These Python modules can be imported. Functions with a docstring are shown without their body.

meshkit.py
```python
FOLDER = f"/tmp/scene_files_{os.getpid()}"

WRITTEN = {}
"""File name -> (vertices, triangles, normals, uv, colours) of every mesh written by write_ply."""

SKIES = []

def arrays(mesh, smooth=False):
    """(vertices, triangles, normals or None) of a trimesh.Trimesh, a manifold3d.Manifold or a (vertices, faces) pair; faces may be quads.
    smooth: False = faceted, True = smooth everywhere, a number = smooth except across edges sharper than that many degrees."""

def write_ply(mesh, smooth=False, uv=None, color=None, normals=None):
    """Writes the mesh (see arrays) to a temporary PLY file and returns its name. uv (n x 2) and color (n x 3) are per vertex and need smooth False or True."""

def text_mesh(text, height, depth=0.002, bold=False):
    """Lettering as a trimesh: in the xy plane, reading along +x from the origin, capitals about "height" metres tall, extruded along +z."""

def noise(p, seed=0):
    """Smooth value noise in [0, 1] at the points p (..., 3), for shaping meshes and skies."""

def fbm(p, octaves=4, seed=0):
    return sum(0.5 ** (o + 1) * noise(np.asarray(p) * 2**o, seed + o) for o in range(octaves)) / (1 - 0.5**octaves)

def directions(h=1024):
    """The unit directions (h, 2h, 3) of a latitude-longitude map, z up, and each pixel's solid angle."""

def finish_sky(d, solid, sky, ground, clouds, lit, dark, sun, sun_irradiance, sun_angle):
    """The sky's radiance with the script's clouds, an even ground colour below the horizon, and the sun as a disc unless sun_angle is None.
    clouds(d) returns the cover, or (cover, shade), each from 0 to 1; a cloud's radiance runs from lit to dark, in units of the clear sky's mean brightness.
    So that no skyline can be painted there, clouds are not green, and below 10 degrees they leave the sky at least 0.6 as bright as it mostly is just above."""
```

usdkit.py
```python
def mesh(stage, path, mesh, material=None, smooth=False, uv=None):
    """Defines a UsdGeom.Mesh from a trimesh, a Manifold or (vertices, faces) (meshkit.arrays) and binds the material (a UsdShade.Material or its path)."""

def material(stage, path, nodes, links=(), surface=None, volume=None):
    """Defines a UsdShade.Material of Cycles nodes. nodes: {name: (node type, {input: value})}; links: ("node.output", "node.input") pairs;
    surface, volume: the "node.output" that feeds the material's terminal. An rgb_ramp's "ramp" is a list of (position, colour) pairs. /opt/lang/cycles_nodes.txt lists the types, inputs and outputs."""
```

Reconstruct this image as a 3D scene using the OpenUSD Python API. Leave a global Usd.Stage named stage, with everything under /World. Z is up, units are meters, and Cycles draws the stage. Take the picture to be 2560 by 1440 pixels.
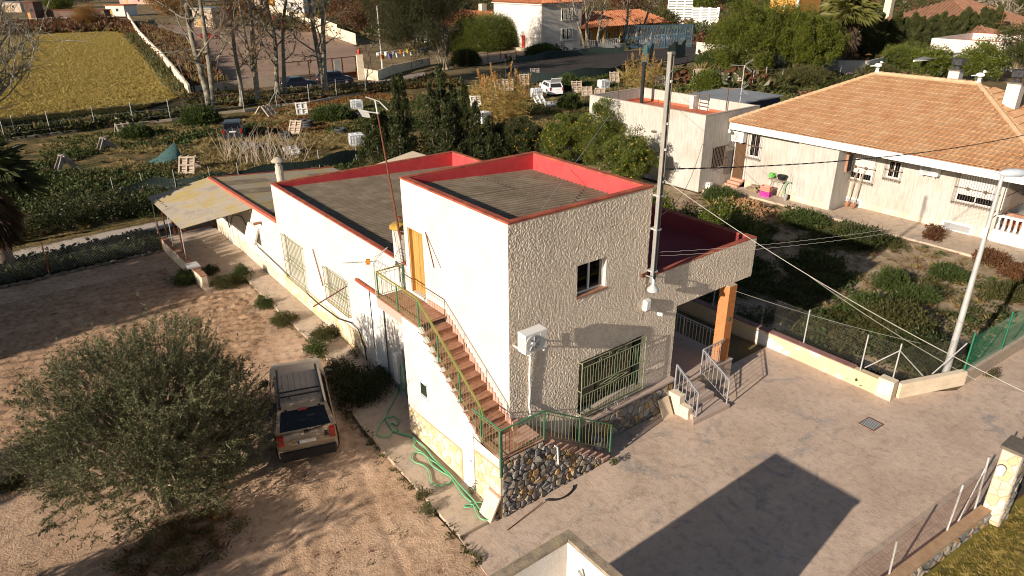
import math, random
import numpy as np, trimesh, usdkit, meshkit
import shapely
import shapely.geometry as sg
import shapely.ops as so
import shapely.affinity as sa
from pxr import Usd, UsdGeom, UsdLux, UsdShade, Gf, Sdf, Vt
from scipy.spatial import Voronoi

# ------------------------------------------------------------------ camera, sky, sun, exposure
stage = Usd.Stage.CreateInMemory()
UsdGeom.SetStageUpAxis(stage, 'Z'); UsdGeom.SetStageMetersPerUnit(stage, 1.0)
UsdGeom.Xform.Define(stage, '/World'); stage.SetDefaultPrim(stage.GetPrimAtPath('/World'))
F, PITCH, ROLL, YAW = 1750.0, math.radians(24.4), math.radians(-.48), math.radians(52.68)
CAM = np.array([-8.58, -11.76, 13.40])
EXPOSURE = 0.64
SUN_AZ, SUN_EL = math.radians(7.4), math.radians(20.0)     # where shadows travel, and the height of the sun
SUN_I, SKY_K = 1.25, 0.050
fw = np.array([math.cos(YAW) * math.cos(PITCH), math.sin(YAW) * math.cos(PITCH), -math.sin(PITCH)])
rt = np.array([math.sin(YAW), -math.cos(YAW), 0.0]); up = np.cross(rt, fw)
cr_, sr_ = math.cos(ROLL), math.sin(ROLL)
rt, up = cr_ * rt + sr_ * up, -sr_ * rt + cr_ * up
cam = UsdGeom.Camera.Define(stage, '/World/camera')
cam.CreateHorizontalApertureAttr(36.0); cam.CreateVerticalApertureAttr(36.0 * 9 / 16)
cam.CreateFocalLengthAttr(36.0 * F / 2560); cam.CreateClippingRangeAttr(Gf.Vec2f(0.2, 5000))
cam.CreateExposureAttr(EXPOSURE)
cam.AddTransformOp().Set(Gf.Matrix4d(*rt, 0, *up, 0, *(-fw), 0, *CAM, 1))
to_sun = np.array([-math.cos(SUN_AZ) * math.cos(SUN_EL), -math.sin(SUN_AZ) * math.cos(SUN_EL), math.sin(SUN_EL)])
sun = UsdLux.DistantLight.Define(stage, '/World/sun')
sun.CreateIntensityAttr(SUN_I); sun.CreateAngleAttr(0.5); sun.CreateNormalizeAttr(True); sun.CreateColorAttr(Gf.Vec3f(1.0, 0.87, 0.715))
zz = to_sun; xx = np.cross([0, 0, 1], zz); xx /= np.linalg.norm(xx); yy = np.cross(zz, xx)
sun.AddTransformOp().Set(Gf.Matrix4d(*xx, 0, *yy, 0, *zz, 0, 0, 0, 60, 1))
dome = UsdLux.DomeLight.Define(stage, '/World/sky')
usdkit.material(stage, '/World/Looks/sky', {
    'sky': ('sky_texture', {'sky_type': 'single_scattering', 'sun_disc': False, 'sun_elevation': SUN_EL, 'sun_rotation': math.atan2(to_sun[0], to_sun[1]), 'altitude': 100.0}),
    'bg': ('background_shader', {'strength': SKY_K})}, [('sky.color', 'bg.color')], surface='bg.background')
UsdShade.MaterialBindingAPI.Apply(dome.GetPrim()).Bind(UsdShade.Material.Get(stage, '/World/Looks/sky'))
dome.GetPrim().SetCustomDataByKey('kind', 'structure'); dome.GetPrim().SetCustomDataByKey('label', 'clear late afternoon sky')

# ------------------------------------------------------------------ where things stand (ground points seen from the survey position)
def ray(x, y): return fw + (x - 1280) / F * rt - (y - 720) / F * up
def G(x, y, z=0.0):
    d = ray(x, y); return CAM + (z - CAM[2]) / d[2] * d
def height(base, top, z0=0.0):
    g = G(*base, z0); d = ray(*top); t = np.dot((g - CAM)[:2], d[:2]) / np.dot(d[:2], d[:2]); return (CAM + t * d)[2] - z0
def on_x(x, y, X): d = ray(x, y); return CAM + (X - CAM[0]) / d[0] * d
def on_y(x, y, Y): d = ray(x, y); return CAM + (Y - CAM[1]) / d[1] * d

# ------------------------------------------------------------------ names, things, parts
taken = {}
def numbered(parent, name):
    k = taken.get((parent, name), 0); taken[(parent, name)] = k + 1
    return f'{parent}/{name}' if k == 0 else f'{parent}/{name}_{k:03d}'
class Node:
    def __init__(s, path, loc=(0, 0, 0), rz=0.0, m=None): s.path, s.loc, s.rz = path, np.array(loc, float), rz
    def prim(s): return stage.GetPrimAtPath(s.path)
    def local(s, v):
        v = np.asarray(v, float) - s.loc; c, n = math.cos(-s.rz), math.sin(-s.rz)
        return np.stack([v[:, 0] * c - v[:, 1] * n, v[:, 0] * n + v[:, 1] * c, v[:, 2]], 1)
def tag(n, label=None, cat=None, group=None, kind=None):
    p = n.prim()
    for k, v in (('label', label), ('category', cat), ('group', group), ('kind', kind)):
        if v: p.SetCustomDataByKey(k, v)
    return n
def thing(name, label, cat, loc=(0, 0, 0), rz=0.0, group=None, scale=None):
    path = numbered('/World', name); x = UsdGeom.Xform.Define(stage, path)
    x.AddTranslateOp().Set(Gf.Vec3d(*map(float, loc))); x.AddRotateZOp().Set(math.degrees(rz))
    if scale is not None: x.AddScaleOp().Set(Gf.Vec3f(*([scale] * 3 if np.ndim(scale) == 0 else list(map(float, scale)))))
    return tag(Node(path, loc, rz), label, cat, group)
def copy(src, label, loc, rz=0.0, group=None, cat=None, scale=None, name=None):
    n = thing(name or src.path.rsplit('/', 1)[1].rstrip('0123456789').rstrip('_'), label, cat or src.prim().GetCustomDataByKey('category'), loc, rz, group, scale)
    n.prim().GetReferences().AddInternalReference(src.path); n.prim().SetInstanceable(True)
    return n
def parts_only(src): return src

class MB:
    """Collects shapes that become ONE mesh."""
    def __init__(s): s.v, s.f, s.n = [], [], 0
    def add(s, v, f):
        v = np.asarray(v, float); f = np.asarray(f, int)
        if f.shape[1] == 4: f = np.vstack([f[:, [0, 1, 2]], f[:, [0, 2, 3]]])
        s.v.append(v); s.f.append(f + s.n); s.n += len(v); return s
    def mesh(s, m): return s.add(m.vertices, m.faces)
    def box(s, x0, x1, y0, y1, z0, z1):
        v = np.array([[x, y, z] for z in (z0, z1) for y in (y0, y1) for x in (x0, x1)])
        return s.add(v, [[0, 2, 3, 1], [4, 5, 7, 6], [0, 1, 5, 4], [2, 6, 7, 3], [0, 4, 6, 2], [1, 3, 7, 5]])
    def obox(s, c, size, R=None, rz=0.0):
        h = np.array(size) / 2; v = np.array([[x, y, z] for z in (-1, 1) for y in (-1, 1) for x in (-1, 1)]) * h
        if R is None: R = np.array([[math.cos(rz), -math.sin(rz), 0], [math.sin(rz), math.cos(rz), 0], [0, 0, 1]])
        return s.add(v @ np.asarray(R).T + c, [[0, 2, 3, 1], [4, 5, 7, 6], [0, 1, 5, 4], [2, 6, 7, 3], [0, 4, 6, 2], [1, 3, 7, 5]])
    def beam(s, a, b, w, h=None, upv=(0, 0, 1)):
        a, b = np.array(a, float), np.array(b, float); d = b - a; L = np.linalg.norm(d); d /= L
        sd = np.cross(d, upv)
        if np.linalg.norm(sd) < 1e-3: sd = np.cross(d, (1, 0, 0))
        sd /= np.linalg.norm(sd); u = np.cross(sd, d)
        return s.obox((a + b) / 2, (L, w, h or w), np.stack([d, sd, u], 1))
    def tube(s, pts, r, n=6, caps=True):
        P = np.array(pts, float); k = len(P); r = np.broadcast_to(np.asarray(r, float), (k,))
        T = np.gradient(P, axis=0); T /= np.maximum(np.linalg.norm(T, axis=1, keepdims=True), 1e-9)
        ref = np.array([0, 0, 1.0]) if abs(T[:, 2]).mean() < .8 else np.array([1.0, 0, 0])
        A = np.cross(T, ref); A /= np.maximum(np.linalg.norm(A, axis=1, keepdims=True), 1e-9); B = np.cross(T, A)
        a = np.arange(n) / n * 2 * math.pi
        v = (P[:, None] + r[:, None, None] * (np.cos(a)[None, :, None] * A[:, None] + np.sin(a)[None, :, None] * B[:, None])).reshape(-1, 3)
        i = np.arange(k - 1)[:, None] * n; j = np.arange(n)[None]; j2 = (j + 1) % n
        f = np.stack([i + j, i + n + j, i + n + j2, i + j2], -1).reshape(-1, 4)
        s.add(v, f)
        if caps:
            m0 = s.n
            for e, base in ((0, 0), (k - 1, (k - 1) * n)):
                idx = np.arange(n); c = P[e]
                vv = np.vstack([v[base:base + n], c]); ff = np.stack([idx, (idx + 1) % n, np.full(n, n)], 1)
                s.add(vv, ff if e == 0 else ff[:, ::-1])
        return s
    def cyl(s, c, r, h, n=16, r2=None): return s.tube([np.array(c, float), np.array(c, float) + [0, 0, h]], [r, r if r2 is None else r2], n)
    def lathe(s, c, prof, n=16):
        P = np.array(prof, float); a = np.arange(n) / n * 2 * math.pi
        v = np.stack([P[:, None, 0] * np.cos(a), P[:, None, 0] * np.sin(a), np.broadcast_to(P[:, None, 1], (len(P), n))], -1).reshape(-1, 3) + c
        i = np.arange(len(P) - 1)[:, None] * n; j = np.arange(n)[None]; j2 = (j + 1) % n
        return s.add(v, np.stack([i + j, i + j2, i + n + j2, i + n + j], -1).reshape(-1, 4))
    def prism(s, poly, z0, z1):
        for g in getattr(poly, 'geoms', [poly]):
            m = trimesh.creation.extrude_polygon(g, z1 - z0, engine='earcut'); m.apply_translation([0, 0, z0]); s.mesh(m)
        return s
    def quad(s, *p): return s.add(np.array(p, float), [[0, 1, 2, 3]])
    def solid(s, bottom, top):
        """Prism-like solid between two rings of equal count (world points)."""
        n = len(bottom); v = np.vstack([bottom, top]); idx = np.arange(n); j = (idx + 1) % n
        s.add(v, np.stack([idx, j, j + n, idx + n], 1))
        cb, ct = np.mean(bottom, 0), np.mean(top, 0)
        s.add(np.vstack([bottom, cb]), np.stack([j, idx, np.full(n, n)], 1)); s.add(np.vstack([top, ct]), np.stack([idx, j, np.full(n, n)], 1))
        return s
    def ball(s, c, r, sub=1, jit=0.0, rng=None):
        m = trimesh.creation.icosphere(sub, 1.0); v = m.vertices * np.array(r if np.ndim(r) else [r] * 3)
        if jit: v = v * (1 + jit * (rng.random((len(v), 1)) - .5) * 2)
        return s.add(v + c, m.faces)
    def arrays(s): return np.vstack(s.v), np.vstack(s.f)
    def build(s, name, mat, parent=None, smooth=False, label=None, kind=None, local=False):
        v, f = s.arrays(); P = parent
        path = numbered(P.path if P else '/World', name)
        if P is not None and not local: v = P.local(v)
        um = usdkit.mesh(stage, path, (v, f), mat, smooth=smooth)
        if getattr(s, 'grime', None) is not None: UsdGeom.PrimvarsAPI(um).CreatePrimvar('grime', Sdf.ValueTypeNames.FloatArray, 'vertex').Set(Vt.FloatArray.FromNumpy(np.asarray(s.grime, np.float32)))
        n = Node(path, P.loc if P else (0, 0, 0), P.rz if P else 0.0)
        if label or kind: tag(n, label, None, None, kind)
        return n
def part(name, mat, parent, fn, smooth=False, label=None, local=False, kind=None):
    m = MB(); fn(m); return m.build(name, mat, parent, smooth, label, kind, local)
def top(name, mb, mat, label, cat, group=None, smooth=False, kind=None):
    n = mb.build(name, mat, None, smooth); return tag(n, label, cat, group, kind)

# ------------------------------------------------------------------ materials
L = '/World/Looks/'
def plain(name, col, rough=.7, metal=0.0, spec=.3, coat=0.0):
    return usdkit.material(stage, L + name, {'p': ('principled_bsdf', {'base_color': col, 'roughness': rough, 'metallic': metal, 'specular_ior_level': spec, 'coat_weight': coat})}, [], surface='p.BSDF')
def worn(name, stops, scale=3.0, rough=.85, bump=.0, bscale=40.0, detail=6.0, stops2=None, scale2=.4, mixf=.5, spec=.2, metal=0.0, dist=.02, stretch=None, coord='geo', vor=0.0, vscale=30.0, island=0.0):
    """Base colour from layered noise over object-space or world position, with optional fine bump."""
    n = {'geo': ('geometry', {}), 'tc': ('texture_coordinate', {}), 'n1': ('noise_texture', {'scale': scale, 'detail': detail, 'roughness': .6}), 'r1': ('rgb_ramp', {'ramp': stops}),
         'p': ('principled_bsdf', {'roughness': rough, 'specular_ior_level': spec, 'metallic': metal})}
    src = 'geo.position' if coord == 'geo' else 'tc.object'
    l = []
    if stretch is not None:
        n['map'] = ('mapping', {'scale': stretch}); l.append((src, 'map.vector')); src1 = 'map.vector'
    else: src1 = src
    l += [(src1, 'n1.vector'), ('n1.fac', 'r1.fac')]; col = 'r1.color'
    if stops2:
        n['n2'] = ('noise_texture', {'scale': scale2, 'detail': 5.0, 'roughness': .6}); n['r2'] = ('rgb_ramp', {'ramp': stops2}); n['mx'] = ('mix_color', {'blend_type': 'multiply', 'fac': 1.0})
        l += [(src, 'n2.vector'), ('n2.fac', 'r2.fac'), (col, 'mx.a'), ('r2.color', 'mx.b')]; col = 'mx.result'
    if island:
        n['mr'] = ('map_range', {'from_min': 0.0, 'from_max': 1.0, 'to_min': 1 - island, 'to_max': 1 + island}); n['hs'] = ('hsv', {})
        n['oi'] = ('geometry', {}); l += [('oi.random_per_island', 'mr.value'), ('mr.result', 'hs.value'), (col, 'hs.color')]; col = 'hs.color'
    l.append((col, 'p.base_color'))
    if bump:
        n['n3'] = ('noise_texture', {'scale': bscale, 'detail': 4.0, 'roughness': .65}); n['b'] = ('bump', {'strength': bump, 'distance': dist})
        l += [(src, 'n3.vector'), ('n3.fac', 'b.height'), ('b.normal', 'p.normal')]
    return usdkit.material(stage, L + name, n, l, surface='p.BSDF')
def leafy(name, a, b, trans=.35, rough=.55, spec=.25, dead=None):
    stops = [(0, a), (.8, b)] + ([(.9, dead)] if dead else [])
    return usdkit.material(stage, L + name, {
        'g': ('geometry', {}), 'r': ('rgb_ramp', {'ramp': stops}), 'n': ('noise_texture', {'scale': 1.1, 'detail': 2.0}), 'm': ('math', {'math_type': 'multiply_add', 'value2': .55, 'value3': 0.0}),
        'm2': ('math', {'math_type': 'multiply_add', 'value2': .75}), 'p': ('principled_bsdf', {'roughness': rough, 'specular_ior_level': spec}), 't': ('translucent_bsdf', {}), 'mx': ('mix_closure', {'fac': trans})},
        [('g.random_per_island', 'm.value1'), ('g.position', 'n.vector'), ('n.fac', 'm2.value1'), ('m.value', 'm2.value3'), ('m2.value', 'r.fac'), ('r.color', 'p.base_color'), ('r.color', 't.color'), ('p.BSDF', 'mx.closure1'), ('t.BSDF', 'mx.closure2')], surface='mx.closure')
def pane(name, tint=(.9, .95, .95)):
    return usdkit.material(stage, L + name, {'t': ('transparent_bsdf', {'color': tint}), 'g': ('glossy_bsdf', {'color': (1, 1, 1), 'roughness': .03}), 'f': ('fresnel', {'IOR': 1.6}), 'm': ('mix_closure', {})},
        [('f.fac', 'm.fac'), ('t.BSDF', 'm.closure1'), ('g.BSDF', 'm.closure2')], surface='m.closure')
# ------------------------------------------------------------------ materials in use
rng = np.random.default_rng(7)
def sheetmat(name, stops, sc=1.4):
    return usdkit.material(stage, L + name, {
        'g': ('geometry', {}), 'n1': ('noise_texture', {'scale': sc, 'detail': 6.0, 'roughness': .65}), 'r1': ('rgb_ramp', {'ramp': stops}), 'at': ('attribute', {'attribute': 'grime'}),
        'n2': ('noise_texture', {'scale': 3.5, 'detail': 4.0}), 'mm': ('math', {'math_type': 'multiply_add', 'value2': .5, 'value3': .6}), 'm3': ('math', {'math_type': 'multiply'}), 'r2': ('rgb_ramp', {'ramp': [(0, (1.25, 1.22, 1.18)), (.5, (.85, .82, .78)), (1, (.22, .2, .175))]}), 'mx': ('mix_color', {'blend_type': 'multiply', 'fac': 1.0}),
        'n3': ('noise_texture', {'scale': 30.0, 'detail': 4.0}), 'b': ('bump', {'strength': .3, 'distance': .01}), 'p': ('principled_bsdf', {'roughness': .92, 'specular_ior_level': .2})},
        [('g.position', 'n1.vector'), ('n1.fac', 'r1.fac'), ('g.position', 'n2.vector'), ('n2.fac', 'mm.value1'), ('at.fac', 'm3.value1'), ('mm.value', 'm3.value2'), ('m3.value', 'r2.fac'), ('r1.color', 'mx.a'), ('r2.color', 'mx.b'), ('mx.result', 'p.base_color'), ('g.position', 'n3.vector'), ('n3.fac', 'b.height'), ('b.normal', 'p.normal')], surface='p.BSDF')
def S(*c): return tuple(((x / 255) / 12.92 if x / 255 < .04045 else ((x / 255 + .055) / 1.055) ** 2.4) for x in c)
m_ground = worn('ground_soil', [(.3, (.12, .095, .05)), (.5, (.20, .15, .085)), (.7, (.26, .19, .11))], .35, bump=.5, bscale=6, stops2=[(.3, (.55, .6, .5)), (.7, (1.2, 1.1, 1.0))], scale2=.05, dist=.08)
m_dirt = worn('yard_dirt', [(.25, (.33, .215, .135)), (.5, (.46, .315, .215)), (.75, (.56, .405, .29))], .55, bump=.8, bscale=16, stops2=[(.3, (.62, .59, .56)), (.5, (1, 1, 1)), (.75, (1.14, 1.12, 1.1))], scale2=4.5, dist=.05, rough=.95)
m_lot = worn('lot_sand', [(.3, (.22, .17, .11)), (.5, (.38, .29, .20)), (.7, (.47, .37, .27))], .8, bump=.5, bscale=9, stops2=[(.3, (.6, .6, .55)), (.7, (1.1, 1.08, 1.05))], scale2=3.0, dist=.06, rough=.95)
m_weedsoil = worn('weedy_soil', [(.25, (.045, .052, .02)), (.42, (.095, .085, .034)), (.58, (.18, .125, .06)), (.78, (.30, .205, .105))], .5, bump=.7, bscale=5, stops2=[(.3, (.55, .6, .5)), (.7, (1.2, 1.15, 1.0))], scale2=2.2, dist=.12, rough=.95)
m_field = worn('stubble_field', [(.25, (.24, .185, .048)), (.5, (.38, .285, .08)), (.75, (.48, .37, .12))], 1.0, bump=.8, bscale=7, stretch=(1.0, .35, 1.0), stops2=[(.3, (.66, .72, .6)), (.7, (1.1, 1.08, 1.0))], scale2=.12, dist=.12, rough=.95)
m_plough = worn('ploughed_soil', [(.3, (.235, .155, .115)), (.6, (.335, .23, .17)), (.8, (.39, .28, .215))], 1.2, bump=.7, bscale=5, stretch=(.3, 1.0, 1.0), stops2=[(.3, (.78, .78, .76)), (.7, (1.1, 1.08, 1.06))], scale2=.1, dist=.12, rough=.95)
m_asph = worn('shade_dark_asphalt', [(.3, (.030, .027, .025)), (.7, (.055, .048, .043))], .7, bump=.3, bscale=20, rough=.9)  # asphalt colour darkened to include the shade lying on the road
m_road = worn('old_road', [(.3, (.22, .19, .16)), (.7, (.33, .28, .235))], .7, bump=.3, bscale=20, rough=.9)
m_track = worn('track_grit', [(.3, (.40, .34, .28)), (.7, (.52, .45, .38))], 1.5, bump=.3, bscale=18, rough=.95)
m_lawn = worn('lawn_soil', [(.3, (.115, .105, .02)), (.55, (.20, .16, .035)), (.8, (.27, .21, .06))], 2.0, bump=.8, bscale=18, dist=.06, rough=.95)
def concrete(name, a, b, crack, big):
    return usdkit.material(stage, L + name, {
        'g': ('geometry', {}), 'n1': ('noise_texture', {'scale': .45, 'detail': 7.0, 'roughness': .62}), 'r1': ('rgb_ramp', {'ramp': [(.3, a), (.5, tuple((x + y) / 2 for x, y in zip(a, b))), (.7, b)]}),
        'n2': ('noise_texture', {'scale': 4.0, 'detail': 8.0, 'roughness': .7}), 'r2': ('rgb_ramp', {'ramp': [(.3, (.74, .71, .69)), (.5, (1, 1, 1)), (.72, (1.12, 1.10, 1.07))]}), 'mx': ('mix_color', {'blend_type': 'multiply', 'fac': 1.0}),
        'nw': ('noise_texture', {'scale': 1.1, 'detail': 6.0, 'roughness': .7}), 'va': ('vector_math', {'math_type': 'scale', 'scale': 1.6}), 'vv': ('vector_math', {'math_type': 'add'}),
        'v': ('voronoi_texture', {'feature': 'distance_to_edge', 'scale': big}), 'r3': ('rgb_ramp', {'ramp': [(0, (crack,) * 3), (.006, (.97, .97, .97)), (.012, (1, 1, 1))]}), 'mx2': ('mix_color', {'blend_type': 'multiply', 'fac': 1.0}),
        'ng': ('noise_texture', {'scale': 7.0, 'detail': 9.0, 'roughness': .78, 'distortion': 1.2}), 'map': ('mapping', {'scale': (1.0, .55, 1.0), 'rotation': (0, 0, .5)}), 'b': ('bump', {'strength': .5, 'distance': .035}),
        'ns': ('noise_texture', {'scale': .33, 'detail': 9.0, 'roughness': .72, 'distortion': 1.6}), 'rs': ('rgb_ramp', {'ramp': [(.0, (0, 0, 0)), (.56, (0, 0, 0)), (.64, (.75, .75, .75)), (1, (.9, .9, .9))]}), 'ms': ('mix_color', {'blend_type': 'mix', 'b': (.30, .275, .26)}),
        'p': ('principled_bsdf', {'roughness': .9, 'specular_ior_level': .2})},
        [('g.position', 'n1.vector'), ('n1.fac', 'r1.fac'), ('g.position', 'n2.vector'), ('n2.fac', 'r2.fac'), ('g.position', 'ns.vector'), ('ns.fac', 'rs.fac'), ('rs.color', 'ms.fac'), ('r1.color', 'ms.a'), ('ms.result', 'mx.a'), ('r2.color', 'mx.b'),
         ('g.position', 'nw.vector'), ('nw.color', 'va.vector1'), ('va.vector', 'vv.vector1'), ('g.position', 'vv.vector2'), ('vv.vector', 'v.vector'), ('v.distance', 'r3.fac'), ('mx.result', 'mx2.a'), ('r3.color', 'mx2.b'), ('mx2.result', 'p.base_color'),
         ('g.position', 'map.vector'), ('map.vector', 'ng.vector'), ('ng.fac', 'b.height'), ('b.normal', 'p.normal')], surface='p.BSDF')
m_drive = concrete('driveway_concrete', (.43, .325, .255), (.58, .455, .365), .80, .11)
m_path = concrete('path_concrete', (.42, .33, .25), (.52, .42, .33), .6, .5)
m_white = worn('white_render', [(.3, (.57, .53, .485)), (.6, (.66, .625, .58))], 1.2, bump=.5, bscale=45, dist=.02, stops2=[(.32, (.88, .86, .84)), (.45, (.98, .97, .96)), (.7, (1, 1, 1))], scale2=14.0)
m_roughcast = worn('rough_cast', [(.3, (.64, .53, .42)), (.5, (.76, .655, .54)), (.7, (.82, .73, .63))], 9.0, bump=.5, bscale=70, dist=.012, stops2=[(.3, (.9, .88, .86)), (.7, (1.03, 1.02, 1.0))], scale2=.8, rough=.95)
m_cream = worn('cream_render', [(.3, (.58, .47, .34)), (.6, (.70, .60, .46))], 1.5, bump=.3, bscale=50, dist=.01)
m_redpaint = worn('red_paint', [(.3, (.50, .055, .058)), (.7, (.60, .078, .078))], 1.5, bump=.25, bscale=30, dist=.012, stops2=[(.3, (.86, .86, .88)), (.7, (1.08, 1.06, 1.06))], scale2=4.0, rough=.75)
m_maroon = worn('shade_deepened_roof_paint', [(.3, (.17, .026, .03)), (.7, (.25, .042, .045))], 1.2, bump=.25, bscale=20, dist=.012, rough=.8)  # dark red roof paint, its colour deepened for the shade on the annex
m_coping = worn('coping_red', [(.3, (.20, .055, .04)), (.55, (.36, .09, .055)), (.8, (.42, .17, .06))], 3.0, bump=.4, bscale=40, dist=.012, rough=.9)
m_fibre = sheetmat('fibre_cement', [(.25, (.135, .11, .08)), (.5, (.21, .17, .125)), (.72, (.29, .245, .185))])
m_fibre_old = worn('fibre_cement_plain', [(.25, (.105, .092, .075)), (.5, (.175, .15, .118)), (.72, (.255, .225, .18))], 1.6, bump=.3, bscale=30, dist=.01, stops2=[(.3, (.72, .7, .66)), (.7, (1.15, 1.12, 1.06))], scale2=7.0, stretch=(.35, 1.6, 1.0), rough=.92)
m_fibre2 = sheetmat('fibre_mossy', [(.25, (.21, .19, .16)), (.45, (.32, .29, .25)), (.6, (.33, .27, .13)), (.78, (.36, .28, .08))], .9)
m_fibre2_old = worn('fibre_mossy_plain', [(.25, (.16, .145, .12)), (.45, (.26, .24, .205)), (.6, (.29, .23, .10)), (.78, (.33, .25, .065))], .9, bump=.3, bscale=30, dist=.01, stops2=[(.3, (.75, .74, .72)), (.7, (1.1, 1.08, 1.05))], scale2=6.0, stretch=(.35, 1.3, 1.0), rough=.92)
m_glass = pane('window_pane'); m_dark = plain('dark_interior', (.012, .013, .016), .9)
m_greendark = plain('green_shutter', (.018, .03, .022), .5)
m_railgreen = worn('green_paint', [(.3, (.05, .16, .07)), (.7, (.08, .22, .11))], 8, rough=.5, spec=.4)
m_railmoss = worn('weathered_rail', [(.35, (.20, .21, .05)), (.6, (.30, .27, .07)), (.75, (.30, .13, .05))], 2.0, rough=.6)
m_grille = worn('grille_paint', [(.35, (.17, .19, .09)), (.65, (.25, .26, .14))], 5.0, rough=.55)
m_grille2 = worn('grille_green', [(.35, (.20, .24, .13)), (.65, (.32, .35, .22))], 5.0, rough=.55)
m_steel = plain('grey_rail_paint', (.36, .36, .38), .4, .3)
m_galv = worn('galvanised', [(.3, (.42, .42, .42)), (.7, (.56, .56, .55))], 4.0, rough=.5, metal=.3)
m_rust = worn('rusty_iron', [(.3, (.10, .035, .02)), (.7, (.19, .075, .04))], 8.0, rough=.85)
m_black = plain('black_rubber', (.018, .018, .019), .8); m_tyre = worn('old_tyre', [(.3, (.035, .036, .038)), (.7, (.075, .075, .078))], 6.0, rough=.85)
m_alu = plain('white_aluminium', (.72, .72, .70), .4); m_alug = plain('grey_aluminium', (.40, .41, .43), .4, .4)
m_wood = worn('door_wood', [(.3, (.36, .19, .055)), (.6, (.50, .29, .09)), (.8, (.30, .16, .06))], 2.0, stretch=(6, 6, .6), bump=.2, bscale=20, rough=.6)
m_terra = worn('terracotta', [(.3, (.30, .15, .09)), (.55, (.42, .22, .14)), (.75, (.46, .27, .19))], 4.0, bump=.2, bscale=40, rough=.85, island=.15)
m_skirt = worn('skirting_tile', [(.3, (.50, .29, .22)), (.7, (.60, .37, .29))], 5.0, rough=.7, island=.12)
m_terrazzo = worn('terrazzo', [(.38, (.26, .20, .17)), (.5, (.42, .33, .28)), (.62, (.55, .46, .40))], 60.0, rough=.7)
m_brick = worn('orange_brick', [(.3, (.52, .19, .06)), (.7, (.66, .27, .095))], 6.0, bump=.2, bscale=60, rough=.85, island=.2)
m_ochre = worn('ochre_mortar', [(.3, (.42, .31, .165)), (.7, (.52, .40, .24))], 3.0, bump=.4, bscale=40, dist=.01, rough=.95)
m_mortar = worn('mortar', [(.3, (.36, .28, .21)), (.7, (.46, .38, .30))], 6.0, bump=.4, bscale=40, dist=.01, rough=.95)
m_mortard = worn('dark_mortar', [(.3, (.10, .085, .07)), (.7, (.17, .145, .12))], 6.0, bump=.4, bscale=40, dist=.01, rough=.95)
STONE_OLD = [worn(f'stone_{i}', [(.3, tuple(.66 * x for x in c)), (.55, c), (.8, tuple(min(1, 1.35 * x) for x in c))], 5.0, bump=.6, bscale=18, dist=.03, rough=.9) for i, c in enumerate([(.24, .20, .165), (.29, .24, .19), (.21, .185, .165), (.29, .19, .10), (.33, .28, .23), (.18, .15, .125)])]
STONE = [worn(f'wallstone_{i}', [(.3, tuple(.55 * x for x in c)), (.55, c), (.8, tuple(min(1, 1.5 * x) for x in c))], 6.0, bump=.8, bscale=16, dist=.04, rough=.9) for i, c in enumerate([(.25, .225, .20), (.33, .27, .20), (.20, .195, .19), (.36, .23, .11), (.40, .35, .29), (.17, .155, .14), (.30, .25, .19), (.27, .26, .25)])]
PAVE = [worn(f'paving_{i}', [(.3, tuple(.82 * x for x in c)), (.7, c)], 3.0, bump=.3, bscale=25, dist=.01, rough=.85) for i, c in enumerate([(.62, .50, .32), (.64, .55, .41), (.70, .63, .52), (.60, .47, .28), (.68, .60, .47)])]
m_cable = plain('black_cable', (.02, .02, .022), .6); m_cableg = plain('grey_cable', (.42, .40, .36), .6)
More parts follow.
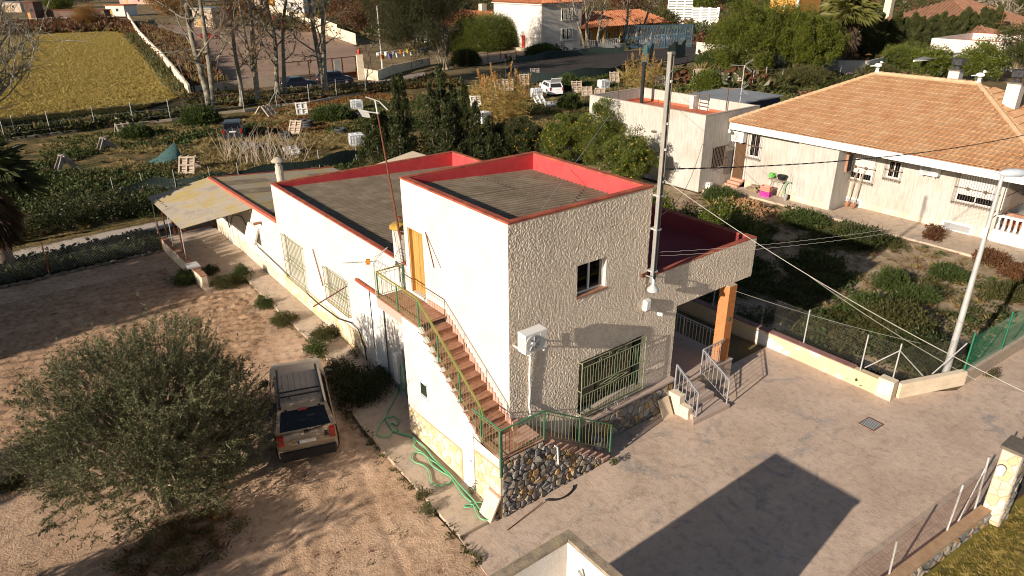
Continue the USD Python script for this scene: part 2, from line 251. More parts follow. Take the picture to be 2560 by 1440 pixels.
m_tile = worn('roof_tile', [(.3, (.55, .29, .15)), (.5, (.64, .385, .21)), (.7, (.68, .46, .28))], 1.2, stops2=[(.3, (.80, .74, .70)), (.7, (1.06, 1.05, 1.04))], scale2=5.0, bump=.2, bscale=40, dist=.008, rough=.85, island=.2)
m_tilefar = worn('roof_tile_far', [(.3, (.38, .13, .07)), (.5, (.50, .20, .10)), (.7, (.56, .27, .14))], .8, stops2=[(.3, (.7, .66, .62)), (.7, (1.08, 1.06, 1.04))], scale2=4.0, rough=.9)
m_tilefar2 = worn('roof_tile_brown', [(.3, (.24, .125, .08)), (.7, (.36, .20, .13))], .8, stops2=[(.3, (.7, .66, .62)), (.7, (1.08, 1.06, 1.04))], scale2=4.0, rough=.9)
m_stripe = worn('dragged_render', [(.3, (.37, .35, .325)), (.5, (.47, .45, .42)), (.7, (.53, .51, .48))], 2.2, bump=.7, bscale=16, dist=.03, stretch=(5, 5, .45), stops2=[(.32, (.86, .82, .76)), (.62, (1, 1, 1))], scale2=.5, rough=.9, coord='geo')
m_trim = worn('trim_white', [(.3, (.66, .64, .60)), (.7, (.75, .73, .69))], 2.0, rough=.7)
m_tile_red = worn('terrace_red', [(.3, (.42, .11, .06)), (.7, (.54, .17, .09))], 1.2, rough=.8)
m_greyroof = worn('grey_panel', [(.3, (.21, .22, .235)), (.7, (.27, .28, .29))], .8, rough=.6)
m_pallet = worn('pallet_wood', [(.3, (.44, .34, .25)), (.7, (.62, .52, .42))], 3.0, rough=.9, island=.2)
m_palletg = worn('pallet_grey', [(.3, (.22, .195, .165)), (.7, (.38, .34, .30))], 3.0, rough=.9, island=.2)
m_tank = worn('tank_plastic', [(.3, (.62, .65, .68)), (.7, (.74, .76, .78))], 1.5, rough=.45, spec=.4)
m_bark = worn('plane_bark', [(.3, (.085, .075, .055)), (.5, (.20, .18, .14)), (.72, (.36, .33, .27))], 2.2, bump=.5, bscale=9, dist=.04, rough=.9)
m_twig = worn('twig_bark', [(.3, (.125, .095, .07)), (.7, (.235, .185, .14))], 2.0, rough=.9)
m_olivebark = worn('olive_bark', [(.3, (.20, .15, .10)), (.7, (.36, .28, .19))], 5.0, bump=.6, bscale=14, dist=.05, rough=.95)
lf_olive = leafy('olive_leaf', (.042, .050, .020), (.165, .165, .078), .18, .5, .3, dead=(.25, .16, .06))
lf_weed = leafy('weed_leaf', (.028, .048, .011), (.095, .125, .032), .3)
lf_weed2 = leafy('weed_leaf_olive', (.040, .045, .015), (.125, .115, .038), .3)
lf_dry = leafy('dry_grass', (.17, .13, .05), (.36, .275, .115), .3)
lf_brown = leafy('brown_leaf', (.075, .035, .02), (.20, .095, .042), .3)
lf_dark = leafy('laurel_leaf', (.012, .020, .006), (.075, .085, .022), .12, .45, .35)
lf_citrus = leafy('citrus_leaf', (.018, .034, .005), (.155, .175, .02), .12, .4, .4)
lf_pine = leafy('pine_needle', (.014, .026, .003), (.135, .15, .014), .08, .55)
lf_dpine = leafy('dark_pine_needle', (.016, .022, .007), (.065, .066, .022), .2, .6)
lf_cyp = leafy('cypress_leaf', (.018, .026, .008), (.095, .10, .028), .1, .6)
lf_palm = leafy('palm_leaf', (.055, .075, .02), (.28, .26, .07), .3, .45, .4)
lf_palmd = leafy('palm_leaf_dark', (.025, .04, .018), (.10, .115, .045), .3, .45, .4)
lf_thatch = leafy('palm_thatch', (.05, .035, .022), (.15, .105, .065), .2, .8)
lf_plane = leafy('plane_leaf', (.20, .10, .03), (.38, .22, .06), .4, .6)
lf_reed = leafy('reed_leaf', (.30, .21, .06), (.62, .46, .17), .4, .6)
lf_reedplume = leafy('reed_plume', (.40, .22, .07), (.62, .38, .15), .4, .7)

# ------------------------------------------------------------------ the ground and what is laid on it
def ground_piece(name, poly, z, mat, thick=None, label=None):
    m = MB()
    if thick: m.prism(poly, z - thick, z)
    else:
        for g in getattr(poly, 'geoms', [poly]):
            v, f = trimesh.creation.triangulate_polygon(g, engine='earcut'); m.add(np.c_[v, np.full(len(v), z)], f)
    n = m.build(name, mat); return tag(n, label, None, None, 'structure')
def relief(name, poly, cell, hfun, mat, label=None):
    x0, y0, x1, y1 = poly.bounds; nx, ny = int((x1 - x0) / cell) + 1, int((y1 - y0) / cell) + 1
    X, Y = np.meshgrid(x0 + np.arange(nx + 1) * cell, y0 + np.arange(ny + 1) * cell, indexing='xy')
    ins = shapely.contains_xy(poly, (X[:-1, :-1] + cell / 2).ravel(), (Y[:-1, :-1] + cell / 2).ravel()).reshape(ny, nx)
    Z = hfun(X, Y); V = np.stack([X, Y, Z], -1).reshape(-1, 3); idx = np.arange((nx + 1) * (ny + 1)).reshape(ny + 1, nx + 1)
    q = np.stack([idx[:-1, :-1], idx[:-1, 1:], idx[1:, 1:], idx[1:, :-1]], -1)[ins]
    u, inv = np.unique(q, return_inverse=True)
    m = MB(); m.add(V[u], inv.reshape(q.shape)); n = m.build(name, mat, None, True); return tag(n, label, None, None, 'structure')
def nz(X, Y, s, seed=0, oct=3): return meshkit.fbm(np.stack([X * s, Y * s, np.zeros_like(X) + seed * 7.3], -1), oct, seed) - .5
def P2(*pts): return sg.Polygon([tuple(p[:2]) for p in pts])
def GP(*px): return P2(*[G(*p) for p in px])
strip_edge = [(-1.45, -1.3), (-1.3, .2), (-1.15, 5.9), (-1.05, 6.9), (-.15, 7.3), (-.1, 20.2)]
drive_poly = sg.Polygon([(-1.45, -1.3), (-1.3, .1), (0.0, .05), (0.0, 4.4), (1.0, 4.4), (1.0, 1.2), (13.75, 1.2), (13.75, 16), (13.9, 16), (13.9, -3.3), (16.2, -4.7), (70, -6.6), (70, -11.5), (11.8, -7.7), (5.2, -7.4), (4.2, -20), (-3, -20), (-2.6, -6.5), (-2.2, -2.6)])
yard = sg.Polygon([(-17, -16), (-2.9, -16), (-2.5, -6.5), (-2.1, -2.6), (-1.4, -1.2), (-1.1, 5.9), (-1.0, 6.9), (0.0, 7.2), (0.05, 20.1), (-1.5, 20.4), (-2.2, 23.5), (-2.1, 27), (-5, 27.0), (-17, 26.1)])
def yard_h(X, Y):
    f = np.clip((Y - 8.5) / 3, 0, 1) * np.clip((20 - np.abs(Y - 13)) / 4, 0, 1)
    fur = .011 * np.sin((X * .35 + Y) * 2 * math.pi / .62 + 1.3 * nz(X, Y, .5, 3)) * f
    lump = .05 * nz(X, Y, 2.4, 1) + .10 * nz(X, Y, .5, 2) + .16 * (.25 + f) * np.maximum(0, nz(X, Y, 4.2, 5, 2) - .02) * (.4 + np.clip(nz(X, Y, .35, 8) * 3 + .5, 0, 1))
    trk = np.zeros_like(X)
    for c, a in (((-4.6, 1.5), 1.05), ((-6.0, 0.8), 1.05), ((-2.9, .5), 1.35), ((-9.3, 3), .75), ((-3.6, 12.4), 1.45)):
        d = (X - c[0]) * math.sin(a) - (Y - c[1]) * math.cos(a) + .25 * nz(X, Y, .3, 9); s = (X - c[0]) * math.cos(a) + (Y - c[1]) * math.sin(a)
        trk -= (.032 + .016 * np.sin(s * 2 * math.pi / .16)) * np.exp(-(d / .15) ** 2)
    return fur + lump + trk - .02
ground_piece('ground', sg.box(-1500, -400, 2500, 3000), -.12, m_ground, label='dry open ground spreading to the far houses')
relief('dirt_yard', yard, .09, yard_h, m_dirt, 'sandy dirt yard with wheel tracks and ploughed furrows beside the house')
m_tilled = worn('tilled_soil', [(.25, (.24, .145, .085)), (.5, (.37, .24, .15)), (.75, (.48, .33, .22))], 1.2, bump=.9, bscale=13, stops2=[(.3, (.5, .47, .44)), (.5, (1, 1, 1)), (.75, (1.2, 1.18, 1.15))], scale2=4.0, dist=.06, rough=.95)
till = sg.Polygon([(-17, 9.3), (-11, 9.0), (-8.4, 9.6), (-5.2, 10.6), (-2.2, 12.6), (-.75, 15.4), (-.7, 19.3), (-2.6, 20.6), (-2.7, 24.5), (-17, 25.0)])
def till_h(X, Y):
    e = np.clip(-shapely.distance(shapely.points(X, Y), till.exterior) / -.5, 0, 1)
    return yard_h(X, Y) - .01 + e * (.05 + .020 * np.sin((X * .35 + Y) * 2 * math.pi / .55 + 2 * nz(X, Y, .5, 3)) + .15 * np.maximum(0, nz(X, Y, 3.6, 15, 2)) + .06 * nz(X, Y, 6.0, 16, 2))
relief('tilled_soil', till, .08, till_h, m_tilled, 'darker furrowed soil of the upper yard')
ground_piece('dirt_verge', sg.Polygon([(-60, -40), (-16.9, -40), (-16.9, 26.2), (-60, 26)]), -.03, m_dirt, label='sandy dirt beyond the yard')
ground_piece('driveway', drive_poly, .0, m_drive, .11, label='worn concrete driveway in front of the house')
ground_piece('side_path', sg.Polygon([(-1.3, .1), (0, .1), (0, 4.6), (1.0, 4.6), (1.0, 20.2), (-.1, 20.2), (-.15, 7.3), (-1.05, 6.9), (-1.15, 5.9)]), .09, m_path, .2, label='concrete side path along the long wall')
ground_piece('patio', sg.Polygon([(-1.95, 20.25), (.98, 20.25), (.98, 29.2), (-2.1, 29.2)]), .1, m_path, .2, label='concrete patio under the corrugated canopy')
ground_piece('track', sg.Polygon([(-40, 29.2), (-8, 30.2), (0, 31.0), (14, 31.2), (30, 30.5), (30, 32.6), (14, 33.2), (-1, 32.5), (-8, 32.1), (-40, 31.6)]), .0, m_track, label='pale grit track behind the house')
weed_poly = sg.Polygon([(-40, 33.3), (-1, 33.4), (14, 34.0), (27.5, 33.6), (27.5, 27.2), (60, 27.2), (100, 30), (112, 52), (60, 62), (24, 72), (6, 74), (-40, 74)])
relief('weedy_lot', weed_poly, .5, lambda X, Y: .25 * nz(X, Y, .25, 4) + .14 * nz(X, Y, 1.1, 6) - .02, m_weedsoil, 'weedy plot strewn with pallets and tyres behind the house')
field = GP((-260, 325), (0, 312), (300, 288), (440, 250), (415, 195), (330, 95), (290, 80), (0, 92), (-300, 100))
relief('field', field, 1.0, lambda X, Y: .22 * nz(X, Y, .2, 4) + .1, m_field, 'yellow stubble field behind a wire fence')
plough = GP((478, 232), (560, 218), (880, 185), (905, 165), (890, 110), (800, 82), (350, 60), (360, 85))
relief('ploughed_plot', plough, 1.2, lambda X, Y: .2 * nz(X, Y, .2, 8) + .03, m_plough, 'bare pinkish ploughed plot behind the plane trees')
ground_piece('back_road', GP((690, 232), (960, 200), (1060, 180), (1075, 200), (980, 208), (940, 215), (700, 245)), .02, m_road, label='grey lane behind the plane trees')
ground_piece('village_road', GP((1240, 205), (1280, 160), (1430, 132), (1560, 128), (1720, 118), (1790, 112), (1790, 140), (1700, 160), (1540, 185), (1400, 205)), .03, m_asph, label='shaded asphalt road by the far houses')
ground_piece('bare_plot', GP((1135, 165), (1140, 125), (1280, 112), (1330, 140), (1290, 150), (1210, 162)), .04, worn('bare_plot_soil', [(.3, (.30, .21, .14)), (.7, (.40, .29, .20))], 1.0, bump=.5, bscale=5, dist=.1), label='bare brown plot beside the white house')
lot_poly = sg.Polygon([(14.0, -3.1), (16.3, -4.45), (36, -5.0), (36, -3.5), (30.2, -3.2), (29.9, 15.5), (28, 16), (27.6, 27), (14.0, 29)])
relief('right_lot', lot_poly, .25, lambda X, Y: .16 * nz(X, Y, .35, 14) + .06 * nz(X, Y, 1.5, 6) - .02, m_lot, 'sandy overgrown plot between the two houses')
ground_piece('neighbour_path', sg.Polygon([(29.9, -4.5), (33.5, -4.5), (33.5, 8.5), (31.2, 8.5), (31.2, 16.2), (28.6, 16.2), (28.4, 15.1), (29.9, 14.2)]), .1, m_path, .2, label='concrete path along the neighbouring house')
ground_piece('lawn', sg.Polygon([(2, -40), (5.6, -7.75), (11.2, -8.1), (30, -9.2), (60, -40)]), .02, m_lawn, label='yellowing lawn in the corner beyond the low wall')
ground_piece('artificial_turf', sg.Polygon([(10.9, -8.5), (10.9, -10.5), (17, -10.5), (17, -8.9)]), .032, plain('turf_green', (.03, .16, .035), .95), label='bright green turf beside the gate pillar')
# ------------------------------------------------------------------ shared builders
def cells(poly, size, seed, jitter=.42, aspect=1.0):
    r = np.random.default_rng(seed); x0, y0, x1, y1 = poly.bounds; pts = []; sy = size / aspect
    for j in range(-2, int((y1 - y0) / sy) + 3):
        for i in range(-2, int((x1 - x0) / size) + 3):
            pts.append((x0 + (i + .5 * (j % 2) + r.uniform(-jitter, jitter)) * size, y0 + (j + r.uniform(-jitter, jitter)) * sy))
    vor = Voronoi(np.array(pts)); out = []
    for reg in vor.point_region:
        rg = vor.regions[reg]
        if not rg or -1 in rg: continue
        c = sg.Polygon(vor.vertices[rg]).intersection(poly)
        if c.is_empty or c.area < .12 * size * sy: continue
        out.append(max(getattr(c, 'geoms', [c]), key=lambda g: g.area))
    return out
def ring(poly, k=None):
    p = np.array(poly.exterior.coords)[:-1]
    a = np.roll(p, -1, 0); area = (p[:, 0] * a[:, 1] - a[:, 0] * p[:, 1]).sum()
    return p if area > 0 else p[::-1]
def stones(parent, poly, size, seed, to3d, mats, gap=.012, proud=.04, bed=.02, dome=.75, name='stone', aspect=1.0, rough=.3):
    r = np.random.default_rng(seed + 1); k = 0
    for c in cells(poly, size, seed, aspect=aspect):
        c = c.buffer(-gap).buffer(-gap * .8).buffer(gap * .8, quad_segs=1).simplify(gap * .5)
        if c.is_empty or c.geom_type != 'Polygon' or c.area < .06 * size * size: continue
        p = ring(c)
        if len(p) < 3: continue
        cen = p.mean(0); h = proud * r.uniform(.55, 1.15); tilt = r.normal(0, rough, 2) * proud / size
        q = cen + (p - cen) * dome
        b = np.array([to3d(u, v, -bed) for u, v in p]); m_ = np.array([to3d(u, v, h * .6) for u, v in p])
        t = np.array([to3d(u, v, h + (np.array([u, v]) - cen) @ tilt) for u, v in q])
        mb = MB(); n = len(p); i = np.arange(n); j = (i + 1) % n
        mb.add(np.vstack([b, m_, t, t.mean(0) + (np.array(to3d(0, 0, h * .12)) - np.array(to3d(0, 0, 0)))]),
               np.vstack([np.stack([i, j, j + n], 1), np.stack([i, j + n, i + n], 1), np.stack([i + n, j + n, j + 2 * n], 1), np.stack([i + n, j + 2 * n, i + 2 * n], 1), np.stack([i + 2 * n, j + 2 * n, np.full(n, 3 * n)], 1)]))
        mb.build(name, mats[r.integers(len(mats))], parent); k += 1
    return k
def corrugated(parent, a, b, c, d, mat, nx, ny, pitch=.177, amp=.027, seed=0, name='roof_sheet', lap=.02):
    """Sheets between corners a (x0,y0) b (x1,y0) c (x1,y1) d (x0,y1); the waves run from the a-d side to the b-c side."""
    a, b, c, d = (np.array(p, float) for p in (a, b, c, d)); r = np.random.default_rng(seed); W = np.linalg.norm(d - a); waves = max(1, round(W / ny / pitch)); nn = np.cross(b - a, d - a); nn /= np.linalg.norm(nn)
    if nn[2] < 0: nn = -nn
    for j in range(ny):
        for i in range(nx):
            s = np.linspace(i / nx, (i + 1) / nx + (.03 if i < nx - 1 else 0), 3); t = np.linspace(j / ny, (j + 1) / ny, waves * 6 + 1)
            S_, T_ = np.meshgrid(s, t, indexing='ij')
            Pp = (a[None, None] * (1 - S_[..., None]) + b * S_[..., None]) * (1 - T_[..., None]) + (d * (1 - S_[..., None]) + c * S_[..., None]) * T_[..., None]
            off = amp * np.cos(2 * math.pi * waves * (T_ * ny - j)) + (lap * (nx - i) / nx + r.uniform(-.004, .004)) + .004 * (j % 2)
            V = (Pp + off[..., None] * nn).reshape(-1, 3); idx = np.arange(len(V)).reshape(S_.shape)
            mb = MB(); mb.add(V, np.stack([idx[:-1, :-1], idx[1:, :-1], idx[1:, 1:], idx[:-1, 1:]], -1).reshape(-1, 4)); mb.grime = (.5 - .5 * np.cos(2 * math.pi * waves * (T_ * ny - j))).ravel() * (1 - .45 * ((S_.ravel() * nx) % 1 > .98)); mb.build(name, mat if not isinstance(mat, list) else mat[r.integers(len(mat))], parent, True)  # valleys darker and ridges lighter in colour so the corrugation reads
def roughwall(name, parent, x0, x1, z0, z1, y, holes, mat, cell=.0155, amp=.015, seed=3, flip=False):
    nx, nz_ = int(round((x1 - x0) / cell)), int(round((z1 - z0) / cell)); xs = np.linspace(x0, x1, nx + 1); zs = np.linspace(z0, z1, nz_ + 1)
    X, Z = np.meshgrid(xs, zs, indexing='ij'); P = np.stack([X * 43, Z * 38, np.full_like(X, seed * 1.7)], -1)
    h = amp * 2.2 * (meshkit.noise(P, seed) * .65 + meshkit.noise(P * 2.1, seed + 1) * .35) + .02 * (meshkit.noise(np.stack([X * .6, Z * .6, X * 0], -1), seed + 5) - .5)
    V = np.stack([X, y - h, Z], -1).reshape(-1, 3); idx = np.arange(len(V)).reshape(X.shape); q = np.stack([idx[:-1, :-1], idx[1:, :-1], idx[1:, 1:], idx[:-1, 1:]], -1)
    cx, cz = (xs[:-1] + xs[1:]) / 2, (zs[:-1] + zs[1:]) / 2; keep = np.ones(q.shape[:2], bool)
    for (a, b, c, d) in holes: keep &= ~((cx[:, None] > a) & (cx[:, None] < b) & (cz[None] > c) & (cz[None] < d))
    u, inv = np.unique(q[keep], return_inverse=True); mb = MB(); mb.add(V[u], inv.reshape(-1, 4)); return mb.build(name, mat, parent, True)
def baluster_rail(parent, tops, bots, mat_post, mat_bar, mat_hand, gap=.13, bar=.0052, hand=.022, post_at=(), low=.08, hi=.10, postr=.02, midrail=True):
    """Handrail along tops with thin uprights down to the line bots; every upright a part."""
    tops, bots = np.array(tops, float), np.array(bots, float)
    mb = MB()
    for a, b in zip(tops[:-1], tops[1:]): mb.beam(a, b, hand * 2, hand * 1.3)
    mb.build('handrail', mat_hand, parent)
    for k in range(len(tops) - 1):
        a, b, c, d = tops[k], tops[k + 1], bots[k], bots[k + 1]; Ln = np.linalg.norm((b - a)[:2]); n = max(2, int(Ln / gap))
        mb = MB(); mb.beam(c + [0, 0, low], d + [0, 0, low], .018, .012)
        if midrail: mb.beam(a - [0, 0, hi], b - [0, 0, hi], .016, .010)
        mb.build('rail_bar', mat_bar, parent)
        for i in range(1, n):
            t = i / n; part('baluster', mat_bar, parent, lambda m: m.beam(c * (1 - t) + d * t + [0, 0, low], a * (1 - t) + b * t - [0, 0, .01], bar * 2))
    for k in post_at: part('rail_post', mat_post, parent, lambda m: m.beam(bots[k] - [0, 0, .03], tops[k], postr * 2))
def grille_x(parent, y0, y1, z0, z1, X, mat, nbars=12, out=.12, bands=(.0, .42, .52, 1.0)):
    """Iron window grille standing off a wall that faces -X."""
    x = X - out
    g = part('window_grille', mat, parent, lambda m: [m.beam((x, y0, z0 + b * (z1 - z0)), (x, y1, z0 + b * (z1 - z0)), .022, .022) for b in bands] + [m.beam((x, y, z0), (x, y, z1), .022) for y in (y0, y1)] + [m.beam((x, y, z), (X, y, z), .016) for y in (y0, y1) for z in (z0 + .1, z1 - .1)])
    for i in range(1, nbars): part('bar', mat, g, lambda m: m.beam((x, y0 + (y1 - y0) * i / nbars, z0), (x, y0 + (y1 - y0) * i / nbars, z1), .014))
    return g

# ------------------------------------------------------------------ the house
house = thing('country_house', 'two storey cream house with rough cast front, red parapets and an outside tiled stair', 'house', (1, .95, 0))
TX0, TX1, TY0, TY1, TZ = 1.0, 6.1, .95, 6.2, 7.88
BW = (3.50, 6.08, 1.36, 3.14); SW = (3.31, 4.43, 5.26, 6.18)
def wall(name, mat, *b, label=None): return part(name, mat, house, lambda m: m.box(*b), label=label)
roughwall('rough_front_wall', house, TX0 - .012, TX1, 0, TZ, TY0, [BW, SW], m_roughcast)
roughwall('rough_wing_wall', house, TX1, 7.65, 0, 5.1, TY0 - .002, [], m_roughcast, seed=11)
roughwall('rough_beam', house, 7.65, 11.55, 3.68, 5.1, TY0 - .004, [], m_roughcast, seed=17)
wall('wall', m_white, TX0, 1.18, TY0 + .004, 5.10, 0, TZ - .03)                  # side wall of the tower, door gap left out
wall('wall', m_white, TX0, 1.18, 5.98, TY1, 0, TZ - .03); wall('wall', m_white, TX0 + .002, 1.18, 5.10, 5.98, 6.42, TZ - .03); wall('wall', m_white, TX0 + .002, 1.18, 5.10, 5.98, 0, 4.30)
wall('wall', m_white, 1.18, TX1 - .01, TY1 - .16, TY1 - .004, 4.0, TZ - .03); wall('wall', m_white, TX1 - .17, TX1 - .012, 1.16, TY1 - .16, 3.0, TZ - .03)
wall('inner_core', m_dark, 1.19, TX1 - .18, 1.16, TY1 - .17, 0, 7.05)
wall('wall', m_roughcast, 1.18, TX1 - .012, TY0 + .03, 1.15, 6.30, TZ - .03); wall('wall', m_roughcast, 1.18, SW[0] - .05, TY0 + .03, 1.15, 0, 6.30); wall('wall', m_roughcast, BW[1] + .05, 7.6, TY0 + .03, 1.15, 0, 5.0)
part('reveal', m_white, house, lambda m: [m.box(SW[0] - .03, SW[0] + .012, .955, 1.15, SW[2], SW[3]), m.box(SW[1] - .012, SW[1] + .03, .955, 1.15, SW[2], SW[3]), m.box(SW[0], SW[1], .955, 1.15, SW[3] - .012, SW[3] + .03)])
part('window_sill', m_terra, house, lambda m: m.box(SW[0] - .04, SW[1] + .04, .90, 1.15, SW[2] - .05, SW[2]))
part('reveal', m_greendark, house, lambda m: [m.box(BW[0] - .03, BW[0] + .012, .955, 1.15, BW[2], BW[3]), m.box(BW[1] - .012, BW[1] + .03, .955, 1.15, BW[2], BW[3]), m.box(BW[0], BW[1], .955, 1.15, BW[3] - .012, BW[3] + .03)])
part('window_sill', m_terrazzo, house, lambda m: m.box(BW[0] - .06, BW[1] + .06, .80, 1.15, BW[2] - .08, BW[2]))
def window_y(x0, x1, z0, z1, y, matf, npanes, fr=.05):
    w = part('window', matf, house, lambda m: [m.box(x0, x1, y, y + .05, z0, z0 + fr), m.box(x0, x1, y, y + .05, z1 - fr, z1)] + [m.box(x0 + (x1 - x0 - fr) * i / npanes, x0 + (x1 - x0 - fr) * i / npanes + fr, y - .003, y + .053, z0, z1) for i in range(npanes + 1)])
    for i in range(npanes): part('pane', m_glass, w, lambda m: m.box(x0 + (x1 - x0 - fr) * i / npanes + fr, x0 + (x1 - x0 - fr) * (i + 1) / npanes, y + .02, y + .028, z0 + fr, z1 - fr))
window_y(SW[0] + .012, SW[1] - .012, SW[2], SW[3] - .012, 1.07, m_alu, 2)
window_y(BW[0] + .012, BW[1] - .012, BW[2], BW[3] - .012, 1.09, m_greendark, 3, .06)
for i in range(3): part('blind_slat', m_greendark, house, lambda m: m.box(BW[0] + .05, BW[1] - .05, 1.15, 1.156, BW[2] + .3 + i * .5, BW[2] + .42 + i * .5))
# big window grille: two bands of bars with scrollwork
gy, gx0, gx1, gz0, gz1 = .76, 3.47, 6.12, 1.30, 3.2
gr = part('window_grille', m_grille2, house, lambda m: [m.beam((gx0, gy, z), (gx1, gy, z), .02) for z in (gz0 + .12, 2.08, 2.34, gz1 - .18, gz1, gz0 - .0)] + [m.beam((x, gy, gz0), (x, gy, gz1), .022) for x in (gx0, gx1)] + [m.beam((x, gy, z), (x, .95, z), .02) for x in (gx0, gx1) for z in (gz0 + .1, 2.2, gz1 - .05)])
for i in range(1, 24):
    x = gx0 + (gx1 - gx0) * i / 24
    part('bar', m_grille2, gr, lambda m: [m.beam((x, gy, gz0 + .12), (x, gy, 2.08), .008), m.beam((x, gy, 2.34), (x, gy, gz1 - .18), .008)])
def scroll(m, cx, cz, w, h, y=gy):
    for sgn in (1, -1):
        a = np.linspace(0, 1, 18); th = a * 2.2 * math.pi; r = h * .5 * (1 - a * .75)
        pts = [(cx + sgn * (w / 2 - np.sin(t) * rr), y - .012, cz + sgn * (h * .5 - rr * np.cos(t) - h * .25)) for t, rr in zip(th, r)]
        m.tube([(cx, y - .012, cz)] + pts[0:], .008, 5, False)
for sx, sz in ((.34, gz1 - .09), (.60, gz1 - .09)): part('scroll', m_grille2, gr, lambda m: scroll(m, gx0 + (gx1 - gx0) * sx, sz, .42, .13))
part('scroll', m_grille2, gr, lambda m: [m.beam((gx0 + 1.33 + a, gy - .014, 2.21 + b), (gx0 + 1.33 + c, gy - .014, 2.21 + d), .016) for a, b, c, d in ((-.6, 0, 0, .1), (0, .1, .6, 0), (.6, 0, 0, -.1), (0, -.1, -.6, 0), (-.25, -.06, .25, .06), (-.25, .06, .25, -.06))])
for sx in (.45, .62): part('scroll', m_steel, gr, lambda m: scroll(m, gx0 + (gx1 - gx0) * sx, gz0 - .0, .44, .16, gy - .05))
# tower parapets, copings, roof
def parapet(x0, x1, y0, y1, z, inner, cop=m_coping, lining=m_redpaint):
    part('coping', cop, house, lambda m: m.box(x0 - .012, x1 + .006, y0 - .012, y1 + .006, z - .03, z + .022))
    part('parapet_lining', lining, house, lambda m: m.box(*inner))
parapet(1.0, 1.17, 1.12, 6.02, TZ, (1.182, 1.20, 1.16, 6.03, 7.2, TZ - .028)); parapet(1.0, 6.1, .93, 1.10, TZ, (1.19, 5.92, 1.152, 1.17, 7.2, TZ - .028))
parapet(5.92, 6.09, 1.12, 6.02, TZ, (5.90, 5.926, 1.17, 6.03, 7.1, TZ - .028)); parapet(1.0, 6.1, 6.04, 6.2, TZ, (1.2, 5.9, 6.012, 6.036, 7.1, TZ - .028))
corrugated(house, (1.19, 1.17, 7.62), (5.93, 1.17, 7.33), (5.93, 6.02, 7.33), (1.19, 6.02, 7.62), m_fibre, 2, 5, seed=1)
# main block
MX, MY, MZ = 10.4, 17.95, 5.1
W1, W2 = (15.15, 17.2, 1.05, 3.02), (10.92, 12.82, 1.52, 2.9)
def holed_x(name, mat, x0, x1, ys, zt, holes):
    cuts = sorted({ys[0], ys[1], *[h[0] for h in holes], *[h[1] for h in holes]}); lst = []
    for a, b in zip(cuts[:-1], cuts[1:]):
        hs = [h for h in holes if h[0] <= a + 1e-6 and h[1] >= b - 1e-6]
        if hs: lst += [(a, b, 0, hs[0][2]), (a, b, hs[0][3], zt)]
        else: lst.append((a, b, 0, zt))
    return part(name, mat, house, lambda m: [m.box(x0, x1, a, b, c, d) for a, b, c, d in lst])
holed_x('wall', m_white, 1.0, 1.2, (6.2, MY), MZ - .03, [W1, W2]); wall('wall', m_white, 1.2, MX, MY - .18, MY - .003, 0, MZ - .03); wall('wall', m_white, MX - .18, MX - .003, 6.2, MY - .18, 0, MZ - .03); wall('wall', m_white, TX1, MX - .18, 6.2, 6.36, 0, 5.07)
wall('inner_core', m_dark, 1.32, MX - .3, 6.5, MY - .3, 0, 4.2)
parapet(1.0, 1.15, 6.2, MY - .17, MZ, (1.202, 1.22, 6.2, MY - .2, 4.5, MZ - .03)); parapet(1.0, MX, MY - .17, MY, MZ, (1.22, MX - .2, MY - .202, MY - .184, 4.1, MZ - .03)); parapet(MX - .16, MX - .003, 6.3, MY - .18, MZ, (MX - .2, MX - .182, 6.3, MY - .2, 4.1, MZ - .03))
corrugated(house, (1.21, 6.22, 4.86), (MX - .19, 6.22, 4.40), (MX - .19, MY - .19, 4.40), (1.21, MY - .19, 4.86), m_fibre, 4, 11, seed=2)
for (a, b, c, d) in (W1, W2):
    w = part('window', m_white, house, lambda m: [m.box(1.10, 1.16, a, a + .05, c, d), m.box(1.10, 1.16, b - .05, b, c, d), m.box(1.101, 1.161, a, b, d - .05, d), m.box(1.101, 1.161, a, b, c, c + .05)])
    part('shutter', worn('roller_blind_%d' % int(a), [(.3, (.42, .40, .34)), (.7, (.55, .53, .46))], 2.0, rough=.6), w, lambda m: [m.box(1.13, 1.15, a + .05, b - .05, c + .05 + k * .09, c + .13 + k * .09) for k in range(int((d - c - .12) / .09))])
    grille_x(house, a - .05, b + .05, c - .08, d + .03, 1.0, m_grille, 13)
    part('window_sill', m_cream, house, lambda m: m.box(.90, 1.0, a - .08, b + .08, c - .10, c - .04))
# low block with its sloping roof
part('wall', m_white, house, lambda m: m.solid([(1.0, MY, 0), (1.2, MY, 0), (1.2, 28.4, 0), (1.0, 28.4, 0)], [(1.0, MY, 3.31), (1.2, MY, 3.29), (1.2, 28.4, 3.02), (1.0, 28.4, 3.04)])); part('wall', m_white, house, lambda m: m.solid([(1.0, 28.2, 0), (8.2, 28.2, 0), (8.2, 28.4, 0), (1.0, 28.4, 0)], [(1.0, 28.2, 3.02), (8.2, 28.2, 2.4), (8.2, 28.4, 2.4), (1.0, 28.4, 3.02)]))
wall('inner_core', m_dark, 1.3, 8.0, MY + .1, 28.1, 0, 2.2); wall('wall', m_white, 8.05, 8.2, MY, 28.2, 0, 2.45)
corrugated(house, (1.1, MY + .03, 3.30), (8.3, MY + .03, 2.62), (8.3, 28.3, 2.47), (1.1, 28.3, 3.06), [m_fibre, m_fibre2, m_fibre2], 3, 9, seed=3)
part('coping', worn('coping_orange', [(.3, (.42, .10, .06)), (.7, (.56, .15, .09))], 2.0, rough=.85), house, lambda m: m.solid([(.95, MY, 3.30), (1.14, MY, 3.30), (1.14, 28.42, 3.03), (.95, 28.42, 3.03)], [(.96, MY, 3.43), (1.13, MY, 3.43), (1.13, 28.42, 3.16), (.96, 28.42, 3.16)]))
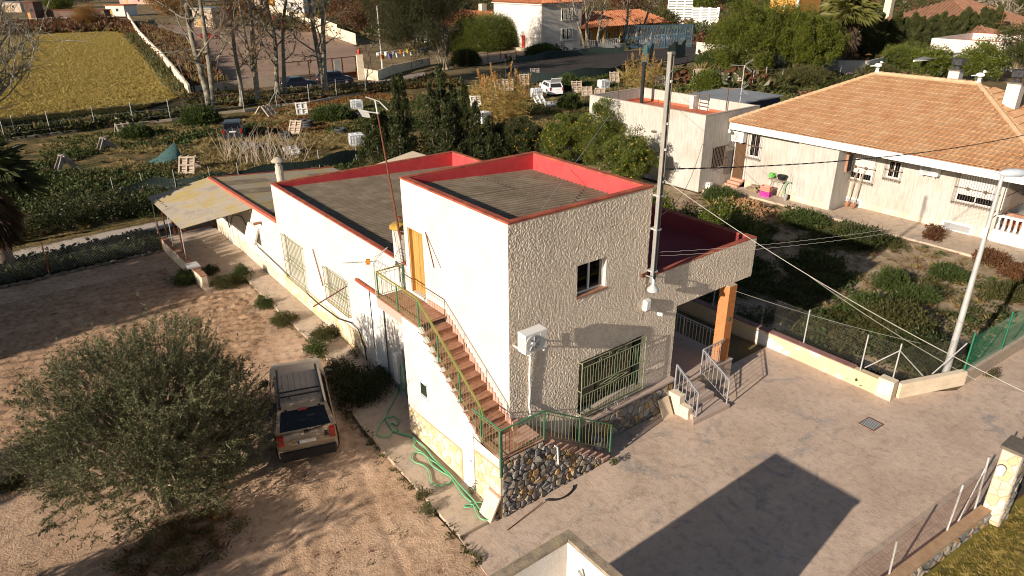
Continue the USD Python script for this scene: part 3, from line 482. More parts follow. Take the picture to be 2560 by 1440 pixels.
part('coping', m_coping, house, lambda m: m.solid([(1.0, 28.3, 3.05), (8.3, 28.3, 2.45), (8.3, 28.42, 2.45), (1.0, 28.42, 3.05)], [(1.0, 28.3, 3.15), (8.3, 28.3, 2.55), (8.3, 28.42, 2.55), (1.0, 28.42, 3.15)]))
part('window', m_white, house, lambda m: [m.box(.985, 1.0, 20.55, 22.05, .8, .86), m.box(.985, 1.0, 20.55, 22.05, 2.24, 2.3), m.box(.984, 1.0, 20.55, 20.62, .8, 2.3), m.box(.984, 1.0, 21.98, 22.05, .8, 2.3)])
part('shutter', m_trim, house, lambda m: [m.box(.992, .998, 20.62, 21.98, .86 + k * .1, .95 + k * .1) for k in range(13)])
part('shutter_box', m_white, house, lambda m: m.solid([(.62, 20.6, 1.55), (.62, 22.0, 1.55), (.70, 22.0, 1.50), (.70, 20.6, 1.50)], [(.92, 20.6, 2.32), (.92, 22.0, 2.32), (1.0, 22.0, 2.30), (1.0, 20.6, 2.30)]))
part('door', m_white, house, lambda m: m.box(.96, 1.0, 25.3, 26.3, .1, 2.05)); part('shutter_box', m_white, house, lambda m: m.box(.72, 1.0, 25.2, 26.1, 2.1, 2.3))
part('vent_pipe', m_terra, house, lambda m: m.tube([(1.0, 20.1, 2.75), (.62, 20.1, 2.75)], .07, 8)); part('vent_pipe', m_terra, house, lambda m: m.tube([(1.0, 25.2, 1.85), (.66, 25.2, 1.85)], .07, 8))
part('damp_plinth', worn('bare_render', [(.35, (.52, .44, .34)), (.6, (.66, .57, .46))], 1.5, bump=.4, bscale=20), house, lambda m: m.box(.988, 1.0, MY + .02, 28.3, .1, .75))
corrugated(house, (3.4, 18.2, 3.75), (9.6, 18.2, 4.75), (9.6, 20.6, 4.7), (3.4, 20.6, 3.7), worn('pale_sheet', [(.3, (.42, .35, .26)), (.7, (.55, .46, .35))], 1.5, rough=.85), 1, 3, .2, .03, seed=5, name='lean_to_sheet')
for x in (3.6, 9.4): wall('lean_to_post', m_wood, x - .05, x + .05, 20.3, 20.4, 0, 3.6 + (x - 3.4) * .16)
# flue pipe with a conical cowl at the corner of the main block
fl = part('flue_pipe', worn('asbestos_pipe', [(.3, (.46, .42, .34)), (.7, (.58, .54, .45))], 3.0, rough=.8), house, lambda m: [m.cyl((1.55, 18.22, 3.2), .16, 2.55, 14), m.cyl((1.55, 18.22, 5.40), .185, .12, 14), m.cyl((1.55, 18.22, 5.75), .11, .2, 12)])
part('cowl', m_fibre2, fl, lambda m: [m.lathe((1.55, 18.22, 5.93), [(.30, 0), (.31, .02), (.20, .12), (.05, .19), (.001, .20)], 16)] + [m.beam((1.55 + .12 * math.cos(a), 18.22 + .12 * math.sin(a), 5.75), (1.55 + .2 * math.cos(a), 18.22 + .2 * math.sin(a), 5.96), .02) for a in (0, 2.1, 4.2)], True)
# mossy round cap pilaster by the tower and its wires
pl = part('pilaster', m_white, house, lambda m: m.cyl((1.12, 6.68, 4.4), .24, 1.75, 16)); part('cap', worn('mossy_cap', [(.3, (.24, .15, .05)), (.6, (.42, .27, .05)), (.8, (.5, .34, .10))], 7.0, rough=.95), pl, lambda m: m.lathe((1.12, 6.68, 6.15), [(.26, 0), (.33, .03), (.32, .1), (.22, .17), (.001, .2)], 18), True)
for dy in (0, .13): part('downlead', m_cableg, house, lambda m: m.tube([(.86, 6.5 + dy, 6.2), (.88, 6.46 + dy, 5.9), (.97, 6.44 + dy, 5.0), (.97, 6.42 + dy, 2.0), (.97, 6.42 + dy, .4)], .013, 5))
# upstairs door
dr = part('door', m_wood, house, lambda m: m.box(1.14, 1.19, 5.14, 5.94, 4.32, 6.40))
for (a, b, c, d) in ((5.22, 5.5, 4.45, 5.2), (5.58, 5.86, 4.45, 5.2), (5.22, 5.5, 5.3, 6.3), (5.58, 5.86, 5.3, 6.3)): part('panel', m_wood, dr, lambda m: m.box(1.128, 1.142, a, b, c, d))
part('handle', m_steel, dr, lambda m: m.beam((1.10, 5.22, 5.25), (1.10, 5.34, 5.25), .025)); part('door_frame', m_wood, house, lambda m: [m.box(1.03, 1.16, 5.10, 5.14, 4.30, 6.42), m.box(1.03, 1.16, 5.94, 5.98, 4.3, 6.42), m.box(1.031, 1.161, 5.14, 5.94, 6.38, 6.42)])
# tiny bracket rod on the corner, vents, leaning rod and pipes on the long wall
part('bracket', m_rust, house, lambda m: [m.beam((1.0, 4.9, 6.55), (.75, 4.1, 5.75), .03)]); part('bracket', m_rust, house, lambda m: m.beam((1.0, 10.94, 2.72), (-.35, 11.1, 2.2), .035)); part('bracket', m_rust, house, lambda m: [m.beam((.96, 13.9, 3.3), (.96, 13.3, 1.9), .03)])
for y in (12.6, 8.3): part('vent_brick', m_brick, house, lambda m: m.box(.97, .995, y, y + .22, .72, .9))
part('wall_hose', m_cable, house, lambda m: m.tube([(.95, 26.0, 2.2), (.93, 25.6, 1.0), (.93, 24.5, 2.0), (.94, 23, 2.3), (.93, 21, 1.25), (.94, 18.4, 1.1), (.93, 16.5, .95), (.93, 14, .85), (.92, 12, .95), (.92, 10.8, 1.25), (.93, 10.2, 1.2), (.93, 9.8, .5), (.90, 9.7, .12)], .022, 6))
ws = part('sheet_panel', m_alu, house, lambda m: [m.add(np.array([[.93 + .012 * (k % 2), 8.0 + .9 * k / 14, z] for k in range(15) for z in (.15, 3.3)]), [[2 * k, 2 * k + 1, 2 * k + 3, 2 * k + 2] for k in range(14)])], label='white sheet metal panel'); part('sheet_panel', m_alu, house, lambda m: [m.add(np.array([[.93 + .012 * (k % 2), 8.98 + .9 * k / 14, z] for k in range(15) for z in (.9, 3.3)]), [[2 * k, 2 * k + 1, 2 * k + 3, 2 * k + 2] for k in range(14)])], label='white sheet metal panel')
part('angle_bar', m_coping, house, lambda m: m.box(.86, .95, 7.85, 9.9, 3.32, 3.42))
part('meter_box', m_alu, house, lambda m: m.box(.84, 1.0, 7.1, 7.4, .4, 1.5)); part('dark_doorway', m_dark, house, lambda m: m.box(.97, .998, 5.0, 5.9, .1, 2.1)); part('door', m_alug, house, lambda m: m.box(.94, .97, 6.0, 6.9, .1, 2.1))
# crazy paving plinth on the long wall
pb = part('plinth', m_ochre, house, lambda m: m.box(.975, .999, 9.9, 17.9, .05, .98)); stones(pb, sg.box(9.95, .1, 17.9, .97), .36, 21, lambda u, v, w: (.975 - w, u, v), PAVE, .010, .014, .01, .93)
# outside stair: solid part, steps, landing, lower flight
STZ, LZ, SY0, SY1 = 4.22, 1.94, .86, 3.92
st = part('stair_wall', m_white, house, lambda m: m.prism(sg.Polygon([(0, 0), (4.87, 0), (4.87, 3.80), (6.4, 3.86), (6.4, STZ - .03), (SY1 - .02, STZ - .03), (SY0 + .02, LZ + .02), (0, LZ - .03)]), 0, .12) if False else m.solid([(0.0, .02, 0), (0.0, 4.87, 0), (0.0, 4.87, STZ - .06), (0.0, SY1, STZ - .06), (0.0, SY0, LZ - .04), (0.0, .02, LZ - .04)], [(.14, .02, 0), (.14, 4.87, 0), (.14, 4.87, STZ - .06), (.14, SY1, STZ - .06), (.14, SY0, LZ - .04), (.14, .02, LZ - .04)]))
part('stair_core', m_mortar, house, lambda m: m.solid([(.141, .2, 0), (.141, 4.86, 0), (.141, 4.86, STZ - .2), (.141, SY1, STZ - .2), (.141, SY0, LZ - .2), (.141, .2, LZ - .2)], [(.99, .2, 0), (.99, 4.86, 0), (.99, 4.86, STZ - .2), (.99, SY1, STZ - .2), (.99, SY0, LZ - .2), (.99, .2, LZ - .2)]))
part('platform', m_terrazzo, house, lambda m: m.box(0.0, .99, 4.875, 6.42, STZ - .34, STZ - .03)); 
NS = 12; rise, tread = (STZ - LZ) / NS, (SY1 - SY0) / (NS - 1)
for k in range(NS - 1):
    y, z = SY0 + k * tread, LZ + (k + 1) * rise
    part('riser', m_terra, house, lambda m: m.box(.02, .985, y + .02, y + .06, z - rise - .1, z - .032)); part('tread', m_terra, house, lambda m: [m.box(.0, .985, y + tread * q / 4 + (0 if q else -.01), y + tread * (q + 1) / 4 - .008 + (.05 if q == 3 else 0), z - .032 + .001 * q, z) for q in range(4)])
    for q in range(2):
        yy_, zt = y + tread * (q + .5) / 2, z + .17 + rise * (q * .5)
        part('skirting_tile', m_skirt, house, lambda m: m.box(.972, .998, yy_ - tread / 4 + .004, yy_ + tread / 4 - .004, z - .02, zt))
for q in range(9): part('platform_tile', m_terra, house, lambda m: m.box(.0, .985, SY1 + .02 + .276 * q, SY1 + .288 + .276 * q, STZ - .03, STZ))
for q in range(8): part('skirting_tile', m_skirt, house, lambda m: m.box(.972, .998, SY1 + .05 + .15 * q, SY1 + .19 + .15 * q, STZ, STZ + .17)) if SY1 + .19 + .15 * q < 5.09 else None
for i in range(4):
    for j in range(3): part('landing_tile', m_terra if (i + j) % 3 and i < 3 else m_skirt, house, lambda m: m.box(.012 + i * .365, .012 + i * .365 + .357, .012 + j * .285, .012 + j * .285 + .277, LZ - .03, LZ + .001 * ((i + j) % 3)))
part('landing', m_mortar, house, lambda m: m.box(.15, 1.46, .06, .92, 0, LZ - .03))
FX0, NF = 1.47, 10; fr, ft = LZ / NF, .275
for k in range(NF - 1):
    x, z = FX0 + k * ft, LZ - (k + 1) * fr
    part('step', m_terrazzo, house, lambda m: m.box(x, x + ft + .03, .02, .92, z - fr * .99, z - .03)); part('tread', m_skirt, house, lambda m: m.box(x - .0, x + ft + .035, -.035, .93, z - .028, z + .002))
# stone faced front of the stair
front = sg.Polygon([(0, 0), (FX0 + (NF - 1) * ft - .1, 0), *[p for k in range(NF - 2, -1, -1) for p in ((FX0 + (k + 1) * ft - .01, max(.03, LZ - (k + 1) * fr - .05)), (FX0 + k * ft - .01, max(.03, LZ - (k + 1) * fr - .05)))], (FX0 - .02, LZ - .06), (0, LZ - .06)])
fw_ = part('stone_front', m_mortard, house, lambda m: m.solid([(u, .045, v) for u, v in ring(front)], [(u, .10, v) for u, v in ring(front)]) if False else m.mesh((lambda t: (t.apply_transform(np.array([[1, 0, 0, 0], [0, 0, -1, .10], [0, 1, 0, 0], [0, 0, 0, 1]])), t)[1])(trimesh.creation.extrude_polygon(front, .06, engine='earcut'))))
stones(fw_, front.buffer(-.01), .205, 5, lambda u, v, w: (u, .04 - w, v), STONE, .008, .06, .02, .74, rough=.6)
for k, (pa) in enumerate([sg.Polygon([(1.22, .1), (1.22, 1.55), (.02, 1.62), (.02, .02)]), sg.Polygon([(4.85, .1), (4.85, 1.05), (1.85, 1.16), (1.85, .1)])]):
    b = part('plinth', m_ochre, house, lambda m: m.mesh((lambda t: (t.apply_transform(np.array([[0, 0, -1, .0], [1, 0, 0, 0], [0, 1, 0, 0], [0, 0, 0, 1]])), t)[1])(trimesh.creation.extrude_polygon(pa, .018, engine='earcut'))))
    stones(b, pa.buffer(-.02), .27, 31 + k, lambda u, v, w: (-.018 - w, u, v), PAVE, .011, .012, .01, .93)
md = part('metal_door', m_alu, house, lambda m: [m.add(np.array([[-.035 - .012 * (k % 2), 1.24 + .56 * k / 16, z] for k in range(17) for z in (.12, 2.05)]), [[2 * k, 2 * k + 1, 2 * k + 3, 2 * k + 2] for k in range(16)]), m.box(-.03, .0, 1.24, 1.8, .12, 2.05)], label='white corrugated metal door'); part('latch', m_steel, md, lambda m: m.beam((-.06, 1.3, 1.1), (-.06, 1.42, 1.1), .02))
part('small_window', m_greendark, house, lambda m: m.box(-.012, .01, 3.62, 4.0, 1.95, 2.35)); part('window_frame', m_alu, house, lambda m: [m.box(-.02, .01, 3.58, 3.63, 1.9, 2.4), m.box(-.02, .01, 3.99, 4.04, 1.9, 2.4), m.box(-.02, .01, 3.6, 4.0, 2.35, 2.4), m.box(-.06, .01, 3.56, 4.06, 1.87, 1.93)])
tops = [(.95, 6.36, STZ + .86), (.04, 6.36, STZ + .86), (.04, SY1, STZ + .84), (.04, SY0 + .05, LZ + rise + .92), (.04, SY0 - .04, LZ + .90)]
bots = [(.95, 6.36, STZ), (.04, 6.36, STZ), (.04, SY1, STZ), (.04, SY0 + .05, LZ + rise), (.04, SY0 - .04, LZ + .05)]
baluster_rail(house, tops, bots, m_railgreen, m_grille, m_railmoss, .135, post_at=(0, 1, 2))
for t in (.33, .67, .98): part('rail_post', m_railgreen, house, lambda m: m.beam((.02, SY1 + (SY0 - SY1) * t, STZ + (LZ + rise - STZ) * t - .35), (.02, SY1 + (SY0 - SY1) * t, STZ + .85 + (LZ + rise - STZ) * t), .035))
part('rail_post', m_railgreen, house, lambda m: m.beam((.02, 5.1, STZ - .3), (.02, 5.1, STZ + .84), .035))
tops = [(.03, 1.3, LZ + .92 - .05), (.03, .03, LZ + .89), (FX0 - .02, .03, LZ + .89), (4.03, .03, 1.25)]; bots = [(.03, 1.3, LZ + .02), (.03, .03, LZ), (FX0 - .02, .03, LZ), (4.03, .03, .32)]
baluster_rail(house, tops, bots, m_railgreen, m_grille, m_railgreen, .125, post_at=(1, 2, 3)); part('rail_post', m_railgreen, house, lambda m: m.beam((2.75, .03, .9), (2.75, .03, 2.07), .035))
for z in (LZ - .35,): part('rail_post', m_railgreen, house, lambda m: m.beam((-.03, .0, LZ - .55), (-.03, .0, LZ + .9), .04))
part('drain_pipe', m_alu, house, lambda m: m.tube([(1.75, -.06, 1.62), (1.82, -.10, 1.55), (1.88, -.09, .95)], .022, 8))
# front plinth with its ledge
pf = part('front_plinth', m_mortard, house, lambda m: m.box(3.3, 7.62, .74, .97, 0, 1.04)); stones(pf, sg.box(3.9, .02, 7.6, 1.03), .27, 41, lambda u, v, w: (u, .74 - w, v), STONE, .011, .03, .01, .8)
part('ledge', m_terrazzo, house, lambda m: m.box(3.3, 7.66, .68, .98, 1.05, 1.12))
part('drain_hose', m_alu, house, lambda m: m.tube([(1.62, .86, 4.3), (1.66, .88, 4.1), (1.63, .89, 3.4), (1.66, .90, 2.9), (1.62, .89, 2.5), (1.60, .80, 2.2)], .028, 8))
part('skirting_tile', m_skirt, house, lambda m: m.box(1.0, 1.2, .82, .93, LZ, LZ + .28))
# porch wing
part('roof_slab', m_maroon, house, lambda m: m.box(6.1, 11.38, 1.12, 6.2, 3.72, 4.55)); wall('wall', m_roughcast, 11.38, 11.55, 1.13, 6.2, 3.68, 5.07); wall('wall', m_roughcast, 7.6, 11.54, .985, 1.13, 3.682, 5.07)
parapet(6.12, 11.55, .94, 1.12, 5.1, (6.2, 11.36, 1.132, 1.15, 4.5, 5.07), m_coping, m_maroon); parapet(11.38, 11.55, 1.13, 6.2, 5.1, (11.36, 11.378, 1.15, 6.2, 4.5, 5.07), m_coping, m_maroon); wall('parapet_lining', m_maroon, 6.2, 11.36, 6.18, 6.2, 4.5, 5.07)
wall('wall', m_cream, 7.45, 7.65, 1.15, 6.2, 0, 3.72); wall('porch_ceiling', m_white, 7.65, 11.38, 1.15, 6.2, 3.69, 3.716)
FLZ = .78
part('porch_floor', m_mortar, house, lambda m: m.box(7.66, 10.75, .70, 6.2, 0, FLZ - .03)); 
for i in range(7):
    for j in range(8): part('floor_tile', m_terrazzo, house, lambda m: m.box(7.67 + i * .44, 7.67 + i * .44 + .434, .66 + j * .44, .66 + j * .44 + .434, FLZ - .03, FLZ + .0007 * ((i * 3 + j) % 4)))
part('door', m_wood, house, lambda m: m.box(8.2, 9.2, 6.14, 6.2, FLZ, FLZ + 2.1))
for k in range(3): part('step', m_terrazzo, house, lambda m: m.box(7.72 - .06 * k, 8.88 + .1 * k, .38 - .32 * k, .71 - .32 * k, 0, FLZ - .2 * (k + 1)))
part('step', m_terrazzo, house, lambda m: m.prism(sg.Polygon([(7.35, -.42), (9.1, -.52), (9.0, -.20), (7.55, -.22)]), .001, .155), label='wedge shaped bottom step')
part('step_cheek', m_cream, house, lambda m: [m.box(7.42, 7.7, .25, .72, 0, .72), m.box(7.45, 7.68, -.1, .26, 0, .42)])
bp = part('brick_pillar', m_mortar, house, lambda m: m.box(10.17, 10.55, .78, 1.16, .5, 3.69)); 
for k in range(43):
    z = .5 + k * .0738
    for s in range(2):
        if k % 2: part('brick', m_brick, bp, lambda m: [m.box(10.16, 10.355, .77, 1.17, z + .006, z + .068)] if s == 0 else [m.box(10.362, 10.56, .77, 1.17, z + .006, z + .068)])
        else: part('brick', m_brick, bp, lambda m: [m.box(10.162, 10.558, .772, .965, z + .006, z + .068)] if s == 0 else [m.box(10.162, 10.558, .973, 1.168, z + .006, z + .068)])
part('tile_plaque', plain('plaque_green', (.05, .09, .06), .3), house, lambda m: m.box(10.28, 10.40, .758, .769, 2.35, 2.50))
pbase = part('pillar_base', m_mortard, house, lambda m: m.box(10.13, 10.62, .75, 1.2, 0, .5)); stones(pbase, sg.box(10.15, .02, 10.6, .49), .26, 51, lambda u, v, w: (u, .75 - w, v), STONE, .01, .03, .01, .8)
wall('porch_pillar', m_brick, 10.2, 10.55, 5.75, 6.15, .5, 3.7)
baluster_rail(house, [(10.42, 1.2, FLZ + .95), (10.42, 5.75, FLZ + .95)], [(10.42, 1.2, FLZ), (10.42, 5.75, FLZ)], m_steel, m_steel, m_steel, .15, .009, .022, ())
for y in (2.7, 4.2): part('rail_post', m_steel, house, lambda m: m.beam((10.42, y, FLZ), (10.42, y, FLZ + .95), .04))
baluster_rail(house, [(10.16, .72, FLZ + .95), (9.0, .70, FLZ + .95), (9.05, -.42, FLZ + .28)], [(10.16, .72, FLZ), (9.0, .70, FLZ), (9.05, -.42, .17)], m_steel, m_steel, m_steel, .15, .010, .026, (1, 2), .10)
baluster_rail(house, [(7.62, .66, FLZ + .9), (7.62, -.30, FLZ + .28)], [(7.62, .66, FLZ), (7.62, -.30, .2)], m_steel, m_steel, m_steel, .15, .010, .026, (0, 1), .10)
# ------------------------------------------------------------------ leaves, shrubs
def rand_dirs(n, r):
    d = r.normal(size=(n, 3)); return d / np.linalg.norm(d, axis=1, keepdims=True)
def leaf_quads(P, D, size, r, width=.4, fold=.15):
    """Rhombic leaves at P growing along D."""
    n = len(P); s = size * r.uniform(.6, 1.35, (n, 1)); ref = rand_dirs(n, r); A = np.cross(D, ref); A /= np.maximum(np.linalg.norm(A, axis=1, keepdims=True), 1e-6); N = np.cross(A, D)
    m = P + D * s * .5 + N * s * fold
    V = np.stack([P, m + A * s * width * .5, P + D * s, m - A * s * width * .5], 1).reshape(-1, 3)
    return V, np.arange(n * 4).reshape(n, 4)
def cloud(mb, C, R, n, leaf, r, width=.42, outward=.6, upb=.25, shell=.5, squash=1.0):
    """n leaves around each centre C with radius R, thicker towards the rim."""
    C = np.asarray(C, float); R = np.broadcast_to(np.asarray(R, float), (len(C),)); k = np.repeat(np.arange(len(C)), n) if np.ndim(n) == 0 else np.repeat(np.arange(len(C)), n)
    d = rand_dirs(len(k), r); u = r.random((len(k), 1)) ** (shell); P = C[k] + d * u * R[k][:, None] * [1, 1, squash]
    D = d * outward + rand_dirs(len(k), r) * (1 - outward) + [0, 0, upb]; D /= np.linalg.norm(D, axis=1, keepdims=True)
    V, f = leaf_quads(P, D, leaf, r, width); return mb.add(V, f)
def shrub(label, px, py, w, h, mat, seed, name='shrub', cat='shrub', group=None, leaf=.09, dens=1.0, z=0.0, at=None, clump=.34):
    r = np.random.default_rng(seed); p = G(px, py, z) if at is None else np.array(at, float)
    t = thing(name, label, cat, p, r.uniform(0, 6.28), group); n = max(4, int(9 * w * w / clump / .6)); C = []
    while len(C) < n:
        q = np.array([r.uniform(-1, 1), r.uniform(-1, 1), r.uniform(.05, 1)])
        if (q[0] ** 2 + q[1] ** 2 + (q[2] - .1) ** 2) < 1.0: C.append(q * [w / 2, w / 2, h])
    mb = MB(); cloud(mb, C, clump * max(w, h) * r.uniform(.6, 1.1, n) * .55, int(55 * dens), leaf, r); mb.build('foliage', mat, t, local=True)
    m2 = MB()
    for q in C[::2]: m2.tube([(0, 0, 0), np.array(q) * [.5, .5, .55], q], [.014, .009, .004], 4, False)
    m2.build('stem', m_twig, t, local=True); return t
def smooth_path(pts, k=6):
    P = np.array(pts, float); P = np.vstack([2 * P[0] - P[1], P, 2 * P[-1] - P[-2]]); out = []
    for i in range(1, len(P) - 2):
        for t in np.linspace(0, 1, k, endpoint=False):
            a, b, c, d = P[i - 1:i + 3]; out.append(.5 * (2 * b + (c - a) * t + (2 * a - 5 * b + 4 * c - d) * t * t + (3 * b - a - 3 * c + d) * t ** 3))
    out.append(P[-2]); return np.array(out)
def sag(a, b, s, n=24):
    a, b = np.array(a, float), np.array(b, float); t = np.linspace(0, 1, n)[:, None]; p = a + (b - a) * t; p[:, 2] -= (4 * s * t * (1 - t))[:, 0]; return p

# ------------------------------------------------------------------ things on and around the house
def ac_unit(label, c, rz, w=.92, h=.66, d=.36, group=None):
    t = thing('air_conditioner', label, 'air conditioner', c, rz, group)          # local: front faces -y, back at y = 0
    part('casing', m_alu, t, lambda m: m.box(-w / 2, w / 2, -d - .08, -.08, 0, h), local=True)
    part('fan_ring', m_galv, t, lambda m: m.tube([(-.13, -d - .08, h / 2), (-.13, -d - .10, h / 2)], h * .41, 24), local=True)
    part('fan_blade', m_alug, t, lambda m: [m.beam((-.13 + .03 * math.cos(a), -d - .105, h / 2 + .03 * math.sin(a)), (-.13 + h * .36 * math.cos(a + .5), -d - .105, h / 2 + h * .36 * math.sin(a + .5)), .006, .05, (0, 1, 0)) for a in np.arange(7) * 2 * math.pi / 7], local=True)
    part('fan_hub', m_alu, t, lambda m: m.tube([(-.13, -d - .10, h / 2), (-.13, -d - .13, h / 2)], .06, 12), local=True)
    part('side_grille', m_alug, t, lambda m: [m.box(-w / 2 - .004, -w / 2 + .002, -d - .04 + .0, -.14, .08 + k * .05, .11 + k * .05) for k in range(int((h - .16) / .05))], local=True)
    part('service_panel', m_trim, t, lambda m: m.box(w / 2 - .24, w / 2 - .01, -d - .085, -d - .079, .03, h - .03), local=True)
    part('bracket', m_alu, t, lambda m: [m.beam((sx, .24, -.03), (sx, -d - .12, -.03), .04) for sx in (-w / 3, w / 3)] + [m.beam((sx, -.01, -.03), (sx, -.01, .4), .04) for sx in (-w / 3, w / 3)], local=True)
    return t
ac_unit('white air conditioner with pale fan grille on the rough cast front wall', (1.38, .70, 4.53), 0, .70, .55, .33)
t = thing('wall_lamp', 'silver bell shaped wall lamp on the rough cast front', 'lamp', (6.0, .92, 4.95)); part('arm', m_steel, t, lambda m: m.tube([(0, 0, .25), (0, -.3, .27), (0, -.36, .2)], .022, 6), local=True); part('plate', m_rust, t, lambda m: m.box(-.16, .06, -.06, 0, .22, .32), local=True)
part('shade', m_galv, t, lambda m: m.lathe((0, -.36, -.12), [(.18, 0), (.165, .06), (.10, .14), (.05, .2), (.045, .34), (.001, .35)], 18), True, local=True)
t = thing('alarm_box', 'small white alarm box on the front wall beside the porch', 'alarm box', (6.12, .92, 4.05)); part('cover', m_alu, t, lambda m: [m.box(-.10, .10, -.14, 0, 0, .34), m.box(-.08, .08, -.16, -.14, .03, .31)], local=True); part('siren_slot', m_terra, t, lambda m: m.box(-.07, .07, -.12, -.02, -.04, .0), local=True)
t = thing('security_sensor', 'tiny white sensor on the front wall left of the porch opening', 'sensor', (6.75, .92, 3.72)); part('head', m_alu, t, lambda m: m.obox((0, -.1, 0), (.07, .16, .09), rz=.3), local=True); part('foot', m_alu, t, lambda m: m.box(-.03, .03, -.05, 0, -.03, .05), local=True)
def yagi(t, z, span=.55, n=6, az=0.0, vert=True):
    c, s = math.cos(az), math.sin(az)
    for sg_ in (-1, 1):
        part('reflector', m_galv, t, lambda m: [m.beam((-.05 - .1 * abs(k), -span / 2, z + sg_ * (.06 + .07 * k)), (-.05 - .1 * abs(k) * .6, span / 2, z + sg_ * (.06 + .07 * k)), .012) for k in range(n)] + [m.beam((-.05, y, z + sg_ * .05), (-.05 - .1 * (n - 1), y, z + sg_ * (.06 + .07 * (n - 1))), .014) for y in (-span / 2, span / 2)], local=True)
    part('boom', m_alug, t, lambda m: m.beam((-.1, 0, z), (.9, 0, z), .022), local=True)
    part('director', m_galv, t, lambda m: [m.beam((.1 + k * .13, -.13 + .006 * k, z), (.1 + k * .13, .13 - .006 * k, z), .01) for k in range(6)], local=True)
t = thing('tv_antenna', 'small tv antenna with orange dipole on the stair rail post', 'antenna', (.0, 6.42, 4.2), 2.6); part('mast', m_galv, t, lambda m: m.cyl((0, 0, 0), .02, 1.15, 8), local=True); yagi(t, 1.2, .55, 5); part('dipole', plain('dipole_orange', (.5, .2, .03), .6), t, lambda m: m.obox((.15, 0, 1.2), (.12, .1, .16)), local=True)
a = on_x(1003, 455, .96); b = G(935, 275, 9.6)
t = thing('antenna_mast', 'leaning rusty mast with a bent white aerial beside the tower', 'antenna', (.93, 6.3, 6.6))
base = np.array([.93, 6.32, 5.9]); tip = on_x(940, 290, .55) if False else np.array([.93, 6.32, 5.9]) + (on_y(944, 285, 6.9) - np.array([.93, 6.32, 5.9]))
part('mast', m_rust, t, lambda m: m.tube([base, base * .5 + tip * .5, tip], [.035, .03, .022], 8)); u_ = (tip - base) / np.linalg.norm(tip - base)
part('aerial', m_alu, t, lambda m: [m.tube([tip + [-.5, .15, .12], tip + [.05, 0, .02]], .018, 5), m.tube([tip + [-.28, .1, .5], tip + [.08, 0, .35], tip + [.28, -.1, .1]], .016, 5), m.beam(tip, tip + u_ * .4, .03), m.quad(tip + [-.55, .15, .2], tip + [-.25, .08, .1], tip + [-.2, .08, -.1], tip + [-.42, .12, -.05])])
part('wall_clamp', m_rust, t, lambda m: m.box(.9, 1.0, 6.22, 6.36, 6.6, 6.66)); part('wall_clamp', m_rust, t, lambda m: m.box(.9, 1.0, 6.22, 6.36, 6.1, 6.16))
# utility pole on the tower corner and the lines it carries
t = thing('utility_pole', 'tall narrow grey utility pole fixed to the right corner of the tower', 'utility pole', (6.2, .78, 4.9)); m_pole = worn('pole_grey', [(.3, (.20, .185, .16)), (.7, (.33, .31, .275))], 2.0, rough=.8)
part('shaft', m_pole, t, lambda m: [m.box(6.14, 6.165, .71, .83, 4.95, 11.4), m.box(6.245, 6.27, .71, .83, 4.95, 11.4), m.box(6.165, 6.245, .755, .785, 4.95, 11.4)])
part('cap', m_pole, t, lambda m: m.box(6.13, 6.28, .70, .84, 11.4, 11.46)); part('conduit', m_alug, t, lambda m: m.tube([(6.10, .69, 4.9), (6.10, .69, 8.2)], .02, 8))
for z in (5.3, 6.6, 7.6): part('clamp', m_galv, t, lambda m: m.box(6.11, 6.30, .68, .95, z, z + .05))
for z in (8.0, 8.9, 9.6, 10.7): part('bolt', m_alu, t, lambda m: m.box(6.18, 6.24, .68, .71, z, z + .06))
part('hook', m_galv, t, lambda m: m.tube([(6.2, .7, 11.0), (6.0, .6, 10.98), (5.86, .55, 10.8), (5.9, .55, 10.65)], .018, 5))
def cable(label, pts, r, mat, twist=0, group=None, n=6):
    m = MB()
    if twist:
        for k in range(2):
            s = np.concatenate([[0], np.cumsum(np.linalg.norm(np.diff(pts, axis=0), axis=1))]); fine = np.linspace(0, s[-1], int(s[-1] / .14)); Q = np.stack([np.interp(fine, s, pts[:, i]) for i in range(3)], 1); ph = fine * 2 * math.pi / .9 + k * math.pi
            Q = Q + np.stack([0 * ph, np.cos(ph) * r * .8, np.sin(ph) * r * .8], 1); m.tube(Q, r * .75, 5)
    else: m.tube(pts, r, n)
    return top('cable', m, mat, label, 'cable', group)
pa = np.array([6.3, .72, on_y(1642, 428, .72)[2]]); pb_ = on_x(2560, 330, 29.0); cable('thick twisted black overhead cable crossing the tiled roof', sag(pa, pa + (pb_ - pa) * 1.12, .4), .015, m_cable, 1)
pa = np.array([6.25, .7, on_y(1650, 452, .7)[2]]); e1 = G(2560, 962, 4.6); w1_ = sag(pa, pa + (e1 - pa) * 1.15, .35); cable('pale overhead service cable slanting down to the right over the weedy plot', w1_, .0085, m_cableg)
e2 = G(2440, 950, 4.4); cable('thinner pale service cable splitting off below the main one', np.vstack([w1_[9], sag(w1_[9], e2, .1, 10)]), .005, m_cableg)
lampx, lampy = 16.55, -4.12; lz = on_x(2470, 520, lampx)[2]
for k in range(2): cable(['upper thin wire from the utility pole to the street lamp', 'lower thin wire from the utility pole to the street lamp'][k], sag((6.3, .75, 5.9 - .12 * k), (lampx, lampy, lz - .05 - .15 * k), .22), .0035, m_cableg)
cable('thin wire from the top of the brick pillar along the wire fence', sag((10.5, .77, 3.45), (15.1, -3.6, 1.75), .1), .005, m_cableg)
g1 = on_y(1344, 538, 1.0)
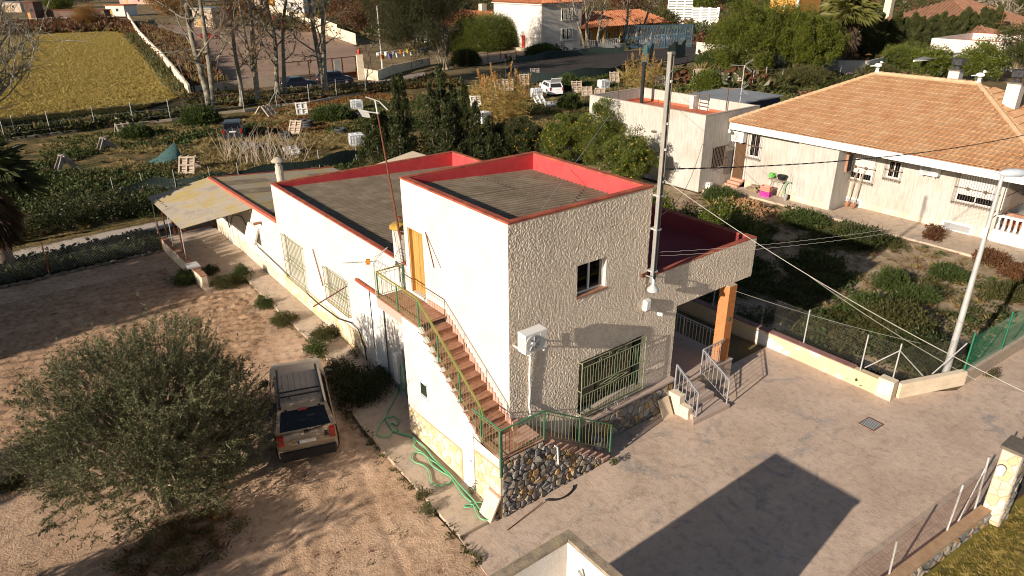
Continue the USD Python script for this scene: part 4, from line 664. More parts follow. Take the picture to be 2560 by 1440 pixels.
# gold off-roader and the other cars
def car(name, label, loc, rz, paint, Ln, Wd, Ht, belt, hood, ws, rf, rr, rb, wr=.34, cat='car', tumble=.17, trim=None, glassm=None, wb=None, plate=True, cab_round=.0, open_gate=False, tail=None, group=None):
    t = thing(name, label, cat, loc, rz, group); h = Ln / 2; W2_ = Wd / 2; zb = wr * .72; trim = trim or paint; wb = wb or Ln * .585
    st_ = [(-h, belt * .62, belt - .16, .86), (-h + .06, zb + .02, belt - .05, .93), (-h + .35, zb, belt, .985), (rb + .05, zb, belt, 1.0), (0, zb, belt, 1.0), (ws, zb, belt, 1.0), (ws + .12, zb, belt - .005, .995), (h - .55, zb, hood + .01, .965), (h - .22, zb + .03, hood - .05, .91), (h - .03, zb + .06, hood - .17, .82), (h, zb + .16, hood - .3, .78)]
    R = []
    for x, z0, z1, k in st_:
        w = W2_ * k; zm = z0 + (z1 - z0) * .55
        R.append([(x, -w * .93, z0), (x, -w, z0 + .12), (x, -w, zm), (x, -w * .965, z1 - .05), (x, -w * .90, z1), (x, -w * .45, z1 + .018), (x, w * .45, z1 + .018), (x, w * .90, z1), (x, w * .965, z1 - .05), (x, w, zm), (x, w, z0 + .12), (x, w * .93, z0)])
    R = np.array(R); n = R.shape[1]; mb = MB(); i = np.arange(len(R) - 1)[:, None] * n; j = np.arange(n)[None]; j2 = (j + 1) % n
    mb.add(R.reshape(-1, 3), np.stack([i + j, i + j2, i + n + j2, i + n + j], -1).reshape(-1, 4))
    for e, rev in ((0, 0), (len(R) - 1, 1)): q = R[e]; mb.add(np.vstack([q, q.mean(0)]), [[(a + 1) % n if not rev else a, a if not rev else (a + 1) % n, n] for a in range(n)])
    mb.build('body', paint, t, 35, local=True)
    # cabin: pillars and roof as one shell, panes set into it
    wbt, wtp = W2_ * .93, W2_ * (1 - tumble) * .96; zr = Ht
    B = np.array([(ws, -wbt, belt), (rb, -wbt, belt), (rb, wbt, belt), (ws, wbt, belt)]); Tt = np.array([(rf, -wtp, zr - .06), (rr, -wtp, zr - .05), (rr, wtp, zr - .05), (rf, wtp, zr - .06)]); To = np.array([(rf - .10, -wtp * .86, zr), (rr + .12, -wtp * .86, zr), (rr + .12, wtp * .86, zr), (rf - .10, wtp * .86, zr)])
    mb = MB(); V = np.vstack([B, Tt, To]); fs = [[k, (k + 1) % 4, 4 + (k + 1) % 4, 4 + k] for k in range(4)] + [[4 + k, 4 + (k + 1) % 4, 8 + (k + 1) % 4, 8 + k] for k in range(4)] + [[8, 9, 10, 11]]
    mb.add(V, [f[::-1] for f in fs]); mb.build('cabin', paint, t, False, local=True)
    def inset(a, b, c, d, u0, u1, v0, v1, off):
        q = [(a * (1 - u) + b * u) * (1 - v) + (d * (1 - u) + c * u) * v for u, v in ((u0, v0), (u1, v0), (u1, v1), (u0, v1))]; nn = np.cross(q[1] - q[0], q[3] - q[0]); nn /= np.linalg.norm(nn); cen = (a + b + c + d) / 4
        if nn @ (cen - [cen[0] * 0 + (ws + rb) / 2, 0, belt]) < 0: nn = -nn
        return [x + nn * off for x in q]
    gm = glassm or m_carglass
    part('windscreen', gm, t, lambda m: m.quad(*inset(B[0], B[3], Tt[3], Tt[0], .05, .95, .06, .95, .006)), local=True)
    if not open_gate: part('rear_window', gm, t, lambda m: m.quad(*inset(B[1], B[2], Tt[2], Tt[1], .07, .93, .08, .90, .006)), local=True)
    else:
        part('boot_opening', m_dark, t, lambda m: m.quad(*inset(B[1], B[2], Tt[2], Tt[1], .08, .92, .02, .92, .006)), local=True)
        part('tailgate', paint, t, lambda m: m.obox((rr - .25, 0, zr + .25), (.9, wtp * 1.8, .06), np.array([[.72, 0, .69], [0, 1, 0], [-.69, 0, .72]])), local=True)
    for s_ in (0, 1):
        a, b, c, d = (B[0], B[1], Tt[1], Tt[0]) if s_ == 0 else (B[3], B[2], Tt[2], Tt[3])
        for u0, u1 in ((.12, .40), (.43, .68), (.71, .92)): part('side_window', gm, t, lambda m: m.quad(*inset(a, b, c, d, u0, u1, .08, .88, .006)), local=True)
    for sx in (-wb / 2 - .02, wb / 2 - .02):
        for sy in (-1, 1):
            y = sy * (W2_ - .11); w_ = part('tyre', m_black, t, lambda m: m.lathe((0, 0, 0), [(wr * .62, -.10), (wr * .95, -.10), (wr, -.06), (wr, .06), (wr * .95, .10), (wr * .62, .10)], 22), local=True) if False else None
            mb = MB(); mb.tube([(sx, y - .11, wr), (sx, y - .09, wr), (sx, y + .09, wr), (sx, y + .11, wr)], [wr * .93, wr, wr, wr * .93], 22); w_ = mb.build('wheel', m_black, t, 30, local=True)
            part('rim', m_alug, w_, lambda m: [m.tube([(sx, y + sy * .112, wr), (sx, y + sy * .118, wr)], wr * .62, 16)] + [m.beam((sx, y + sy * .122, wr), (sx + wr * .58 * math.cos(k), y + sy * .122, wr + wr * .58 * math.sin(k)), .05, .01, (0, 1, 0)) for k in np.arange(5) * 2 * math.pi / 5], local=True)
            part('wheel_arch', m_black, t, lambda m: m.tube([(sx, sy * (W2_ - .02) - .01 * sy, wr + .02), (sx, sy * (W2_ + .004), wr + .02)], wr * 1.18, 20), local=True)
    for sy in (-1, 1):
        part('tail_light', m_redlight, t, lambda m: m.obox((-h + .02, sy * W2_ * .83, belt - .16), (.12, W2_ * .18, .34)) if tail is None else m.box(-h - .02, -h + .14, sy * W2_ * .80 - tail[0] / 2, sy * W2_ * .80 + tail[0] / 2, tail[1], tail[2]), local=True)
        part('headlight', m_alu, t, lambda m: m.obox((h - .13, sy * W2_ * .62, hood - .17), (.14, .34, .13)), local=True)
        part('mirror', trim, t, lambda m: m.obox((ws - .25, sy * (W2_ + .10), belt + .08), (.13, .20, .17)), local=True)
        part('door_handle', trim, t, lambda m: [m.obox((xx_, sy * (W2_ + .006), belt - .14), (.18, .03, .035)) for xx_ in (ws - .95, ws - 1.85)], local=True)
        part('sill_trim', trim, t, lambda m: m.box(-wb / 2 + wr * 1.2, wb / 2 - wr * 1.2, sy * W2_ - .02 + (.0 if sy > 0 else 0), sy * W2_ + .02, zb + .0, zb + .22), local=True)
    part('bumper', trim, t, lambda m: m.solid([(-h - .07, -W2_ * .84, zb), (-h - .07, W2_ * .84, zb), (-h + .3, W2_ * 1.0, zb), (-h + .3, -W2_ * 1.0, zb)], [(-h - .07, -W2_ * .84, zb + .3), (-h - .07, W2_ * .84, zb + .3), (-h + .3, W2_ * 1.0, zb + .3), (-h + .3, -W2_ * 1.0, zb + .3)]), local=True)
    part('bumper', trim, t, lambda m: m.box(h - .14, h + .05, -W2_ * .78, W2_ * .78, zb + .02, zb + .26), local=True)
    if plate: part('number_plate', m_alu, t, lambda m: m.box(-h - .03, -h + .0, -.26, .26, belt * .74, belt * .74 + .11), local=True)
    return t
m_carglass = plain('car_glass', (.008, .009, .011), .12, 0, .35); m_redlight = plain('tail_lamp_red', (.32, .018, .012), .2, 0, .5, .5)
m_gold = worn('dusty_gold_paint', [(.3, (.27, .205, .14)), (.6, (.35, .27, .185)), (.8, (.30, .235, .165))], 2.5, rough=.3, spec=.6, coord='tc')
m_goldroof = m_gold
hd = math.radians(72.5); tl = np.array([-3.12, 5.43]); cpos = tl + 2.32 * np.array([math.cos(hd), math.sin(hd)]); BLK = plain('black_trim', (.022, .022, .024), .5)
suv = car('off_road_car', 'gold off road estate car parked beside the house with its rear to the camera', (cpos[0], cpos[1], .0), hd, m_gold, 4.70, 1.84, 1.74, 1.12, 1.10, 1.0, .28, -1.80, -2.22, .37, tumble=.20, trim=BLK, plate=False, tail=(.17, .80, 1.10))
h = 2.35
plt = part('number_plate', m_alu, suv, lambda m: m.box(-h - .045, -h - .0, -.25, .27, .80, .91), local=True, label='white number plate'); part('plate_band', plain('plate_blue', (.02, .05, .35), .5), plt, lambda m: m.box(-h - .049, -h - .044, .225, .27, .80, .91), local=True)
part('handle_bar', m_gold, suv, lambda m: m.box(-h - .05, -h, -.32, .42, .925, .965), local=True)
for sy in (-1, 1): part('roof_rail', BLK, suv, lambda m: [m.beam((.35, sy * .60, 1.80), (-1.72, sy * .62, 1.80), .05, .06), m.box(.28, .42, sy * .60 - .03, sy * .60 + .03, 1.68, 1.8), m.box(-1.8, -1.66, sy * .62 - .03, sy * .62 + .03, 1.68, 1.8)], local=True)
for x in (-1.05, -1.32): part('cross_bar', BLK, suv, lambda m: m.beam((x, -.6, 1.815), (x, .6, 1.815), .045, .035), local=True)
for k in range(6): part('roof_rib', m_alug, suv, lambda m: m.beam((.15, -.45 + .18 * k, 1.745), (-1.6, -.45 + .18 * k, 1.745), .014, .016), local=True)
part('brake_light', m_redlight, suv, lambda m: m.box(-1.98, -1.9, -.12, .12, 1.665, 1.71), local=True); part('wiper', m_black, suv, lambda m: [m.beam((-2.315, .02, 1.135), (-2.23, -.55, 1.19), .02), m.obox((-2.29, -.0, 1.13), (.08, .12, .06))], local=True)
for sy in (-.48, .48): part('hinge', m_black, suv, lambda m: m.obox((-1.93, sy, 1.70), (.10, .08, .04)), local=True)
part('decal', m_black, suv, lambda m: [m.obox((-h - .012, -.56 + a, .98 + b), (.006, w, hh), np.array([[1, 0, 0], [0, math.cos(c), -math.sin(c)], [0, math.sin(c), math.cos(c)]])) for a, b, w, hh, c in ((0, .06, .10, .03, .3), (.02, .02, .08, .03, -.4), (-.02, -.02, .07, .03, .5), (.04, -.06, .03, .08, .3), (0, -.07, .03, .07, -.2), (-.05, -.06, .03, .09, -.5), (.03, .09, .06, .02, 0))], local=True, label='small dark rally style sticker')
part('bonnet_line', m_black, suv, lambda m: m.beam((1.03, -.74, 1.142), (1.03, .74, 1.142), .03, .01), local=True)
# garden hose and a few loose things on the path
def zg(x, y): return (860 + x / 2.977, 960 + y / 2.977)
def hose_pts(L_, z=.135): return smooth_path([G(*zg(x, y), z) for x, y in L_], 7)
hs = MB()
for q in ([(412, -15), (395, 70), (345, 170), (315, 230), (325, 290), (370, 345), (440, 375), (520, 395), (545, 425), (600, 470), (660, 545), (740, 625), (800, 680), (850, 740), (920, 815), (970, 870), (1010, 930), (1065, 960), (1088, 992), (1050, 1012), (1000, 985), (975, 925), (950, 895), (905, 900), (897, 915), (940, 915), (985, 885), (1025, 880)],
          [(315, 240), (275, 290), (252, 350), (262, 388), (320, 388), (360, 352), (345, 300), (360, 288), (395, 305), (405, 265), (370, 242), (325, 246)],
          [(400, 330), (420, 365), (500, 385), (530, 420), (515, 455), (560, 492), (620, 540), (650, 600), (730, 655), (795, 695), (790, 730), (740, 752), (680, 752), (645, 715), (632, 650), (590, 605), (525, 580), (500, 548), (520, 512), (575, 512), (640, 560), (700, 600), (790, 690), (840, 760), (890, 830), (950, 880)]):
    hs.tube(hose_pts(q), .021, 7)
hs.tube(smooth_path([(.86, 7.0, .2), (.80, 6.8, 1.25), (.75, 6.5, 1.3), (.6, 6.3, .5), G(*zg(412, -15), .135)], 6), .021, 7)
top('garden_hose', hs, worn('hose_green', [(.3, (.10, .36, .17)), (.7, (.16, .46, .24))], 3.0, rough=.45, spec=.5), 'long green garden hose lying in loops along the side path', 'hose', smooth=True)
t = thing('paving_slab', 'pale paving slab leaning on the corner of the stair wall', 'slab', (-.2, .1, 0)); part('slab', m_cream, t, lambda m: m.solid([(-.42, -.02, .09), (-.42, .5, .09), (-.36, .5, .09), (-.36, -.02, .09)], [(-.10, -.02, .72), (-.10, .5, .72), (-.04, .5, .72), (-.04, -.02, .72)]))
part('backing', m_terra, t, lambda m: m.solid([(-.355, .0, .09), (-.355, .53, .09), (-.33, .53, .09), (-.33, .0, .09)], [(-.035, .0, .76), (-.035, .53, .76), (-.01, .53, .76), (-.01, .0, .76)]))
t = thing('paving_slab', 'beige paving slab leaning on the stone plinth next to the porch steps', 'slab', (7.1, .5, 0)); part('slab', m_cream, t, lambda m: m.solid([(6.85, .36, 0), (7.32, .36, 0), (7.32, .41, 0), (6.85, .41, 0)], [(6.82, .62, .62), (7.28, .62, .62), (7.28, .67, .62), (6.82, .67, .62)]))
t = thing('bucket', 'grey green bucket with a tap on the lower steps of the front stair', 'bucket', (3.72, .3, .40)); part('pail', m_alug, t, lambda m: m.lathe((0, 0, 0), [(.001, .0), (.13, 0), (.17, .30), (.155, .30), (.12, .02)], 16), True, local=True); part('tap', m_alu, t, lambda m: m.tube([(-.16, 0, .1), (-.3, -.05, .1), (-.32, -.05, .02)], .025, 6), local=True)
t = thing('hose_offcut', 'short curved dark hose lying on the concrete by the stone wall', 'hose'); part('hose', m_black, t, lambda m: m.tube(smooth_path([G(*zg(x, y), .03) for x, y in ((1500, 862), (1580, 862), (1650, 835), (1700, 790), (1712, 755))], 6), .025, 7))
t = thing('rod', 'thin rusty rod lying on the concrete at the corner of the stair', 'rod'); part('bar', m_rust, t, lambda m: m.tube([G(*zg(1215, 1088), .02), G(*zg(1480, 880), .05)], .012, 5))
t = thing('drain_cover', 'slotted iron drain cover in the concrete driveway', 'drain cover', (11.93, -3.89, .0), -.05); part('frame', m_rust, t, lambda m: [m.box(-.30, .30, -.26, -.23, 0, .014), m.box(-.30, .30, .23, .26, 0, .014), m.box(-.30, -.27, -.23, .23, 0, .014), m.box(.27, .30, -.23, .23, 0, .014)], local=True)
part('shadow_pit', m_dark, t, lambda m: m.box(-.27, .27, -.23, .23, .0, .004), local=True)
for k in range(7): part('bar', m_alug, t, lambda m: m.box(-.24 + k * .075, -.205 + k * .075, -.23, .23, .004, .012), local=True)
# canopy and garden wall on the left
cp = thing('canopy', 'corrugated fibre cement canopy on rusty posts at the left end of the house', 'canopy', (-.5, 25, 0))
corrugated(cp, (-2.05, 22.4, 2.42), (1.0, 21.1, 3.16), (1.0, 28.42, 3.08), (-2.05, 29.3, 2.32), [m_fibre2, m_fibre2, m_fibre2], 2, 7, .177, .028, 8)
part('beam', m_rust, cp, lambda m: m.beam((-1.85, 22.6, 2.33), (-1.85, 29.1, 2.24), .06)); part('beam', m_wood, cp, lambda m: m.beam((.9, 21.3, 3.02), (.9, 28.3, 2.95), .07))
for p in ((-1.85, 24.0), (-1.85, 27.3)): part('post', m_rust, cp, lambda m: m.beam((*p, .6), (*p, 2.3), .06))
for p in ((-2.0, 23.0), (-2.02, 25.4), (-2.05, 28.6)): part('pole', m_galv, cp, lambda m: m.tube([(*p, .5), (p[0] + .05, p[1], 2.4)], .018, 6))
part('debris', worn('roof_litter', [(.3, (.12, .09, .07)), (.7, (.2, .15, .11))], 4), cp, lambda m: [m.obox((-1.75 + .9 * rng.random() ** 1.4, 25.3 + 3.2 * rng.random(), 2.46), (.09, .11, .03), rz=rng.uniform(0, 3)) for _ in range(46)])
gt = thing('mesh_gate', 'brown framed mesh gate under the far end of the canopy', 'gate', (-.5, 28.9, .1)); part('frame', m_rust, gt, lambda m: [m.box(.85, .98, 28.8, 28.9, .1, 2.4), m.box(-1.2, -1.12, 28.82, 28.9, .1, 2.1), m.beam((-1.15, 28.86, 1.9), (.9, 28.86, 1.95), .05), m.beam((-1.15, 28.86, .25), (.9, 28.86, .25), .05)]); part('bar', m_rust, gt, lambda m: [m.beam((-1.1 + .1 * k, 28.86, .25), (-1.1 + .1 * k, 28.86, 1.9), .008) for k in range(20)])
gw = thing('garden_wall', 'low rendered garden wall with a tiled top beside the patio', 'wall', (-2.1, 24, 0)); part('wall', m_cream, gw, lambda m: m.solid([(-2.02, 20.35, 0), (-1.78, 20.35, 0), (-2.0, 27.3, 0), (-2.24, 27.3, 0)], [(-2.02, 20.35, .68), (-1.78, 20.35, .68), (-2.0, 27.3, .68), (-2.24, 27.3, .68)]))
for k in range(9): y = 20.35 + k * .74; dx = -.0317 * (y - 20.35); part('cap_tile', m_terra, gw, lambda m: m.box(-2.05 + dx, -1.76 + dx, y, y + .73, .682, .72 + .002 * (k % 3)))
part('sink_board', m_alu, gw, lambda m: m.box(-2.25, -1.7, 21.6, 22.3, .725, .77), label='white board on top of the wall')
# ------------------------------------------------------------------ boundary wall, fences, lamp
def chainlink(parent, a, b, h, mat, step=.12, r=.0016, name='wire_mesh'):
    a, b = np.array(a, float), np.array(b, float); Ln = np.linalg.norm(b - a); d = (b - a) / Ln; m = MB(); n = int((Ln + h) / step)
    for k in range(n):
        for sg_ in (1, -1):
            s0 = k * step - (h if sg_ > 0 else 0); lo, hi = max(0, -s0 if sg_ > 0 else s0 - Ln), min(h, Ln - s0 if sg_ > 0 else s0)
            if hi - lo < .02: continue
            m.beam(a + d * (s0 + sg_ * lo) + [0, 0, lo], a + d * (s0 + sg_ * hi) + [0, 0, hi], r * 2)
    m.beam(a + [0, 0, h], b + [0, 0, h], r * 2.4); m.beam(a + [0, 0, h * .5], b + [0, 0, h * .5], r * 2.4)
    return m.build(name, mat, parent)
bw = thing('boundary_wall', 'low cream boundary wall with a flaking red brown top right of the driveway', 'wall', (13.8, 5, 0)); m_flake = worn('flaking_render', [(.42, (.56, .44, .28)), (.56, (.60, .48, .32)), (.60, (.78, .75, .70)), (.8, (.80, .77, .72))], .9, bump=.3, bscale=25, dist=.012)
part('wall', m_flake, bw, lambda m: m.box(13.72, 13.98, -3.1, 16.0, 0, .60)); part('coping', worn('coping_brown', [(.3, (.20, .10, .09)), (.7, (.30, .17, .15))], 3), bw, lambda m: m.box(13.70, 14.0, -2.2, 16.0, .602, .64))
mb_ = part('meter_cabinet', m_cream, bw, lambda m: m.box(13.68, 14.0, -3.62, -3.1, 0, .72), label='cream meter cabinet in the end of the wall'); part('door', m_alu, mb_, lambda m: m.box(13.66, 13.678, -3.56, -3.18, .18, .62))
bk = thing('block_wall', 'short low wall of pale concrete blocks under the street lamp', 'wall', (15.3, -4.1, 0)); d0, d1 = np.array([14.12, -3.62]), np.array([16.75, -4.62]); dd_ = (d1 - d0); Lb = np.linalg.norm(dd_); ang = math.atan2(dd_[1], dd_[0])
for row in range(3):
    for k in range(-1, 7):
        s0, s1 = max(0, k * .42 + .21 * (row % 2)), min(Lb, (k + 1) * .42 + .21 * (row % 2) - .008)
        if s1 - s0 > .05: part('block', m_cream, bk, lambda m: m.obox(np.append(d0 + dd_ / Lb * (s0 + s1) / 2, .09 + row * .19), (s1 - s0, .2, .184), rz=ang))
gwl = thing('road_wall', 'low grey block wall with green mesh along the road', 'wall', (22, -4.9, 0)); part('wall', m_mortar, gwl, lambda m: m.solid([(16.75, -4.72, 0), (40, -6.0, 0), (40, -5.8, 0), (16.75, -4.50, 0)], [(16.75, -4.72, .5), (40, -6.0, .5), (40, -5.8, .5), (16.75, -4.50, .5)]))
m_wire = plain('dull_wire', (.16, .15, .14), .6, .3)
fn = thing('wire_fence', 'chain link fence on grey posts above the low boundary wall', 'fence', (14, 0, .6), 0)
for p in ((13.93, 8.0), (13.93, 4.0), (14.0, -.1), (13.8, -2.4), (14.05, -3.4)): part('post', m_galv, fn, lambda m: m.tube([(*p, .55), (p[0] + .02, p[1], 2.0)], .024, 8))
for a, b in (((13.95, 8.0, .66), (14.0, 4.0, .66)), ((13.95, 4.0, .66), (14.0, -.1, .66)), ((14.0, -.1, .66), (14.05, -3.4, .66)), ((14.05, -3.4, .56), (16.6, -4.5, .56))): chainlink(fn, a, b, 1.25, m_wire)
for a, b in (((14.05, -3.4, 1.75), (14.0, -2.45, .66)), ((14.05, -3.4, 1.75), (15.15, -3.9, .6)), ((16.55, -4.5, 1.65), (15.5, -4.05, .6))): part('strut', m_galv, fn, lambda m: m.tube([a, b], .02, 6))
gf = thing('green_fence', 'green mesh fence on green posts along the road wall', 'fence', (20, -4.9, .5)); m_netg = plain('net_green', (.02, .16, .09), .6)
for k in range(7): x = 16.7 + 2.8 * k; part('post', m_netg, gf, lambda m: m.tube([(x, -4.6 - .056 * (x - 16.75), .45), (x + .03, -4.6 - .056 * (x - 16.75), 2.05)], .03, 8))
chainlink(gf, (16.7, -4.6, .52), (33, -5.5, .52), 1.35, m_netg, .10, .0022, 'mesh')
sl = thing('street_lamp', 'tall galvanised street lamp beside the wire fence', 'street lamp', (lampx, lampy, 0)); part('pole', m_galv, sl, lambda m: m.tube([(0, 0, 0), (0, 0, 3.5), (0, 0, 7.45)], [.125, .09, .055], 16), True, local=True)
hdv = np.array([.80, -.60, 0]); part('arm', m_galv, sl, lambda m: m.tube([(0, 0, 7.4), tuple(hdv * .12 + [0, 0, 7.5]), tuple(hdv * .3 + [0, 0, 7.52])], .04, 8), local=True)
def lamp_head(m):
    a = np.arange(18) / 18 * 2 * math.pi; cx = np.array([math.cos(math.atan2(hdv[1], hdv[0])), math.sin(math.atan2(hdv[1], hdv[0]))]); cy = np.array([-cx[1], cx[0]]); rows = []
    for k, z in ((.75, -.07), (1, 0), (.97, .06), (.7, .13), (.3, .16), (.02, .165)): rows.append([(*(hdv[:2] * .32 + cx * math.cos(t) * .46 * k + cy * math.sin(t) * .19 * k), 7.5 + z) for t in a])
    R = np.array(rows).reshape(-1, 3); n = 18; i = np.arange(5)[:, None] * n; j = np.arange(n)[None]; j2 = (j + 1) % n; m.add(R, np.stack([i + j, i + j2, i + n + j2, i + n + j], -1).reshape(-1, 4)); m.add(np.vstack([R[:n], R[:n].mean(0)]), [[(q + 1) % n, q, n] for q in range(n)])
part('head', worn('lamp_head', [(.3, (.40, .45, .52)), (.7, (.5, .55, .6))], 3, rough=.5), sl, lamp_head, True, local=True); part('junction_box', m_alu, sl, lambda m: m.box(-.16, -.06, -.08, .08, 5.4, 5.75), local=True); part('wire_bracket', m_cable, sl, lambda m: m.tube([(0, 0, 6.0), (.15, -.1, 6.15), (.7, -.5, 6.25)], .015, 5), local=True)
# the flat roofed building at the lower edge and the low wall with its pillar
bb = thing('flat_roofed_building', 'white flat roofed building with a mossy coping at the lower edge of the picture', 'building', (-3.5, -5.4, 0)); m_moss = worn('mossy_coping', [(.3, (.17, .135, .10)), (.55, (.33, .265, .19)), (.75, (.40, .31, .15))], 4.0, bump=.6, bscale=20, dist=.02)
bx0, bx1, by0, by1, bz = -9.5, -1.45, -6.75, -4.12, 3.48
part('wall', m_white, bb, lambda m: [m.box(bx0, bx1, by1 - .2, by1, 0, bz), m.box(bx1 - .18, bx1 - .001, by0, by1 - .2, 0, bz - .001), m.box(bx0, bx1 - .18, by0, by0 + .18, 0, bz - .002)]); part('roof_deck', m_white, bb, lambda m: m.box(bx0, bx1 - .18, by0 + .18, by1 - .2, 2.1, 2.3))
cop = part('coping', m_moss, bb, lambda m: [m.box(bx1 - .17, bx1 + .02, by0 - .04, by1 - .2, bz, bz + .07), m.box(bx0, bx1 + .02, by1 - .2, by1 + .0, bz - .01, bz + .07)])
part('drain_pipe', m_alug, bb, lambda m: m.tube([(bx1 - .21, by1 - .75, 2.3), (bx1 - .22, by1 - .72, 3.0), (bx1 - .30, by1 - .66, 3.2)], .03, 7))
lw = thing('low_wall', 'low wall with a brick top and stone face by the lawn in the corner', 'wall', (8, -7.6, 0)); lwd = math.atan2(-7.95 + 7.35, 11.2 - 4.6)
part('wall', m_mortar, lw, lambda m: m.solid([(4.6, -7.57, 0), (10.0, -8.02, 0), (10.0, -7.76, 0), (4.6, -7.31, 0)], [(4.6, -7.57, .38), (10.0, -8.02, .38), (10.0, -7.76, .38), (4.6, -7.31, .38)]))
m_fadedbrick = worn('faded_brick', [(.3, (.40, .25, .15)), (.7, (.52, .35, .22))], 5.0, bump=.3, bscale=40, island=.18, rough=.9)
for k in range(23): x = 4.62 + k * .235; y = -7.44 - .0833 * (x + .11 - 4.6); part('brick', m_fadedbrick, lw, lambda m: m.obox((x + .11, y, .41), (.222, .27, .055), rz=-.083))
sv = np.array([math.cos(-.083), math.sin(-.083)]); stones(lw, sg.box(.02, .02, 5.35, .36), .24, 61, lambda u, v, w: (4.6 + sv[0] * u + .083 * (-w), -7.57 + sv[1] * u - w, v), STONE, .01, .06, .02, .75)
wf = thing('sagging_fence', 'sagging chain link fence on leaning posts behind the low wall', 'fence', (8, -7.3, .4))
for a, b in (((5.8, -7.42, .35), (5.75, -7.40, 1.45)), ((8.33, -7.62, .35), (8.55, -7.60, 1.75)), ((9.75, -7.72, .3), (9.98, -7.6, 1.9))): part('post', m_galv, wf, lambda m: m.tube([a, b], .026, 8))
part('strut', m_galv, wf, lambda m: m.tube([(8.9, -7.65, .4), (9.9, -7.62, 1.6)], .02, 6))
for a, b in (((2.0, -7.15, .42), (5.78, -7.42, .42)), ((5.78, -7.42, .42), (8.4, -7.62, .42)), ((8.4, -7.62, .42), (9.85, -7.70, .42))): chainlink(wf, a, b, 1.15, m_rust, .12, .0014)
gp = thing('gate_pillar', 'tall stone clad gate pillar at the right edge', 'pillar', (10.3, -8.0, 0)); part('core', m_mortar, gp, lambda m: m.box(10.02, 10.62, -8.25, -7.8, 0, 2.3)); stones(gp, sg.box(-8.24, .02, -7.81, 2.28), .26, 71, lambda u, v, w: (10.02 - w, -16.05 - u, v), PAVE, .008, .03, .01, .85); stones(gp, sg.box(10.03, .02, 10.61, 2.28), .26, 73, lambda u, v, w: (u, -8.25 - w, v), STONE, .008, .03, .01, .85); part('cap', m_mortard, gp, lambda m: m.box(9.97, 10.67, -8.30, -7.75, 2.3, 2.38))
part('lamp_cover', m_alu, gp, lambda m: m.lathe((9.85, -7.95, 1.75), [(.001, -.12), (.09, -.1), (.11, .1), (.05, .16), (.001, .17)], 12), True, label='white bulkhead lamp')
gg = thing('mesh_gate', 'dark mesh gate next to the stone clad pillar', 'gate', (12, -8.2, 0)); part('frame', m_rust, gg, lambda m: [m.beam((10.7, -8.1, z), (13.6, -8.35, z), .05) for z in (.15, 2.1)] + [m.beam((x, -8.1 - .085 * (x - 10.7), .15), (x, -8.1 - .085 * (x - 10.7), 2.1), .05) for x in (10.7, 12.15, 13.6)]); part('mesh_panel', m_black, gg, lambda m: [m.beam((10.7 + .07 * k, -8.1 - .006 * k, .15), (10.7 + .07 * k, -8.1 - .006 * k, 2.1), .03) for k in range(42)])
# ------------------------------------------------------------------ neighbouring house with the tiled roof
nb = thing('tiled_house', 'neighbouring white house with a large orange tiled hip roof', 'house', (33, 7, 0)); NE, NSL = 4.35, .308
def nwall(*b, mat=m_stripe): return part('wall', mat, nb, lambda m: m.box(*b))
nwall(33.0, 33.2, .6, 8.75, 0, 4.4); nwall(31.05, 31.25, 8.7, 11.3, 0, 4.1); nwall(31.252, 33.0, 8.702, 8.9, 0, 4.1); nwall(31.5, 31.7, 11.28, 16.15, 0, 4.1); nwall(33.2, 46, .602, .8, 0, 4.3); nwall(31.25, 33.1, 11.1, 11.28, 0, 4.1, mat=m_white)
part('inner_core', m_dark, nb, lambda m: m.box(33.4, 45, 1.2, 15.5, 0, 4.6)); part('inner_core', m_dark, nb, lambda m: m.box(31.9, 33.4, 9.0, 15.8, 0, 3.8))
part('stained_base', worn('stained_base', [(.3, (.52, .40, .28)), (.6, (.64, .54, .43))], 1.5), nb, lambda m: [m.box(32.985, 32.999, .6, 8.68, .1, .42), m.box(31.035, 31.049, 8.72, 11.3, .1, .48), m.box(31.485, 31.499, 11.3, 16.1, .1, .4)])
part('eave', m_trim, nb, lambda m: [m.box(30.62, 30.78, -1.85, 16.1, 3.86, 4.30), m.box(30.78, 33.0, -1.85, 16.0, 4.12, 4.28), m.box(30.78, 46, -1.86, -1.7, 3.86, 4.30)])
part('soffit_board', m_terra, nb, lambda m: m.box(30.56, 30.82, -1.95, 16.1, 4.302, 4.345))
EC0, EC1, R1, R2 = np.array([30.6, -1.95, NE]), np.array([30.6, 16.15, NE]), np.array([39.3, 11.45, 7.03]), np.array([39.3, 5.35, 7.03]); B0, B1 = np.array([48.0, -1.95, NE]), np.array([48.0, 16.15, NE])
part('roof', m_terra, nb, lambda m: [m.add([EC0, EC1, R1, R2], [[0, 3, 2, 1]]), m.add([EC0, R2, B0], [[0, 2, 1]]), m.add([EC1, R1, B1], [[0, 1, 2]]), m.add([B0, B1, R1, R2], [[0, 1, 2, 3]])])
def tile_mesh(mb, o, ax, dn, nn, w, ln, r):
    a = np.linspace(0, math.pi, 6); lift0, lift1 = .05, .0; wv = w * .48
    top_ = np.array([o + ax * (-math.cos(t) * wv * .93) + nn * (math.sin(t) * .075 + lift1) for t in a]); bot = np.array([o + dn * ln + ax * (-math.cos(t) * wv) + nn * (math.sin(t) * .085 + lift0) for t in a])
    lip = bot - nn * .04; V = np.vstack([top_, bot, lip]); f = [[k, k + 6, k + 7, k + 1] for k in range(5)] + [[k + 6, k + 12, k + 13, k + 7] for k in range(5)]; mb.add(V, [q[::-1] for q in f])
TL = []
